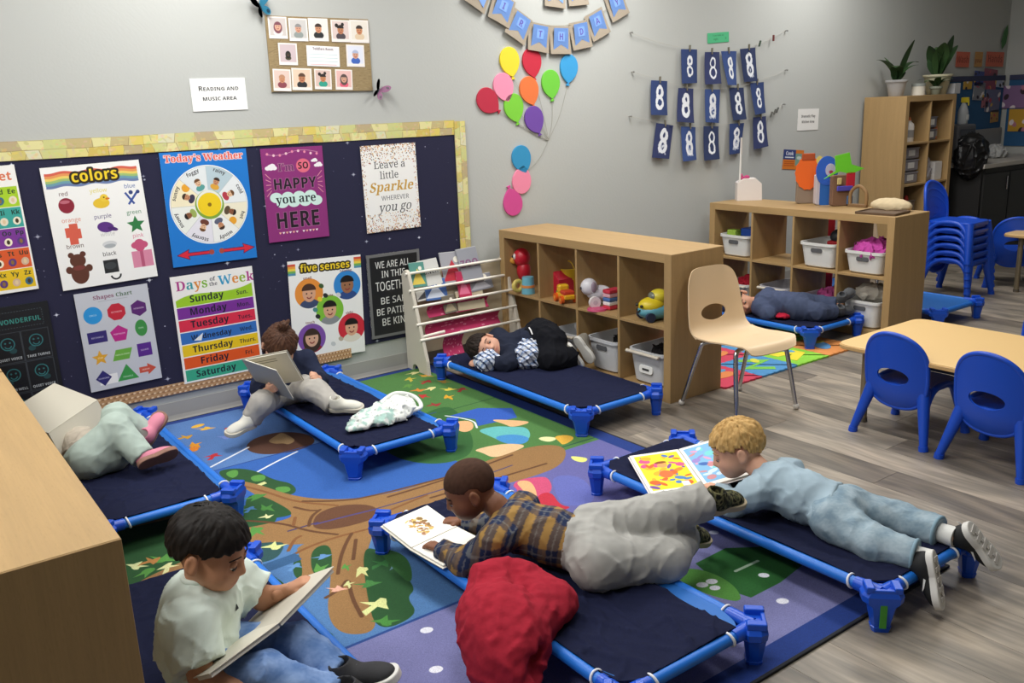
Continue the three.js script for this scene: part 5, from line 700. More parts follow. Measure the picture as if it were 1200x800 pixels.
function person(label, J, S) {
  const O = V(J.pelvis.x, 0, J.pelvis.z), t = thing('person', label, 'person', null, [O.x, O.y, O.z]), sub = (g) => g.translate(-O.x, -O.y, -O.z), hs = J.hs || 1;
  const ce = J.chest, pe = J.pelvis, mid = pe.clone().lerp(ce, .5), nk = J.neck || ce.clone().lerp(J.head, .35);
  const [HX, HY, HZ] = frameOf(J.face, J.up), HP = (x, y, z) => J.head.clone().addScaledVector(HX, x * hs).addScaledVector(HY, y * hs).addScaledVector(HZ, z * hs);
  const torso = (e) => [cap(pe, mid, .073 + e, .072 + e), cap(mid, ce, .072 + e, .074 + e), cap(J.sh[0], J.sh[1], .040 + e, .040 + e), cap(J.hip[0], J.hip[1], .066 + e), cap(ce, J.sh[0].clone().lerp(J.sh[1], .5), .06 + e, .05 + e)];
  const arm = (i, e, part = 1) => [cap(J.sh[i], J.el[i], .036 + e, .029 + e), ...(part > .5 ? [cap(J.el[i], J.wr[i], .029 + e, .021 + e)] : [])], leg = (i, e) => [cap(J.hip[i], J.kn[i], .062 + e, .043 + e), cap(J.kn[i], J.an[i], .043 + e, .028 + e)];
  // skin
  const skin = LIN(S.skin), pinkish = LIN(S.lip || '#a85850');
  const neckBase = HP(0, -.035, -.022), bodyF = uni([...torso(-.004), ...arm(0, -.002), ...arm(1, -.002), ...leg(0, -.004), ...leg(1, -.004), cap(neckBase, nk, .036 * hs, .040)], .03);
  const all = [pe, ce, nk, neckBase, ...J.sh, ...J.el, ...J.wr, ...J.hip, ...J.kn, ...J.an], [lo, hi] = bounds(all, .11);
  const parts = [paint(net(bodyF, lo, hi, .009), () => skin)];
  const nl = nk.clone().sub(J.head), neckCap = cap(V(0, -.025 * hs, -.022 * hs), V(nl.dot(HX), nl.dot(HY), nl.dot(HZ)).clampLength(0, .11 * hs), .036 * hs);
  const hf = inFrame((x, y, z) => smin(HEAD(x / hs, y / hs, z / hs) * hs, neckCap(x, y, z), .02), J.head, HX, HY, HZ), r = .125 * hs;
  parts.push(paint(net(hf, J.head.clone().subScalar(r), J.head.clone().addScalar(r), .0035), (x, y, z) => { const p = V(x, y, z).sub(J.head), a = p.dot(HX) / hs, b = p.dot(HY) / hs, c = p.dot(HZ) / hs; const m = c > .06 ? Math.exp(-((a / .020) ** 2 + ((b + .0515) / .0085) ** 2)) : 0; return skin.map((s, i) => lerp(s, pinkish[i], m * .8)); }));
  (J.hands || []).forEach((h, i) => { if (!h) return; const H = handBones(J.wr[i], h.dir, h.palm, i === 0 ? -1 : 1, h.curl ?? .6, .92 * hs, h.spread, h.thumb), [a, b] = bounds(H.pts, .022); parts.push(paint(net(H.f, a, b, .003, .006), () => skin)); });
  mesh('body', sub(merge(parts)), vcMat(.55), t);
  // face
  for (const s of [1, -1]) { const e = mesh('eye', sub(ball(.0105 * hs, 0, 0, 0).translate(...HP(s * .029, .001, .0695).toArray())), mat('#e9e4de', .25), t); mesh('iris', sub(ball(.0058 * hs, 0, 0, 0).translate(...HP(s * .029, (S.gaze ?? -.003), .0755).toArray())), mat('#1f1410', .2), e); mesh('eyebrow', sub(tube([HP(s * .013, .0225, .0815), HP(s * .030, .0245, .078), HP(s * .046, .0185, .066)], .0019 * hs, 10, 6)), mat(S.brow || S.hair.color, .9), t); const ld = mesh('eyelid', sub(ball(.0122 * hs, 0, 0, 0).translate(...HP(s * .029, .0055, .0688).toArray())), mat(S.lidColor || S.skin, .6), t); mesh('lashes', sub(tube([HP(s * .0175, -.0005, .0775), HP(s * .029, -.0025, .0812), HP(s * .0405, -.001, .0765)], .0013 * hs, 10, 6)), mat('#2a1a14', .8), ld); }
  // hair
  if (S.hair) {
    const h = S.hair, base = ell(V(0, .026, -.012), .072 + h.t, .078 + h.t, .088 + h.t), tilt = h.tilt ?? .65, off = h.off ?? 0, extra = (h.extra || []).map((e) => e), n = h.noise ?? .004, fq = h.freq ?? 55;
    const hairF = (x, y, z) => { let d = base(x, y, z); const ang = Math.atan2(x, z + .01); const st = n3(ang * fq * .12 + 3, y * fq * .35 + (h.swirl || 0) * z * 20, Math.hypot(x, z) * fq * .3); const fringe = (h.fringe || 0) * (.5 + .5 * n3(x * 70, 3, 5)); let m = tilt * z + off - y; if (z > .03) m -= fringe * sstep(.03, .07, z); const earGap = .030 - Math.hypot((y + .004) * .9, z + .006); if (Math.abs(x) > .05) m = Math.max(m, earGap); d = Math.max(d, m * .8); for (const e of extra) d = smin(d, e(x, y, z), h.k || .02); return d - n * st; };
    const R = .125 + (h.reach || 0), g = net((x, y, z) => { const p = [x - J.head.x, y - J.head.y, z - J.head.z]; const a = (p[0] * HX.x + p[1] * HX.y + p[2] * HX.z) / hs, b = (p[0] * HY.x + p[1] * HY.y + p[2] * HY.z) / hs, c = (p[0] * HZ.x + p[1] * HZ.y + p[2] * HZ.z) / hs; return hairF(a, b, c) * hs; }, J.head.clone().subScalar(R), J.head.clone().addScalar(R), .0038, .014);
    const hc = LIN(h.color), h2 = LIN(h.color2 || h.color); mesh('hair', sub(paint(g, (x, y, z) => { const k = .5 + .5 * n3(x * 40, y * 40, z * 90); return hc.map((q, i) => lerp(q, h2[i], k)); })), vcMat(h.rough ?? .6, { specularIntensity: .45 }), t);
  }
  const clothMesh = (name, bones, k, cuts, amp, f, color, o = {}) => { const u = uni(bones, k), s = o.seed || 1; const F_ = (x, y, z) => { let d = u(x, y, z); if (d < .03 && d > -.03) d -= amp * (fold(x, y, z, s * 3.3, f) - .45); for (const c of cuts) d = Math.max(d, c(x, y, z)); return d; }; const g = net(F_, lo.clone().subScalar(.03), hi.clone().addScalar(.03), o.cell || .0065, .02); return mesh(name, sub(paint(g, color)), vcMat(o.rough ?? .9), t); };
  const end = (a, b, at_) => { const d = b.clone().sub(a).normalize(), p = a.clone().lerp(b, at_), R = o => 0; return (x, y, z) => (x - p.x) * d.x + (y - p.y) * d.y + (z - p.z) * d.z; };
  const cutBone = (bone, plane) => (x, y, z) => Math.max(bone(x, y, z), plane(x, y, z));
  if (S.pants) { const p = S.pants, e = p.e ?? .010, wp = end(pe, ce, p.waist ?? .34), bones = [cutBone(cap(J.hip[0], J.hip[1], .065 + e), wp), cutBone(cap(pe, pe.clone().lerp(ce, .3), .066 + e), wp)]; for (const i of [0, 1]) { const l = p.len ?? .94; bones.push(cap(J.hip[i], J.kn[i], .063 + e, .044 + e), cutBone(cap(J.kn[i], J.an[i].clone().addScaledVector(J.an[i].clone().sub(J.kn[i]).normalize(), .02), .044 + e, (p.hem ?? .032) + e), end(J.kn[i], J.an[i], l))); } clothMesh('trousers', bones, .022, [], p.amp ?? .006, p.f ?? 11, p.color, { seed: p.seed || 2 }); if (p.cuff) for (const i of [0, 1]) { const d = J.an[i].clone().sub(J.kn[i]).normalize(), c = J.kn[i].clone().lerp(J.an[i], (p.len ?? .94) - .03); mesh('trouser_cuff', sub(new THREE.TorusGeometry((p.hem ?? .032) + e + .001, .006, 8, 20).applyQuaternion(new THREE.Quaternion().setFromUnitVectors(V(0, 0, 1), d)).translate(c.x, c.y, c.z)), mat(p.cuff, .9), t); } }
  if (S.shirt) { const s = S.shirt, e = s.e ?? .011, dn = ce.clone().sub(pe).normalize(), hemP = pe.clone().lerp(ce, s.hem ?? .12), hp = (x, y, z) => (hemP.x - x) * dn.x + (hemP.y - y) * dn.y + (hemP.z - z) * dn.z, bones = torso(e).map((b) => cutBone(b, hp)); for (const i of [0, 1]) { if (s.sleeve === 'short') bones.push(cutBone(cap(J.sh[i], J.sh[i].clone().lerp(J.el[i], 1.15), .042 + e, .042 + e), end(J.sh[i], J.el[i], s.len ?? .78))); else bones.push(cap(J.sh[i], J.el[i], .038 + e, .033 + e), cutBone(cap(J.el[i], J.wr[i].clone().addScaledVector(J.wr[i].clone().sub(J.el[i]).normalize(), .02), .033 + e, .026 + e), end(J.el[i], J.wr[i], s.len ?? .92))); } clothMesh('shirt', bones, .028, [], s.amp ?? .006, s.f ?? 11, s.color, { seed: s.seed || 5, cell: s.cell }); if (s.collar) mesh('collar', sub(new THREE.TorusGeometry(.043 * hs, .0075, 8, 26).applyQuaternion(new THREE.Quaternion().setFromUnitVectors(V(0, 0, 1), neckBase.clone().sub(nk).normalize())).translate(...nk.clone().lerp(neckBase, s.collarAt ?? .35).toArray())), mat(s.collar, .9), t); }
  (S.socks ? [0, 1] : []).forEach((i) => { const d = J.an[i].clone().sub(J.kn[i]).normalize(); mesh('sock', sub(span(J.an[i].clone().addScaledVector(d, -.055), J.an[i].clone().addScaledVector(d, .012), .031, .033, 16)), cloth(S.socks), t); });
  if (S.shoes) (J.feet || []).forEach((f) => shoe('shoe', f.p, f.f, f.u, t, O, { s: hs * (S.shoes.s || 1), ...S.shoes }));
  t.updateMatrixWorld(true); return t;
}
// the point where a photo ray meets a built surface
function hit(o, u, v) { const r = new THREE.Raycaster(EYE, ray(u, v).normalize()), h = r.intersectObject(o, false)[0]; return h && { p: h.point, n: h.face.normal.clone() }; }
// an open hard-cover book: two boards hinged on the spine, page blocks that fan a little
function book(label, s0, s1, dirL, dirR, wid, o = {}) {                 // s0-s1: spine, dirL/dirR: unit directions of the two halves
  const t = thing('picture_book', label, 'book', null, s0.clone().lerp(s1, .5).toArray()), c = s0.clone().lerp(s1, .5), ax = s1.clone().sub(s0), len = ax.length(); ax.normalize();
  for (const [k, dir] of [[0, dirL], [1, dirR]]) {
    const d = dir.clone().addScaledVector(ax, -dir.dot(ax)).normalize(), other = (k ? dirL : dirR).clone(), n0 = ax.clone().cross(d).normalize(); const n = (k ? n0.negate() : n0); if (o.flip) n.negate(); // n: the printed side
    const B = new THREE.Matrix4().makeBasis(d, ax.clone().negate(), d.clone().cross(ax.clone().negate())); const sgn = d.clone().cross(ax.clone().negate()).dot(n) > 0 ? 1 : -1;
    const put = (g) => g.applyMatrix4(B);
    mesh('cover', put(bx(wid + .006, len + .008, .003, wid / 2, 0, -sgn * .001, .001)), mat((o.cover || ['#d8d4c8', '#d8d4c8'])[k], .5), t);
    const pg = mesh('pages', put(bx(wid - .004, len - .004, o.thick ?? .006, wid / 2, 0, sgn * (.001 + (o.thick ?? .006) / 2), .001)), mat('#efece2', .85), t);
    if (o.print && o.print[k]) { const W_ = 256, H_ = Math.round(256 * len / wid), tex = canvasTex(W_, H_, (g) => { if ((sgn < 0) !== !!o.mirror) { g.translate(W_, 0); g.scale(-1, 1); } o.print[k](g, W_, H_); }); const q = new THREE.PlaneGeometry(wid - .006, len - .006); if (sgn < 0) q.rotateY(Math.PI); mesh('page_print', put(q.translate(wid / 2, 0, sgn * (.0016 + (o.thick ?? .006)))), new THREE.MeshStandardMaterial({ map: tex, roughness: .8, side: THREE.DoubleSide }), pg); }
  }
  return t;
}

// the point on a photo ray that lies square to a spine through s0 along ax
function square(u, v, s0, ax) { const d = ray(u, v), c = EYE; return c.clone().addScaledVector(d, s0.clone().sub(c).dot(ax) / d.dot(ax)); }

const rd = (u, v, t) => EYE.clone().addScaledVector(ray(u, v).normalize(), t);      // the point at distance t along a photo ray
// ---------------------------------------------------------------- the children
const mixc = (a, b, k) => a.map((x, i) => lerp(x, b[i], k));
const flatc = (hex, v = .10, f = 30) => { const c = LIN(hex); return (x, y, z) => { const k = 1 + v * n3(x * f, y * f, z * f); return c.map((q) => q * k); }; };
const denim = (hex, pale) => { const c = LIN(hex), p = LIN(pale); return (x, y, z) => mixc(c, p, clamp(.45 + .55 * n3(x * 14, y * 14, z * 14) + .25 * n3(x * 90, y * 90, z * 90), 0, 1)); };
const camo = () => { const A = ['#4a4f36', '#2c2e24', '#6a6748', '#1c1d19'].map(LIN); return (x, y, z) => A[Math.floor(clamp((n3(x * 34, y * 34, z * 34) * .5 + .5) * 4.2, 0, 3))]; };
const plaidFn = (o, A, B) => { const navy = LIN('#27314e'), tan = LIN('#9a7a48'), mid = LIN('#3a3d48'), pale = LIN('#8f8f88'); const band = (s) => { const q = ((s / .062) % 1 + 1) % 1; return q; }; return (x, y, z) => { const p = V(x, y, z).sub(o), a = band(p.dot(A)), b = band(p.dot(B)); const ta = a < .42, tb = b < .42, la = Math.abs(a - .72) < .035, lb = Math.abs(b - .72) < .035; let c = ta && tb ? mixc(tan, LIN('#b08a4a'), .25) : ta || tb ? mixc(navy, tan, .42) : navy; if (ta !== tb && a > .2) c = mixc(c, mid, .4); if (la || lb) c = mixc(c, pale, .4); return c; }; };
const Vn = (x, y, z) => V(x, y, z).normalize();

// the boy in plaid, propped on his elbows across the cot
{
  const J = { head: V(-1.845, .365, 2.475), face: Vn(-.76, -.42, -.42), up: Vn(-.38, .86, -.2), hs: .94, chest: V(-1.745, .255, 2.60), pelvis: V(-1.62, .215, 2.80), neck: V(-1.79, .315, 2.535), sh: [V(-1.845, .255, 2.625), V(-1.665, .262, 2.515)], el: [V(-1.915, .155, 2.53), V(-1.69, .152, 2.375)], wr: [V(-1.925, .158, 2.405), V(-1.765, .160, 2.285)], hip: [V(-1.645, .20, 2.86), V(-1.565, .235, 2.755)], kn: [V(-1.445, .175, 2.95), V(-1.39, .275, 2.865)], an: [V(-1.255, .155, 2.845), V(-1.22, .295, 2.915)],
    hands: [{ dir: Vn(-.25, .02, -.95), palm: V(0, -1, .1), curl: .55 }, { dir: Vn(-.75, .03, -.65), palm: V(0, -1, 0), curl: .5 }],
    feet: [{ p: V(-1.255, .125, 2.855), f: Vn(.75, -.55, -.35), u: Vn(-.65, .25, .45) }, { p: V(-1.235, .265, 2.93), f: Vn(.82, -.5, .1), u: Vn(.5, .85, .1) }] };
  J.feet[0] = { p: V(-1.268, .115, 2.835), f: Vn(.92, -.25, -.2), u: Vn(.25, .9, .3) }; J.feet[1] = { p: V(-1.245, .262, 2.925), f: Vn(.96, -.1, .0), u: Vn(.1, .95, .25) };
    person('boy in a navy and tan plaid shirt reading on his elbows beside the red blanket', J, { skin: '#7d5038', lip: '#7a4038', gaze: -.004, lidColor: '#6b432f', brow: '#1c1310', hair: { color: '#3d281e', color2: '#4a3226', t: .001, noise: .0005, off: .012, tilt: .5, rough: .85 }, shirt: { sleeve: 'long', e: .010, hem: .22, color: plaidFn(J.chest, Vn(-.5, .2, -.84), Vn(-.75, .5, .45)), amp: .006, cell: .0055 }, pants: { color: flatc('#a7a6a2', .08), e: .022, hem: .036, amp: .008, f: 12, len: .93, waist: .30 }, shoes: { upper: mat('#3f4230', .85), paint: camo(), sole: mat('#b8a88a', .8), lace: mat('#9a9b4a', .8), s: 1.05 } });
  book('open picture book with brown sketches under the plaid boy', V(-1.985, .140, 2.32), V(-1.79, .147, 2.30), Vn(.05, -.01, .99), Vn(-.1, .16, -.98), .17, { flip: true, cover: ['#e2ddd0', '#e2ddd0'], print: [(g, w, h) => { fill(g, '#f4f1e8', 0, 0, w, h); }, (g, w, h) => { fill(g, '#f4f1e8', 0, 0, w, h); const r = rng(3); for (let i = 0; i < 60; i++) blob(g, ['#c79a4a', '#8a6a3a', '#d8b86a', '#a87a5a'][i % 4], w * (.2 + r() * .6), h * (.35 + r() * .3), 4 + r() * 14, 3 + r() * 9, r() * 3); }] });
}
// the blond boy, lying on his front
{
  const J = { head: V(-.872, .322, 2.735), face: Vn(-.66, -.40, -.62), up: Vn(-.25, .9, -.30), hs: 1.0, chest: V(-.845, .225, 2.895), pelvis: V(-.795, .195, 3.095), neck: V(-.855, .275, 2.81), sh: [V(-.945, .225, 2.88), V(-.745, .235, 2.865)], el: [V(-.965, .155, 2.80), V(-.71, .155, 2.76)], wr: [V(-.925, .165, 2.705), V(-.735, .165, 2.645)], hip: [V(-.845, .185, 3.125), V(-.745, .185, 3.105)], kn: [V(-.868, .165, 3.285), V(-.655, .165, 3.235)], an: [V(-.823, .158, 3.435), V(-.640, .165, 3.41)],
    hands: [{ dir: Vn(.1, .02, -.95), palm: V(0, -1, 0), curl: .2, spread: .3 }, { dir: Vn(-.2, 0, -.95), palm: V(0, -1, 0), curl: .3 }],
    feet: [{ p: V(-.83, .185, 3.46), f: Vn(-.1, -.93, .32), u: Vn(-.35, -.35, -.9) }, { p: V(-.628, .212, 3.462), f: Vn(.42, -.80, .48), u: Vn(-.15, -.5, -.9) }] };
  person('blond boy in a pale blue top and jeans lying with a bright book', J, { skin: '#d9a58a', lip: '#b8665c', lidColor: '#c9957c', brow: '#a98350', hair: { color: '#d4ae72', color2: '#a5804a', t: .011, noise: .006, freq: 60, off: .012, tilt: .55, fringe: .012, rough: .7 }, socks: '#d9d9d6', shirt: { sleeve: 'long', e: .012, hem: .06, color: flatc('#9fb3c0', .05), amp: .009, f: 11 }, pants: { color: denim('#7b92a2', '#a9bac4'), e: .012, hem: .036, amp: .006, len: .80, cuff: '#7f9bab', waist: .3 }, shoes: { upper: mat('#17181a', .75), sole: mat('#d6d4d0', .6), tread: mat('#bdb9b4', .7), mark: mat('#e6e6e6', .5), lace: mat('#2a2b2e', .8) } });
  const P = (u, v, h) => F(u, v, h), s0 = P(795, 528, .165), s1 = P(827, 573, .150), l = P(738, 540, .150).sub(s0), r = P(846, 507, .21).sub(s0);
  const toy = (pal) => (g, w, h) => { fill(g, '#f2efe8', 0, 0, w, h); fill(g, pal[0], w * .06, h * .05, w * .88, h * .88); const q = rng(pal.length + 2); for (let i = 0; i < 46; i++) { const c = pal[1 + Math.floor(q() * (pal.length - 1))]; blob(g, c, w * (.12 + q() * .76), h * (.1 + q() * .78), 6 + q() * 24, 6 + q() * 22, q() * 3); } };
  book('glossy picture book with yellow, pink and blue pages before the blond boy', s0, s1, l.clone().normalize(), r.clone().normalize(), .205, { flip: true, cover: ['#ece6e6', '#ece6e6'], thick: .007, print: [(g, w, h) => { toy(['#eedd2a', '#e88a2a', '#d8548c', '#4f7fc0', '#7a4fa0', '#e2b02a', '#d8662a'])(g, w, h); blob(g, '#e8a060', w * .5, h * .36, 26, 24); blob(g, '#8a4a1c', w * .5, h * .28, 30, 12); blob(g, '#e0703a', w * .52, h * .58, 34, 40); fill(g, '#f2f2f0', w * .2, h * .8, w * .14, h * .1); }, toy(['#7fb4dc', '#3f68b0', '#9a86c8', '#c8dcec', '#d89cc0', '#78cfd0', '#c88a90'])] });
}
// the boy in the pale shirt, sitting with a large book
{
  const J = { head: V(-2.70, .495, 2.60), face: Vn(.66, -.36, .62), up: Vn(.3, .93, .25), hs: 1.02, chest: V(-2.735, .34, 2.57), pelvis: V(-2.77, .205, 2.575), neck: V(-2.725, .405, 2.58), sh: [V(-2.645, .355, 2.505), V(-2.795, .355, 2.665)], el: [V(-2.565, .285, 2.545), V(-2.795, .255, 2.735)], wr: [V(-2.515, .312, 2.595), V(-2.715, .205, 2.83)], hip: [V(-2.715, .195, 2.545), V(-2.785, .195, 2.65)], kn: [V(-2.545, .215, 2.70), V(-2.66, .225, 2.80)], an: [V(-2.485, .158, 2.845), V(-2.525, .158, 2.92)],
    hands: [{ dir: Vn(.8, .3, .25), palm: V(.35, -.8, .1), curl: .7 }, { dir: Vn(.6, -.1, .6), palm: V(.5, .3, -.6), curl: .8 }],
    feet: [{ p: V(-2.475, .150, 2.835), f: Vn(.62, .42, .62), u: Vn(-.35, .9, -.2) }, { p: V(-2.53, .142, 2.905), f: Vn(.75, .2, .55), u: Vn(-.2, .9, -.1) }] };
  J.feet[0] = { p: V(-2.49, .138, 2.845), f: Vn(.60, .30, .72), u: Vn(-.25, .92, -.2) }; J.feet[1] = { p: V(-2.53, .138, 2.92), f: Vn(.7, .15, .7), u: Vn(-.1, .95, -.1) };
  const boy = person('dark-haired boy in a pale mint shirt sitting on the cot with a large book', J, { skin: '#c08a6a', lip: '#a0504a', gaze: -.006, lid: -.003, lidColor: '#b07c5e', brow: '#241a16', hair: { color: '#0f0c0b', color2: '#1d1714', t: .015, noise: .0028, freq: 60, off: .016, tilt: .50, fringe: .010, rough: .6 }, shirt: { sleeve: 'short', e: .022, hem: .0, color: flatc('#dbe8df', .03), amp: .009, f: 13, collar: '#dbe8df', len: .82 }, pants: { color: denim('#5675a8', '#86a0cc'), e: .009, hem: .038, amp: .009, len: .9, waist: .2 }, shoes: { upper: mat('#26262a', .8), sole: mat('#d8d6d2', .6), lace: mat('#44444a', .8) } });
  { const sh = boy.children.find((c) => c.name === 'shirt'), q = hit(sh, 277, 711); if (q) { const n = q.n, b = frameOf(n, V(0, 1, 0)), m = mesh('shirt_emblem', extrude(poly([[-.007, -.007], [.007, -.007], [0, .009]]), .0012), mat('#23262c', .8), boy); m.quaternion.setFromRotationMatrix(new THREE.Matrix4().makeBasis(...b)); m.position.copy(q.p).addScaledVector(n, .001).sub(boy.position); } }
  const A = F(394, 671, .365), B = F(250, 797, .29), m = A.clone().lerp(B, .5), ab = A.clone().sub(B).normalize(), ax = V(-.55, -.42, -.45); ax.addScaledVector(ab, -ax.dot(ab)).normalize(); const s1 = m.clone().addScaledVector(ax, .24), half = A.distanceTo(B) / 2;
  book('large open picture book held up by the boy in the pale shirt', m, s1, A.clone().sub(m).addScaledVector(V(0, 1, 0), .02).normalize(), B.clone().sub(m).addScaledVector(V(0, 1, 0), .02).normalize(), half, { cover: ['#cfc9bb', '#d8d3c4'], thick: .010, print: [(g, w, h) => { fill(g, '#e9e6d8', 0, 0, w, h); fill(g, '#c0564a', w * .1, h * .1, w * .3, h * .12); }, (g, w, h) => { fill(g, '#e6e3d4', 0, 0, w, h); fill(g, '#9aa7a0', w * .2, h * .3, w * .5, h * .3); }] });
}
// the girl with a ponytail, sitting against the board
{
  const J = { head: V(-1.685, .435, .555), face: Vn(-.30, -.72, .62), up: Vn(-.1, .70, .72), hs: .98, chest: V(-1.645, .325, .48), pelvis: V(-1.645, .195, .49), neck: V(-1.66, .38, .505), sh: [V(-1.535, .325, .505), V(-1.745, .325, .465)], el: [V(-1.515, .235, .60), V(-1.80, .235, .53)], wr: [V(-1.565, .275, .70), V(-1.805, .245, .63)], hip: [V(-1.585, .19, .52), V(-1.70, .19, .515)], kn: [V(-1.60, .235, .735), V(-1.845, .205, .665)], an: [V(-1.555, .165, .85), V(-1.905, .125, .635)],
    hands: [{ dir: Vn(-.35, .35, .5), palm: V(-.8, .1, .1), curl: .8 }, { dir: Vn(.3, .3, .6), palm: V(.6, .4, .2), curl: .8 }],
    feet: [{ p: V(-1.57, .150, .845), f: Vn(.80, -.02, .55), u: Vn(-.1, .97, .2) }, { p: V(-1.89, .095, .64), f: Vn(-.93, -.06, .25), u: Vn(-.0, .97, .2) }] };
  person('girl with a brown ponytail sitting against the board behind an open book', J, { skin: '#d8a58a', lidColor: '#c99a80', brow: '#4a3226', hair: { color: '#3c261c', color2: '#5a3c2c', t: .010, noise: .004, freq: 60, off: -.005, tilt: .55, fringe: .02, reach: .05, rough: .55, k: .02, extra: [cap(V(.062, .02, -.03), V(.066, -.085, -.02), .028, .022), cap(V(-.062, .02, -.03), V(-.062, -.07, -.02), .026, .020), cap(V(0, .0, -.085), V(0, -.09, -.075), .05, .038), cap(V(0, .10, -.03), V(.004, .128, -.045), .014, .022), cap(V(.004, .128, -.045), V(.03, .105, -.085), .020, .012)] }, shirt: { sleeve: 'long', e: .010, hem: .1, color: flatc('#262c42', .08), amp: .005 }, pants: { color: flatc('#aeaaa4', .06), e: .012, hem: .036, amp: .006, len: .92 }, shoes: { upper: mat('#d8d6cc', .8), sole: mat('#c3beb0', .75), s: .95 } });
  const t0 = 4.50, s0 = rd(284, 421, t0), s1 = rd(305, 454, t0 + .13);
  book('open pale board book held by the ponytail girl', s0, s1, rd(324, 434, t0 - .16).sub(s0).normalize(), rd(333, 412, t0 - .08).sub(s0).normalize(), .225, { cover: ['#a7a59c', '#b9b2a0'], thick: .005, flip: true, print: [null, (g, w, h) => { fill(g, '#c6bda6', 0, 0, w, h); for (let i = 0; i < 2; i++) fill(g, '#7a7564', w * .12, h * (.12 + i * .07), w * .6, 6); blob(g, '#3c3a34', w * .45, h * .6, 22, 26); }] });
}
// the child in mint trousers, on her back with knees up
{
  const J = { head: V(-2.70, .215, .40), face: Vn(.1, .75, .62), up: Vn(-.1, .5, -.85), hs: .98, chest: V(-2.675, .195, .615), pelvis: V(-2.635, .205, .83), neck: V(-2.685, .2, .50), sh: [V(-2.565, .20, .585), V(-2.785, .20, .60)], el: [V(-2.515, .215, .52), V(-2.83, .22, .52)], wr: [V(-2.58, .285, .45), V(-2.79, .275, .44)], hip: [V(-2.575, .20, .84), V(-2.675, .20, .87)], kn: [V(-2.515, .325, .775), V(-2.545, .31, .87)], an: [V(-2.405, .215, .80), V(-2.475, .185, 1.0)],
    hands: [{ dir: Vn(-.3, .7, -.1), palm: V(-.8, 0, .2), curl: .7 }, { dir: Vn(.2, .7, .1), palm: V(.6, .3, .3), curl: .7 }],
    feet: [{ p: V(-2.415, .225, .79), f: Vn(.45, -.12, .35), u: Vn(.55, .6, -.4) }, { p: V(-2.49, .155, 1.0), f: Vn(.62, -.0, .5), u: Vn(-.45, .6, .55) }] };
  J.feet[0] = { p: V(-2.43, .19, .82), f: Vn(.62, .62, -.25), u: Vn(-.45, .5, .6) }; J.feet[1] = { p: V(-2.50, .175, 1.03), f: Vn(.9, .08, -.1), u: Vn(-.1, .55, -.8) };
  person('child in mint trousers and pink shoes lying back under an open book', J, { skin: '#d9a48c', lidColor: '#c9967e', brow: '#4a3226', hair: { color: '#33221a', color2: '#4c3426', t: .010, noise: .004, off: .0, tilt: .55, fringe: .015 }, shirt: { sleeve: 'long', e: .014, hem: .08, color: flatc('#b5ab9d', .08), amp: .010, f: 14 }, pants: { color: flatc('#a9b8b0', .05), e: .014, hem: .036, amp: .006, len: .92 }, shoes: { upper: mat('#d07f96', .7), sole: mat('#8f6a5c', .8), s: .95 } });
  const s0 = F(57, 507, .31), s1 = W(113, 469, s0.z - .16), sx = s1.clone().sub(s0).normalize(), cl = square(64, 450, s1, sx), cr = square(128, 464, s1, sx);
  book('large cream book held over the face of the child in mint trousers', s0, s1, cl.clone().sub(s1).normalize(), F(96, 512, .24).sub(s0).normalize(), .22, { cover: ['#b9b4a6', '#c9c4b6'], thick: .008, flip: true, print: [(g, w, h) => fill(g, '#d6d2bc', 0, 0, w, h), (g, w, h) => fill(g, '#dedad0', 0, 0, w, h)] });
}
// the dozing child curled up by the toy shelf
{
  const J = { head: V(-.512, .215, .625), face: Vn(-.35, .35, .86), up: Vn(-.85, .42, -.28), hs: .98, chest: V(-.385, .195, .70), pelvis: V(-.225, .265, .80), neck: V(-.45, .2, .65), sh: [V(-.42, .19, .77), V(-.40, .25, .60)], el: [V(-.50, .16, .82), V(-.48, .17, .56)], wr: [V(-.55, .16, .76), V(-.56, .155, .62)], hip: [V(-.235, .245, .87), V(-.195, .255, .73)], kn: [V(-.30, .175, .955), V(-.26, .17, .66)], an: [V(-.155, .165, .985), V(-.12, .165, .80)],
    hands: [{ dir: Vn(-.7, .0, -.5), palm: V(0, -1, 0), curl: .5 }, { dir: Vn(-.7, 0, .3), palm: V(0, -1, 0), curl: .5 }],
    feet: [{ p: V(-.135, .20, .985), f: Vn(.2, -.35, .9), u: Vn(-.85, .45, .2) }, { p: V(-.125, .25, .90), f: Vn(.25, -.75, .55), u: Vn(-.9, -.25, .1) }] };
  J.feet[0] = { p: V(-.165, .235, .945), f: Vn(.3, -.85, .4), u: Vn(-.92, -.3, .1) }; J.feet[1] = { p: V(-.10, .245, .93), f: Vn(.30, -.80, .5), u: Vn(.92, .25, -.1) };
  const kid = person('child in a black outfit curled up on the cot beside the toy shelf', J, { skin: '#cf9c84', lidColor: '#bf8d76', brow: '#231915', hair: { color: '#1a1311', color2: '#2c211c', t: .010, noise: .004, off: .012, tilt: .6, fringe: .012 }, shirt: { sleeve: 'long', e: .014, hem: .30, color: flatc('#232838', .1), amp: .008 }, pants: { color: flatc('#121319', .12), e: .028, hem: .036, amp: .010, len: .93, waist: .5 }, shoes: { upper: mat('#8d877c', .8), sole: mat('#e2e0da', .6) } });
  // white print on the side of the trousers
  const tr = kid.children.find((c) => c.name === 'trousers'); for (const st of [[[603, 378], [605, 381], [607, 386]], [[602, 393], [606, 391], [608, 395], [604, 400], [610, 402]], [[610, 405], [605, 406], [609, 409], [612, 412], [606, 413]]]) { const P = st.map(([u, v]) => hit(tr, u + 17, v + 6)).filter(Boolean).map((q) => q.p.clone().addScaledVector(q.n, .001).sub(kid.position)); if (P.length > 1) mesh('trouser_print', tube(P, .0042, 20, 6), mat('#e2e2e4', .8), kid); }
}
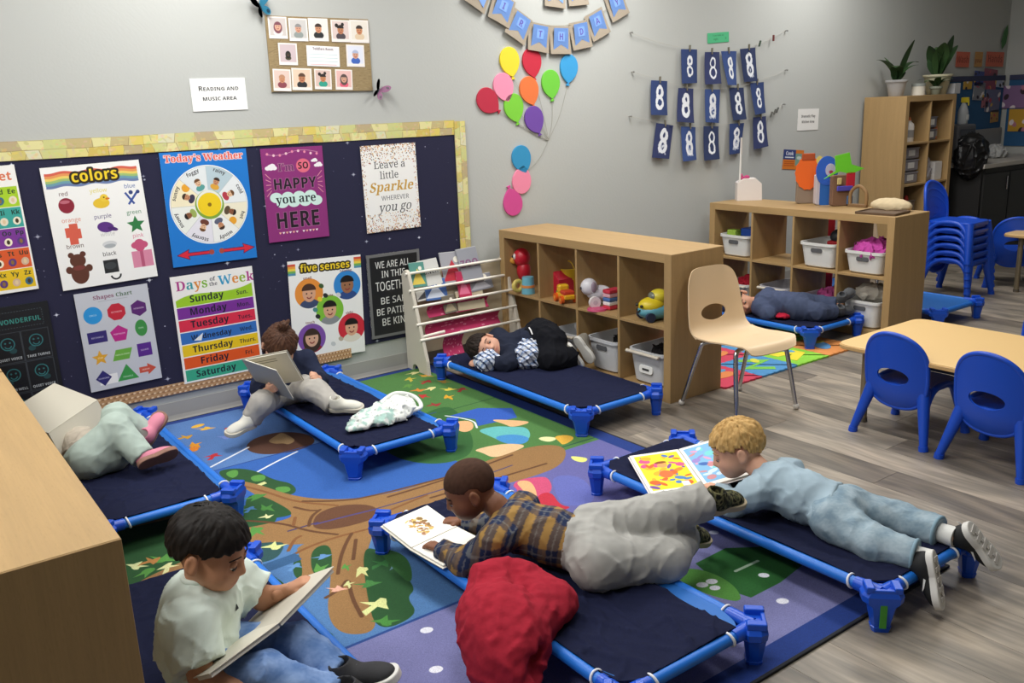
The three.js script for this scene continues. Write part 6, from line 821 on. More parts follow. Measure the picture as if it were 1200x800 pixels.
// the sleeper on the foam mat
{
  const J = { head: V(1.445, .195, .815), face: Vn(-.5, -.1, .8), up: Vn(-.2, .25, -.95), hs: .98, chest: V(1.535, .205, .975), pelvis: V(1.61, .20, 1.165), neck: V(1.49, .2, .885), sh: [V(1.45, .19, .98), V(1.60, .235, .93)], el: [V(1.43, .16, 1.06), V(1.68, .18, 1.0)], wr: [V(1.47, .155, 1.0), V(1.66, .16, 1.1)], hip: [V(1.565, .195, 1.20), V(1.665, .20, 1.165)], kn: [V(1.60, .185, 1.325), V(1.74, .20, 1.235)], an: [V(1.735, .165, 1.355), V(1.79, .215, 1.345)],
    hands: [{ dir: Vn(.5, 0, -.6), palm: V(0, -1, 0), curl: .5 }, { dir: Vn(0, -.1, .9), palm: V(0, -1, 0), curl: .5 }], feet: [{ p: V(1.735, .155, 1.345), f: Vn(.93, .05, .25), u: Vn(-.1, .8, .5) }, { p: V(1.78, .225, 1.335), f: Vn(.7, .3, .1), u: Vn(-.3, .8, .5) }] };
  person('sleeping child in slate blue with grey socks on the cot before the bins', J, { skin: '#c58f74', brow: '#1c1512', hair: { color: '#15100e', color2: '#241b17', t: .012, noise: .004, off: .005, tilt: .5, fringe: .01 }, shirt: { sleeve: 'long', e: .013, hem: .05, color: flatc('#47506a', .08), amp: .007 }, pants: { color: flatc('#434c64', .08), e: .014, hem: .032, amp: .007, len: .86 }, shoes: { upper: mat('#5a5c60', .95), sole: mat('#55575b', .95), s: .9 } });
}
// ---------------------------------------------------------------- bins in the shelves (a bin's front looks to -x: turn -PI/2)
const BT = -Math.PI / 2, inCell = (S, c, r, f, s) => cell(S, c, r, f, s).toArray();
function filler(name, label, category, pos, list, group) { const t = thing(name, label, category, group, pos); for (const [n, g, m] of list) mesh(n, g, m, t); return t; }
bin('grey bin with a slot handle in the third low cubby of the toy shelf', inCell(S1, 2, 0, .52, .52), BT, { m: binGrey, h: .19, handle: 'slot', w: .26 });
bin('grey bin with a rod handle and oval label plate in the toy shelf', inCell(S1, 3, 0, .52, .52), BT, { m: binGrey, h: .19, handle: 'bar', tag: true, w: .27 });
bin('grey bin holding a crumpled white bag in the toy shelf', inCell(S1, 1, 0, .52, .55), BT, { m: binGrey, h: .17, handle: 'bar', w: .26 });
bin('white bin of blue and lime toys in the upper row near the wall', inCell(S2, 0, 1, .55, .5), BT, { h: .16, handle: 'slot', w: .27 });
bin('white bin with a black and red toy in the upper row', inCell(S2, 2, 1, .55, .52), BT, { h: .17, handle: 'slot', w: .28 });
bin('white bin spilling pink cloth in the upper row', inCell(S2, 3, 1, .55, .5), BT, { h: .15, handle: 'slot', w: .28 });
bin('white bin of red toys in the lower row near the wall', inCell(S2, 0, 0, .5, .5), BT, { h: .15, handle: 'bar', w: .26 });
bin('clear grey wire-handled bin in the second lower cubby', inCell(S2, 1, 0, .5, .5), BT, { m: plastic('#b9b7bd', .35), h: .17, handle: 'bar', w: .26 });
bin('pale lilac bin of pink toys in the third lower cubby', inCell(S2, 2, 0, .5, .5), BT, { m: plastic('#c9bfca', .45), h: .15, w: .26 });
bin('tall white slotted bin in the last lower cubby beside the cot', inCell(S2, 3, 0, .55, .5), BT, { h: .18, handle: 'slot', w: .27 });
// loose contents, each its own toy
const lump = (label, name, cat, pos, rx, ry, rz, color, amp = .02, f = 14, seed = 1) => { const g = net((x, y, z) => ell(V(0, ry * .6, 0), rx, ry, rz)(x, y, z) - amp * (fold(x, y, z, seed, f) - .3), V(-rx - .05, -ry * .5 - .03, -rz - .05), V(rx + .05, ry * 1.7 + .05, rz + .05), .008, .03); const m = solo(name, paint(g, typeof color === 'function' ? color : flatc(color, .06)), vcMat(.9), label, cat); m.position.set(...pos); return m; };
const up = (p, y) => [p[0], p[1] + y, p[2]];
lump('crumpled white bag sticking out of a grey bin', 'plastic_bag', 'bag', up(inCell(S1, 1, 0, .45, .6), .14), .07, .07, .07, '#d8d6d6', .025);
lump('black cable bundle in the slotted grey bin', 'cable_bundle', 'cable', up(inCell(S1, 2, 0, .5, .6), .15), .07, .025, .07, '#1d1d20', .02, 30);
lump('black cloth in the labelled grey bin', 'cloth_bundle', 'cloth', up(inCell(S1, 3, 0, .5, .55), .15), .09, .025, .08, '#1c1a1c', .02, 20);
lump('pink blanket spilling over a white bin', 'pink_cloth', 'cloth', up(inCell(S2, 3, 1, .62, .55), .09), .13, .075, .13, '#b8489a', .03);
lump('grey and cream soft toy on the last lower bin', 'soft_toy', 'toy', up(inCell(S2, 3, 0, .55, .5), .175), .10, .055, .11, '#b9b3a8', .02);
lump('pink toy pile in the lilac bin', 'toy_pile', 'toy', up(inCell(S2, 2, 0, .5, .6), .11), .10, .05, .09, '#a84a80', .03, 22);
lump('red toy pile in the lower white bin near the wall', 'toy_pile', 'toy', up(inCell(S2, 0, 0, .5, .6), .11), .09, .045, .09, '#b8283a', .03, 22);
filler('toy_helmet', 'black and red toy helmet in a white bin', 'toy', up(inCell(S2, 2, 1, .5, .68), .15), [['shell', ball(.065, 0, .05, 0, 1, .8, 1), mat('#23252c', .4)], ['rim', bx(.13, .03, .12, 0, .008, 0, .012), mat('#b8202c', .5)]]);
filler('toy_blocks', 'blue and lime blocks piled in a white bin', 'toy', up(inCell(S2, 0, 1, .55, .5), .12), [['block', bx(.12, .06, .1, 0, .05, .03, .01), mat('#1f4fb0', .5)], ['block', bx(.07, .05, .08, -.06, .04, -.08, .01), mat('#9cc04a', .5)], ['block', bx(.08, .05, .08, .02, .035, -.05, .01), mat('#2c3036', .5)]]);

// ---------------------------------------------------------------- toys in the upper cubbies of the toy shelf
const onShelf = (u, v, x) => [x, .4027, XP(u, v, x).z];      // a toy standing on the middle boards, x metres behind the front
{ // red parrot
  const t = thing('toy_parrot', 'red toy parrot with a round white eye', 'toy', null, onShelf(613, 345, .10), -2.2); mesh('head', [ball(.055, 0, .205, 0, 1, 1.1, 1)], plastic('#c01a30'), t); mesh('torso', [ball(.05, 0, .12, -.01, 1, 1.4, .9)], plastic('#b81a2e'), t); const e = mesh('eye', [ball(.02, .02, .215, .045, 1, 1, .5)], plastic('#e8e4e4'), t); mesh('pupil', [ball(.009, .02, .215, .055)], plastic('#241a1c'), e); mesh('beak', [ball(.018, -.01, .185, .055, .8, 1.2, 1.2)], plastic('#d89a3a'), t); mesh('stand', [span(V(0, 0, 0), V(0, .1, 0), .03, .02)], plastic('#8a1424'), t);
  const k = thing('toy_rattle', 'teal and yellow toy with chunky rings beside the parrot', 'toy', null, onShelf(617, 345, .045)); mesh('ring', [new THREE.TorusGeometry(.03, .014, 10, 20).translate(-.05, .05, -.02)], plastic('#d8c468'), k); mesh('drum', [span(V(0, 0, .02), V(0, .105, .02), .042, .036, 20)], plastic('#6fb4c8'), k); mesh('band', [span(V(0, .04, .02), V(0, .055, .02), .0425, .041, 20)], plastic('#d88a4a'), k);
}
{ // red house, yellow bucket, truck
  const t = thing('toy_house', 'red toy house with a blue window', 'toy', null, onShelf(655, 350, .17), BT); mesh('walls', extrude(poly([[-.075, 0], [.075, 0], [.07, .10], [0, .165], [-.07, .10]]), .11, .006, 2).translate(0, 0, -.055), plastic('#b81f34'), t); const w = mesh('window', [bx(.06, .055, .01, -.005, .085, .062, .006)], plastic('#3f9ad0'), t); mesh('window_bar', [bx(.004, .05, .004, -.005, .085, .068, .001)], plastic('#2f6fa0'), w); mesh('roof', [bx(.09, .02, .13, -.045, .145, 0, .006).rotateZ(.0)], plastic('#7a5ca0'), t);
  const b = thing('toy_bucket', 'yellow toy bucket tipped behind the toy truck', 'toy', null, onShelf(667, 350, .23)); mesh('pail', lathe([[.001, 0], [.04, 0], [.058, .15], [.062, .15], [.062, .158], [.054, .158], [.038, .006], [.001, .006]], 28), mat('#e0c030', .4, { side: THREE.DoubleSide }), b); mesh('grip', tube([V(0, .15, -.06), V(0, .19, -.03), V(0, .2, 0), V(0, .19, .03), V(0, .15, .06)], .004), plastic('#d0a820'), b); mesh('foot_ring', [span(V(0, 0, 0), V(0, .008, 0), .044, .042)], plastic('#d0a820'), b);
  const k = thing('toy_truck', 'yellow toy truck with orange wheels', 'toy', null, onShelf(663, 357, .05), Math.PI * .9); mesh('chassis', [bx(.07, .03, .15, 0, .038, 0, .01)], plastic('#e0a826'), k); mesh('cab', [bx(.068, .05, .05, 0, .075, .04, .014)], plastic('#e6b42c'), k); mesh('bed', [bx(.07, .025, .07, 0, .062, -.03, .008)], plastic('#c8402c'), k); for (const s of [-1, 1]) for (const z of [-.045, .05]) { const wh = mesh('wheel', new THREE.CylinderGeometry(.024, .024, .018, 20).rotateZ(Math.PI / 2).translate(s * .042, .024, z), plastic('#e0601c'), k); mesh('hub', new THREE.CylinderGeometry(.01, .01, .02, 12).rotateZ(Math.PI / 2).translate(s * .043, .024, z), plastic('#f0b050'), wh); } mesh('lamp', [ball(.008, .02, .05, .078), ball(.008, -.02, .05, .078)], plastic('#5a9a3a'), k);
}
{ // white puppy on wheels, spinner, striped book
  const t = thing('pull_toy', 'white pull-along puppy on big white wheels', 'toy', null, onShelf(702, 358, .12), -1.9); mesh('torso', [ball(.055, 0, .075, 0, .9, .8, 1.4)], plastic('#d9d6de'), t); mesh('head', [ball(.05, 0, .115, .06)], plastic('#dcdae2'), t); mesh('ear', [ball(.022, .045, .12, .05, .5, 1.4, .8)], plastic('#9a8a98'), t); mesh('ear', [ball(.022, -.045, .12, .05, .5, 1.4, .8)], plastic('#9a8a98'), t); for (const s of [-1, 1]) for (const z of [-.05, .05]) { const w = mesh('wheel', new THREE.CylinderGeometry(.034, .034, .022, 22).rotateZ(Math.PI / 2).translate(s * .058, .034, z), plastic('#e9e6e6'), t); mesh('hub', new THREE.CylinderGeometry(.014, .014, .025, 14).rotateZ(Math.PI / 2).translate(s * .058, .034, z), plastic('#d0ccd2'), w); } mesh('nose', [ball(.008, 0, .112, .11)], plastic('#3a3038'), t);
  const d = solo('toy_disc', new THREE.CylinderGeometry(.055, .058, .01, 28), plastic('#d0507c'), 'flat pink disc at the front of the cubby', 'toy'); d.position.set(...up(inCell(S1, 2, 1, .9, .38), .0055));
  const m = thing('toy_maraca', 'magenta ball on a stick behind the white puppy', 'toy', null, onShelf(698, 352, .24)); mesh('bulb', [ball(.026, 0, .165, 0)], plastic('#b83478'), m); mesh('stick', [span(V(0, 0, 0), V(0, .15, 0), .007)], plastic('#8a2458'), m); mesh('base', [span(V(0, 0, 0), V(0, .015, 0), .03)], plastic('#8a2458'), m);
  const s = thing('striped_toy', 'red, white and blue striped toy beside the puppy', 'toy', null, onShelf(718, 360, .12)); ['#c8344a', '#e4dede', '#4a72b0', '#d8a8b4', '#c8344a'].forEach((c, i) => mesh('stripe', [bx(.1, .022, .06, 0, .012 + i * .023, 0, .006)], plastic(c), s));
}
{ // smiling car
  const t = thing('toy_car', 'yellow and teal toy car with a smiling face', 'toy', null, onShelf(768, 366, .10), BT - .35); mesh('lower_shell', [ball(.068, 0, .05, 0, 1, .7, 1.5)], plastic('#5f9fae'), t); mesh('hood', [ball(.06, 0, .08, .02, 1, .75, 1.25)], plastic('#dcc428'), t); mesh('cabin', [ball(.05, 0, .125, -.02, 1, .8, 1.1)], plastic('#d8c83a'), t); mesh('windscreen', [ball(.034, 0, .128, .018, 1, .7, .6)], plastic('#6f7468', .2), t); mesh('eye', [ball(.009, .028, .085, .093)], plastic('#26221c'), t); mesh('eye', [ball(.009, -.028, .085, .093)], plastic('#26221c'), t); mesh('mouth', tube([V(-.02, .062, .098), V(0, .05, .102), V(.02, .062, .098)], .005), plastic('#26221c'), t); for (const s of [-1, 1]) for (const z of [-.055, .055]) mesh('wheel', new THREE.CylinderGeometry(.026, .026, .02, 18).rotateZ(Math.PI / 2).translate(s * .058, .026, z), plastic('#24304a'), t);
}
{ // bead toy in the lowest cubby by the wall
  const t = thing('bead_stacker', 'yellow stacking toy with a blue bead in the low cubby', 'toy', null, inCell(S1, 0, 0, .5, .6)); mesh('base', [bx(.12, .09, .12, 0, .045, 0, .012)], plastic('#b8a02c'), t); mesh('rod', [span(V(0, .09, 0), V(0, .2, 0), .008)], plastic('#c9a86a'), t); mesh('bead', [ball(.026, 0, .2, 0)], plastic('#3a3f86'), t); mesh('bead', [ball(.03, 0, .12, 0)], plastic('#7a8a2c'), t);
}
// ---------------------------------------------------------------- picture books in the sling shelf
{
  const tiers = [[.598, .085], [.50, .118], [.405, .150], [.305, .182]], lean = -.32;
  const B = [[-.60, 0, .10, .15, '#4f8a80', 'teal and yellow picture book', '#d8c050', ''], [-.515, 0, .14, .16, '#c9c9c6', 'white picture book with heavy lettering', '#2c2c30', 'LUNCH'], [-.345, 0, .16, .20, '#9a9aa2', 'grey picture book with a red corner', '#b32a3c', ''], [-.225, 0, .15, .22, '#8d8f98', 'tall grey magazine', '#7a4a70', 'ZOO'], [-.50, 1, .15, .13, '#3f62a0', 'blue picture book laid sideways', '#c8d0e0', ''], [-.54, 1, .20, .10, '#d2cfc8', 'pale picture book lying low', '#4a4a50', ''], [-.30, 1, .09, .16, '#b02850', 'crimson picture book', '#d87090', ''], [-.17, 1, .17, .10, '#7f8088', 'dull grey picture book', '#b0b0b8', ''], [-.27, 2, .20, .12, '#b9ae94', 'beige picture book with dark lettering', '#3a352c', 'FRIENDS'], [-.43, 2, .09, .11, '#6a6458', 'brown picture book', '#a89c80', '']];
  B.forEach(([x, k, w, h, c, label, c2, txt], i) => { const [y, z] = tiers[k], g = new THREE.BoxGeometry(w, h, .008), tex = canvasTex(128, Math.round(128 * h / w), (q, W_, H_) => { fill(q, c, 0, 0, W_, H_); q.fillStyle = c2; if (txt) fitText(q, txt, W_ / 2, H_ * .55, W_ * .9, H_ * .36); else { q.beginPath(); q.moveTo(0, H_ * .9); q.lineTo(W_ * .5, H_ * .25); q.lineTo(W_ * .9, H_ * .9); q.fill(); blob(q, '#e2ddd0', W_ * .7, H_ * .25, W_ * .12); } fill(q, 'rgba(240,240,235,.5)', 0, 0, W_, 3); }); const m = solo('shelved_book', g, new THREE.MeshStandardMaterial({ map: tex, roughness: .45 }), label + ' in the sling shelf', 'book'); m.rotation.set(lean, 0, (i % 2 ? .05 : -.04)); m.position.set(x, y - .035 + h * .12, z - .016 - (i % 3) * .005); });
}
// ---------------------------------------------------------------- on top of the shelf of white bins
{
  const TY = .7865 + .0005, top = (u, v) => { const p = F(u, v, TY); p.x = clamp(p.x, S2.x + .05, S2.x + .34); return p; };
  let p = top(877, 234); const h = thing('paper_house', 'white paper house with a pink bow', 'paper house', null, [p.x, TY, p.z], -.7); const s = poly([[-.09, 0], [.09, 0], [.085, .12], [.04, .16], [-.045, .16], [-.09, .13]]); mesh('walls', extrude(s, .09, .002).translate(0, 0, -.045), mat('#e2dad6', .8), h); const bow = mesh('bow', [ball(.022, -.055, .165, .02, 1, .7, .6), ball(.022, -.02, .17, .02, 1, .7, .6), ball(.010, -.038, .168, .03)], mat('#b83a72', .7), h); mesh('loop', [ball(.012, -.06, .185, .02)], mat('#c85a8a', .7), bow);
  p = top(866, 235); const st = thing('paper_rod', 'thin white paper rod standing on the shelf', 'rod', null, [p.x, TY, p.z + .0]); mesh('shaft', span(V(0, 0, 0), V(.01, .46, .0), .008, .006), mat('#e4e2de', .8), st); mesh('tip', span(V(.010, .34, 0), V(.011, .46, 0), .0085, .008), mat('#c9c2bc', .8), st);
  const puppet = (label, u, v, k, bag, build) => { const q = top(u, v), t = thing('paper_puppet', label, 'puppet', null, [q.x, TY, q.z], -.75 + k); mesh('bag', extrude(rrect(.13, .2, .012), .05, .003).translate(0, .105, -.025), mat(bag, .85), t); build(t); };
  puppet('orange paper bag puppet with a ragged mane', 957, 236, 0, '#8a7868', (t) => { const s = new THREE.Shape(); for (let i = 0; i <= 28; i++) { const a = i / 28 * 6.283, r = .105 * (i % 2 ? .94 : 1); i ? s.lineTo(Math.cos(a) * r * .85, Math.sin(a) * r * 1.15) : s.moveTo(r * .85, 0); } mesh('mane', extrude(s, .006).translate(0, .215, .03), mat('#e6641a', .8), t); mesh('hat', [bx(.09, .05, .02, 0, .325, .03, .006)], mat('#a8481c', .8), t); mesh('cheek', extrude(ellipseShape(.022, .03), .004).translate(.075, .30, .036), mat('#d8c060', .8), t); });
  puppet('blue paper bag puppet with a white-edged face', 975, 238, .1, '#c2b8bc', (t) => { mesh('hood', extrude(ellipseShape(.075, .1), .01).translate(0, .235, .03), mat('#2a5cc0', .8), t); mesh('robe', extrude(rrect(.085, .2, .01), .008).translate(0, .1, .03), mat('#2460b0', .8), t); const f = mesh('face', extrude(ellipseShape(.034, .044), .006).translate(.02, .24, .042), mat('#b9b4cc', .8), t); mesh('mouth', extrude(ellipseShape(.014, .01), .004).translate(.022, .228, .05), mat('#a83a5c', .8), f); });
  puppet('paper bag puppet with a big lime green leaf hat', 996, 239, .2, '#7a5a44', (t) => { mesh('leaf', extrude(poly([[-.14, .19], [-.06, .24], [-.07, .34], [.03, .36], [.05, .28], [.14, .25], [.05, .215], [-.03, .235]]), .006).translate(-.0, .0, .035), mat('#6ccf2a', .7), t); mesh('vest', [bx(.06, .1, .012, .05, .18, .035, .004)], mat('#b8182c', .8), t); mesh('scarf', [bx(.11, .035, .016, .01, .12, .04, .006)], mat('#4a44a8', .8), t); mesh('patch', [bx(.03, .045, .012, -.03, .17, .04, .004)], mat('#c8b47a', .8), t); mesh('boots', [bx(.04, .06, .02, .05, .04, .036, .006)], mat('#4a6488', .8), t); });
  p = top(1020, 240); const ar = thing('wooden_arch', 'small wooden arch leaning beside the puppets', 'arch', null, [p.x, TY, p.z]); mesh('bow_piece', tube([V(0, .0, -.06), V(0, .1, -.055), V(0, .14, 0), V(0, .1, .055), V(0, .0, .06)], .012, 30, 8), mat('#8a6a44', .7), ar); mesh('foot', [bx(.03, .02, .14, 0, .01, 0, .004)], mat('#7a5c3c', .7), ar);
  const tr = thing('brown_tray', 'flat dark brown tray at the end of the shelf', 'tray', null, [S2.x + .13, TY, S2.z + 1.32], .1); mesh('plate', bx(.2, .008, .26, 0, .004, 0, .003), mat('#5c4632', .6), tr); mesh('lip', [bx(.2, .016, .008, 0, .008, .13, .003), bx(.2, .016, .008, 0, .008, -.13, .003), bx(.008, .016, .26, .098, .008, 0, .003), bx(.008, .016, .26, -.098, .008, 0, .003)], mat('#5c4632', .6), tr);
  lump('cream cushion lying behind the brown tray', 'cushion', 'cushion', [S2.x + .29, TY + .0, S2.z + 1.28], .075, .05, .14, '#cbb896', .004);
}
// ---------------------------------------------------------------- plants and supplies on the tall shelf
{
  const TY = 1.4905, px = (u, v, z = .25) => { const q = W(u, v, z); return q.x; };
  const leafGeo = (len, wid, bend, twist = 0) => { const g = clothGrid(6, 14, (a, b) => { const w = wid * Math.sin(Math.PI * Math.min(1, b * .92 + .06)) ** .8, y = len * b * Math.cos(bend * b), z = len * Math.sin(bend * b) * b; return [(a - .5) * w, y, z + Math.abs(a - .5) * w * .35]; }, .0016); return g; };
  const plant = (label, x, z, potC, potR, potH, leaves, ls) => { const t = thing('potted_plant', label, 'plant', null, [x, TY, z]); mesh('pot', lathe([[.001, 0], [potR * .7, 0], [potR, potH], [potR * 1.08, potH], [potR * 1.08, potH - .02], [potR * .96, potH - .02], [potR * .92, potH - .01], [.001, potH - .012]].map((q) => q), 28), mat(potC, .6, { side: THREE.DoubleSide }), t); mesh('soil', new THREE.CylinderGeometry(potR * .9, potR * .9, .008, 20).translate(0, potH - .014, 0), mat('#33261c', .95), t); leaves.forEach(([a, len, wid, bend], i) => { const m = mesh('leaf', leafGeo(len * ls, wid * ls * 1.5, bend), mat(['#33502a', '#2c4826', '#3f5c34'][i % 3], .5, { side: THREE.DoubleSide }), t); m.position.set(0, potH - .02, 0); m.rotation.set(0, a, 0); }); };
  plant('broad-leaved plant in a grey pot on the tall shelf', px(1050, 105, .2), .2, '#b2b2b4', .085, .135, [[.2, .36, .09, .35], [1.4, .30, .05, 1.0], [2.0, .2, .08, 1.3], [4.5, .30, .05, .9], [5.2, .26, .07, 1.1], [3.3, .24, .05, .5], [.9, .22, .06, .9]], 1);
  plant('upright leafy plant in a cream pot on the tall shelf', px(1098, 100, .24), .24, '#c9c3a6', .115, .17, [[.1, .36, .12, .3], [1.2, .32, .10, .6], [2.3, .28, .11, .4], [1.9, .40, .09, .8], [4.6, .30, .10, .5], [5.4, .34, .09, .6], [.7, .26, .12, .25], [2.9, .22, .12, .25]], 1);
  plant('small wispy plant between the two large pots', px(1084, 105, .2), .3, '#8a8f80', .05, .07, [[0, .14, .03, 1.1], [.9, .12, .03, 1.2], [1.8, .15, .03, 1.0], [2.7, .12, .03, 1.3], [3.6, .14, .03, 1.1], [4.5, .13, .03, 1.2], [5.4, .14, .03, 1.0]], 1.2);
  const j = thing('candle_jar', 'white lidded jar on the tall shelf', 'jar', null, [px(1071, 108, .22), TY, .26]); mesh('jar_body', span(V(0, 0, 0), V(0, .075, 0), .055, .055, 24), mat('#d9d4c8', .4), j); mesh('lid', span(V(0, .075, 0), V(0, .1, 0), .058, .056, 24), mat('#8f9490', .4), j);
  solo('white_box', bx(.1, .09, .08, px(1117, 106, .3), TY + .045, .3, .004), mat('#b9b9bc', .7), 'small white box at the end of the tall shelf top', 'box');
  // supplies: rows counted from the floor
  const x0 = 3.96 + T_, zc = .25, rowY = (r) => T_ + r * (C_ + I_);
  const bottle = (label, x, y, r, h, c, cap_) => { const t = thing('bottle', label, 'bottle', null, [x, y, zc + .06]); mesh('bottle_body', lathe([[.001, 0], [r, 0], [r, h * .6], [r * .85, h * .72], [r * .4, h * .8], [r * .4, h * .86], [.001, h * .86]], 20), mat(c, .4), t); mesh('nozzle', span(V(0, h * .84, 0), V(0, h, 0), r * .42, r * .12, 12), mat(cap_, .5), t); mesh('label_wrap', span(V(0, h * .18, 0), V(0, h * .48, 0), r * 1.01, r * 1.01, 20, true), mat('#8d8a88', .6), t); };
  bottle('white glue bottle in the tall shelf', x0 + .20, rowY(3), .042, .21, '#e2dcd6', '#d87a4a'); bottle('slim grey bottle beside the glue', x0 + .06, rowY(3), .022, .15, '#b4b2ae', '#d8d4d0'); bottle('small dark bottle with a white top beside the glue', x0 + .12, rowY(3), .022, .09, '#26242a', '#e4e2e0'); bottle('orange capped bottle in the tall shelf', x0 + .60, rowY(3), .03, .16, '#a8603c', '#d8c8b8');
  const stackBox = (label, x, r, c, n, w) => { for (let i = 0; i < n; i++) { const t = thing('supply_caddy', label, 'caddy', 'stacked supply caddies in the tall shelf', [x, rowY(r) + i * .105, zc + .02]); mesh('tub', bx(w, .095, .2, 0, .0475, 0, .012), mat(c, .6), t); mesh('front_tag', bx(w * .4, .05, .003, 0, .05, .1015, .001), mat('#d6d4d0', .6), t); mesh('rim', bx(w + .008, .012, .208, 0, .09, 0, .004), mat(c, .6), t); } };
  stackBox('grey supply tub stacked behind the bottles', x0 + .46, 3, '#6a6870', 2, .16); stackBox('mauve-grey supply tub in the second row', x0 + .17, 2, '#8a868c', 3, .24); stackBox('tan supply tub in the third row', x0 + .17, 1, '#7a6a58', 2, .22);
  lump('bundle of pale paper in the tall shelf', 'paper_bundle', 'paper', [x0 + .47, rowY(2), zc + .05], .07, .14, .07, '#a8a2a4', .02); solo('white_carton', bx(.12, .16, .12, x0 + .6, rowY(2) + .08, zc + .07, .004), mat('#e0dcd8', .7), 'white carton in the tall shelf', 'carton');
  const cn = thing('toy_cone', 'red toy cone in the tall shelf', 'cone', null, [x0 + .2, rowY(1), zc + .08]); mesh('cone_body', lathe([[.06, .012], [.012, .24], [.001, .245]], 20), mat('#c23428', .5), cn); mesh('cone_base', bx(.15, .012, .15, 0, .006, 0, .003), mat('#b02c22', .5), cn);
}
// ---------------------------------------------------------------- the far corner: counter, board, bags
{
  const t = thing('blue_craft_board', 'blue bulletin board of crafts in the far corner', 'board'); mesh('backing', bx(1.36, .66, .012, 5.72, 1.275, .008, 0), mat('#2a5a86', .85), t); mesh('edging', [bx(1.36, .05, .01, 5.72, 1.62, .02, .002)], mat('#3a3f5c', .8), t);
  const t2 = thing('side_craft_board', 'blue bulletin board on the end wall', 'board'); mesh('backing', bx(.012, .66, 1.2, 6.42, 1.275, .66, 0), mat('#2a5a86', .85), t2); mesh('edging', [bx(.01, .05, 1.2, 6.412, 1.62, .66, .002)], mat('#3a3f5c', .8), t2);
  const art = [['round yellow craft face', 1134, 97, .12, '#c8a03c'], ['navy craft sheet', 1147, 92, .14, '#3a4a8a'], ['grey craft sheet with a dark bar', 1147, 107, .17, '#8a8d94'], ['maroon and white craft sheet', 1160, 93, .2, '#8a4a5c'], ['grey-blue craft sheet', 1163, 118, .22, '#6a6f8c'], ['pink craft sheet', 1154, 120, .1, '#a86a74'], ['pale blue craft sheet', 1172, 95, .12, '#a9b4c8'], ['tan paper roll craft', 1165, 136, .12, '#a88450']];
  art.forEach(([n, u, v, s, c], i) => { const p = W(u, v, .02), r = rng(i + 50); const m = sheetAt('craft_sheet', n + ' on the blue board', 'craft', p, s * 1.3, s, (r() - .5) * .2, (g, w, h) => { fill(g, c, 0, 0, w, h); for (let k = 0; k < 7; k++) blob(g, ['#2a2430', '#e2dcd8', '#b84a5c', '#d8b04a'][Math.floor(r() * 4)], r() * w, r() * h, w * (.05 + r() * .1), h * (.04 + r() * .1), r() * 3); }, { px: 300, th: .004 }); });
  [['mauve swirl craft sheet', .12, 1.43, '#8a6a94'], ['yellow animal craft sheet', .24, 1.2, '#c89a34']].forEach(([n, z, y, c], i) => { const r = rng(i + 70); const m = sheetAt('craft_sheet', n + ' on the end wall board', 'craft', V(6.405, y, z), .3, .22, 0, (g, w, h) => { fill(g, c, 0, 0, w, h); for (let k = 0; k < 8; k++) blob(g, ['#3a2a30', '#e6d8dc', '#b87a8c'][k % 3], r() * w, r() * h, w * .1, h * .1, r() * 3); }, { px: 300, th: .004 }); m.rotation.set(0, -Math.PI / 2, 0); });
  const q = [W(1122, 61, .02), W(1178, 58, .02)]; [['Wash', 0, .27], ['your', .38, .16], ['Hands', .62, .38]].forEach(([s, a, w]) => { const L = q[1].x - q[0].x; sheetAt('word_strip', `orange paper strip lettered ${s.toLowerCase()} above the blue board`, 'sign', V(q[0].x + L * (a + w / 2), 1.80, .012), L * w, .14, -.02, (g, W_, H_) => { fill(g, s === 'your' ? '#b8884a' : '#c8624a', 0, 0, W_, H_); g.fillStyle = s === 'your' ? '#8a4a2c' : '#8f3a2a'; fitText(g, s, W_ / 2, H_ * .72, W_ * .9, H_ * .7); }, { px: 400 }); });
  const c = thing('wash_counter', 'dark cabinet with a pale counter top in the far corner', 'counter', null, [5.66, 0, .33]); mesh('cabinet', bx(1.48, .83, .56, 0, .42, 0, .004), mat('#1a1919', .6), c); mesh('counter_top', bx(1.5, .04, .62, 0, .852, .0, .006), mat('#b9b4ac', .4), c); for (let i = 0; i < 3; i++) { const d = mesh('door', bx(.46, .72, .018, -.48 + i * .48, .42, .289, .003), mat('#1e1d1d', .55), c); mesh('handle', span(V(-.30 + i * .48, .62, .305), V(-.30 + i * .48, .74, .305), .006), chrome, d); }
  const m = thing('grey_dispenser', 'grey dispenser box on the dark counter', 'dispenser', null, [5.14, .872, .22]); mesh('case', bx(.32, .34, .24, 0, .17, 0, .02), mat('#56565a', .5), m); mesh('panel', bx(.26, .12, .006, 0, .24, .122, .003), mat('#3c3c40', .4), m);
  const s = thing('spray_bottle', 'spray bottle with a yellow trigger on the grey box', 'bottle', null, [5.22, 1.213, .24]); mesh('flask', lathe([[.001, 0], [.045, 0], [.046, .11], [.03, .16], [.014, .19], [.001, .19]], 22), mat('#b4b8bc', .35), s); mesh('trigger_head', [bx(.03, .05, .07, 0, .215, .01, .008), bx(.012, .05, .012, 0, .19, .045, .004)], mat('#c8b426', .45), s); mesh('tag', bx(.04, .05, .003, 0, .06, .046, .001), mat('#e0e0de', .6), s);
  const bag = lump('black bin liner hanging by the tall shelf', 'bin_liner', 'bag', [4.93, .82, .50], .13, .2, .13, '#101012', .03, 10); bag.material = vcMat(.35);
  lump('white paper towels piled on the counter', 'paper_towels', 'towels', [5.75, .873, .3], .12, .07, .1, '#a9a9a8', .03, 18); solo('back_splash', bx(.9, .26, .012, 5.95, 1.0, .03, .003), mat('#8d8d8c', .5), 'pale splash panel behind the counter', 'panel');
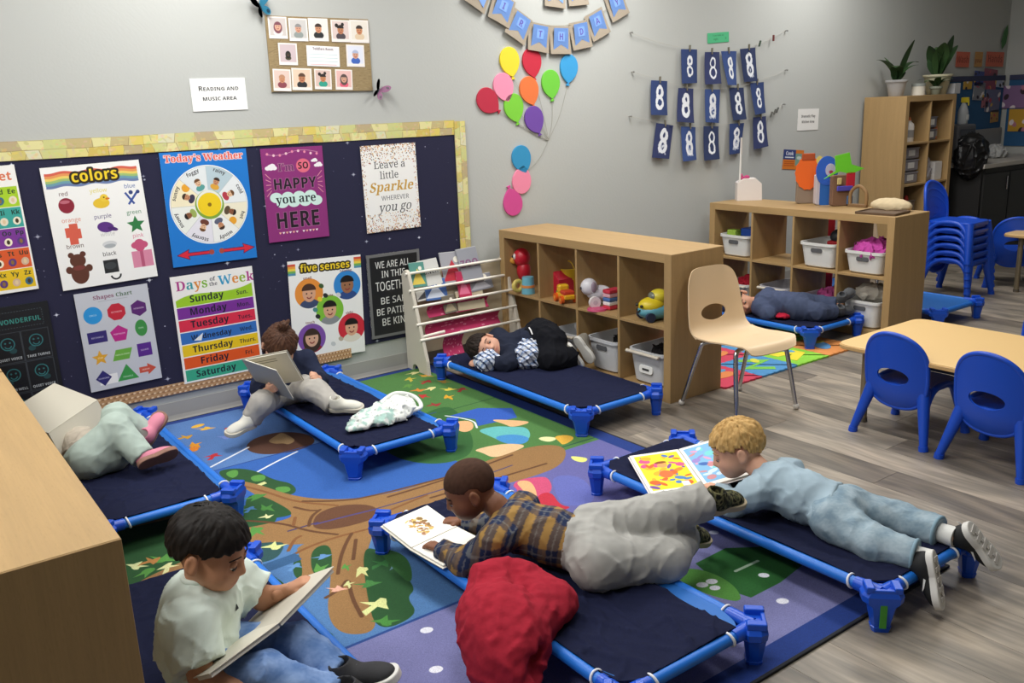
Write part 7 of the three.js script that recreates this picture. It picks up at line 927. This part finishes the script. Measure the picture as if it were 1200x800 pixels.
  const l = thing('paper_leaf', 'green paper leaf on the corner of the walls', 'leaf', null, [W(1178, 44, .02).x, W(1178, 44, .02).y, .014]); mesh('blade', extrude(poly([[0, -.12], [.05, -.04], [.04, .06], [0, .13], [-.04, .05], [-.045, -.05]]), .003).rotateZ(-.3), mat('#4a7a4c', .8), l); mesh('vein', bx(.004, .2, .002, 0, 0, .004, 0).rotateZ(-.3), mat('#3a6440', .8), l);
  // red banner strip seen through the shelf
  { const rs = thing('red_screen', 'red fabric screen standing behind the shelf of bins', 'screen', null, [2.55, 0, .66]); mesh('cloth', bx(.016, .70, .2, 0, .37, 0, .004), mat('#b8182a', .8), rs); mesh('stand', [bx(.12, .02, .2, 0, .01, 0, .004)], mat('#7a1420', .7), rs); }
}
// ---------------------------------------------------------------- blankets
{
  const red = net((x, y, z) => { let d = uni([ell(V(-1.93, .185, 2.84), .12, .075, .14), ell(V(-2.01, .155, 2.91), .11, .115, .16), ell(V(-2.055, .10, 2.97), .085, .115, .13), ell(V(-1.865, .175, 2.90), .10, .062, .10), cap(V(-1.97, .24, 2.76), V(-1.86, .225, 2.80), .03, .035)], .05)(x, y, z); const crease = cap(V(-1.90, .285, 2.83), V(-2.03, .13, 3.08), .010, .022)(x, y, z); d = -smin(-d, crease, .045); d -= .010 * (fold(x, y, z, 2.2, 7) - .35) + .003 * n3(x * 26, y * 26, z * 26); return Math.max(d, .010 - y); }, V(-2.25, 0, 2.6), V(-1.65, .40, 3.25), .0065, .03).translate(-.03, 0, 0);
  const rc = LIN('#9c2434'); solo('red_blanket', paint(red, (x, y, z) => { const k = 1 + .10 * n3(x * 120, y * 120, z * 120) + .06 * n3(x * 20, y * 20, z * 20); return rc.map((q) => q * k); }), vcMat(.95), 'crumpled red fleece blanket hanging over the cot edge', 'blanket');
  const c = F(449, 486, .16), white = net((x, y, z) => { let d = uni([ell(V(c.x, .155, c.z), .15, .045, .10), ell(V(c.x + .10, .165, c.z - .03), .09, .05, .08), ell(V(c.x - .14, .145, c.z + .03), .07, .022, .05)], .03)(x, y, z); d -= .018 * (fold(x, y, z, 7, 13) - .35); return Math.max(d, .142 - y); }, V(c.x - .28, .12, c.z - .2), V(c.x + .26, .28, c.z + .2), .0065, .03);
  const wa = LIN('#e3e6e2'), wb = LIN('#8fb9b0'), wk = LIN('#4a5658'); solo('printed_blanket', paint(white, (x, y, z) => { const a = n3(x * 45, y * 20, z * 60), s = x < c.x + .03 ? sstep(-.1, .35, n3(x * 28 + 3, y * 30, z * 28)) : 0; return a > .72 ? mixc(wa, wk, .6) : mixc(wa, wb, s * .8); }), vcMat(.95), 'white baby blanket with a pale green print bunched on the cot', 'blanket');
  const hem = thing('blanket_hem', 'white rolled hem standing up from the baby blanket', 'blanket'); mesh('roll', tube([V(c.x + .02, .20, c.z - .06), V(c.x + .11, .225, c.z - .07), V(c.x + .19, .20, c.z - .03), V(c.x + .19, .165, c.z + .03), V(c.x + .12, .16, c.z + .05)], .010, 40, 8), cloth('#e3e6e2'), hem);
  const sc = (px, r, seed) => { const g = net((x, y, z) => uni([ell(V(px.x, px.y, px.z), r[0], r[1], r[2])], .02)(x, y, z) - .02 * (fold(x, y, z, seed, 16) - .3), V(px.x - r[0] - .05, .125, px.z - r[2] - .05), V(px.x + r[0] + .05, px.y + r[1] + .06, px.z + r[2] + .05), .0055, .03); const A = ['#c9d2e6', '#3a4668', '#8fa4cc', '#e2e6ee', '#1f2740'].map(LIN); return paint(g, (x, y, z) => { const a = ((x * 30 + y * 22 + 40) % 1 + 1) % 1, b = ((z * 28 - y * 20 + 40) % 1 + 1) % 1; return a < .3 && b < .45 ? A[4] : a < .3 ? A[1] : b < .3 ? A[2] : b < .6 ? A[0] : A[3]; }); };
  solo('plaid_scarf', sc(V(-.575, .175, .73), [.075, .05, .06], 3), vcMat(.95), 'blue and white plaid cloth bunched under the dozing child', 'cloth'); solo('plaid_shirt', sc(V(-.375, .19, .845), [.075, .085, .07], 8), vcMat(.95), 'navy and white plaid shirt tied around the curled-up child', 'shirt');
  lump('small red cloth under the sleeping child', 'red_cloth', 'cloth', [1.505, .142, 1.13], .07, .014, .05, '#b02038', .012);
}
renderer.render(scene, camera);
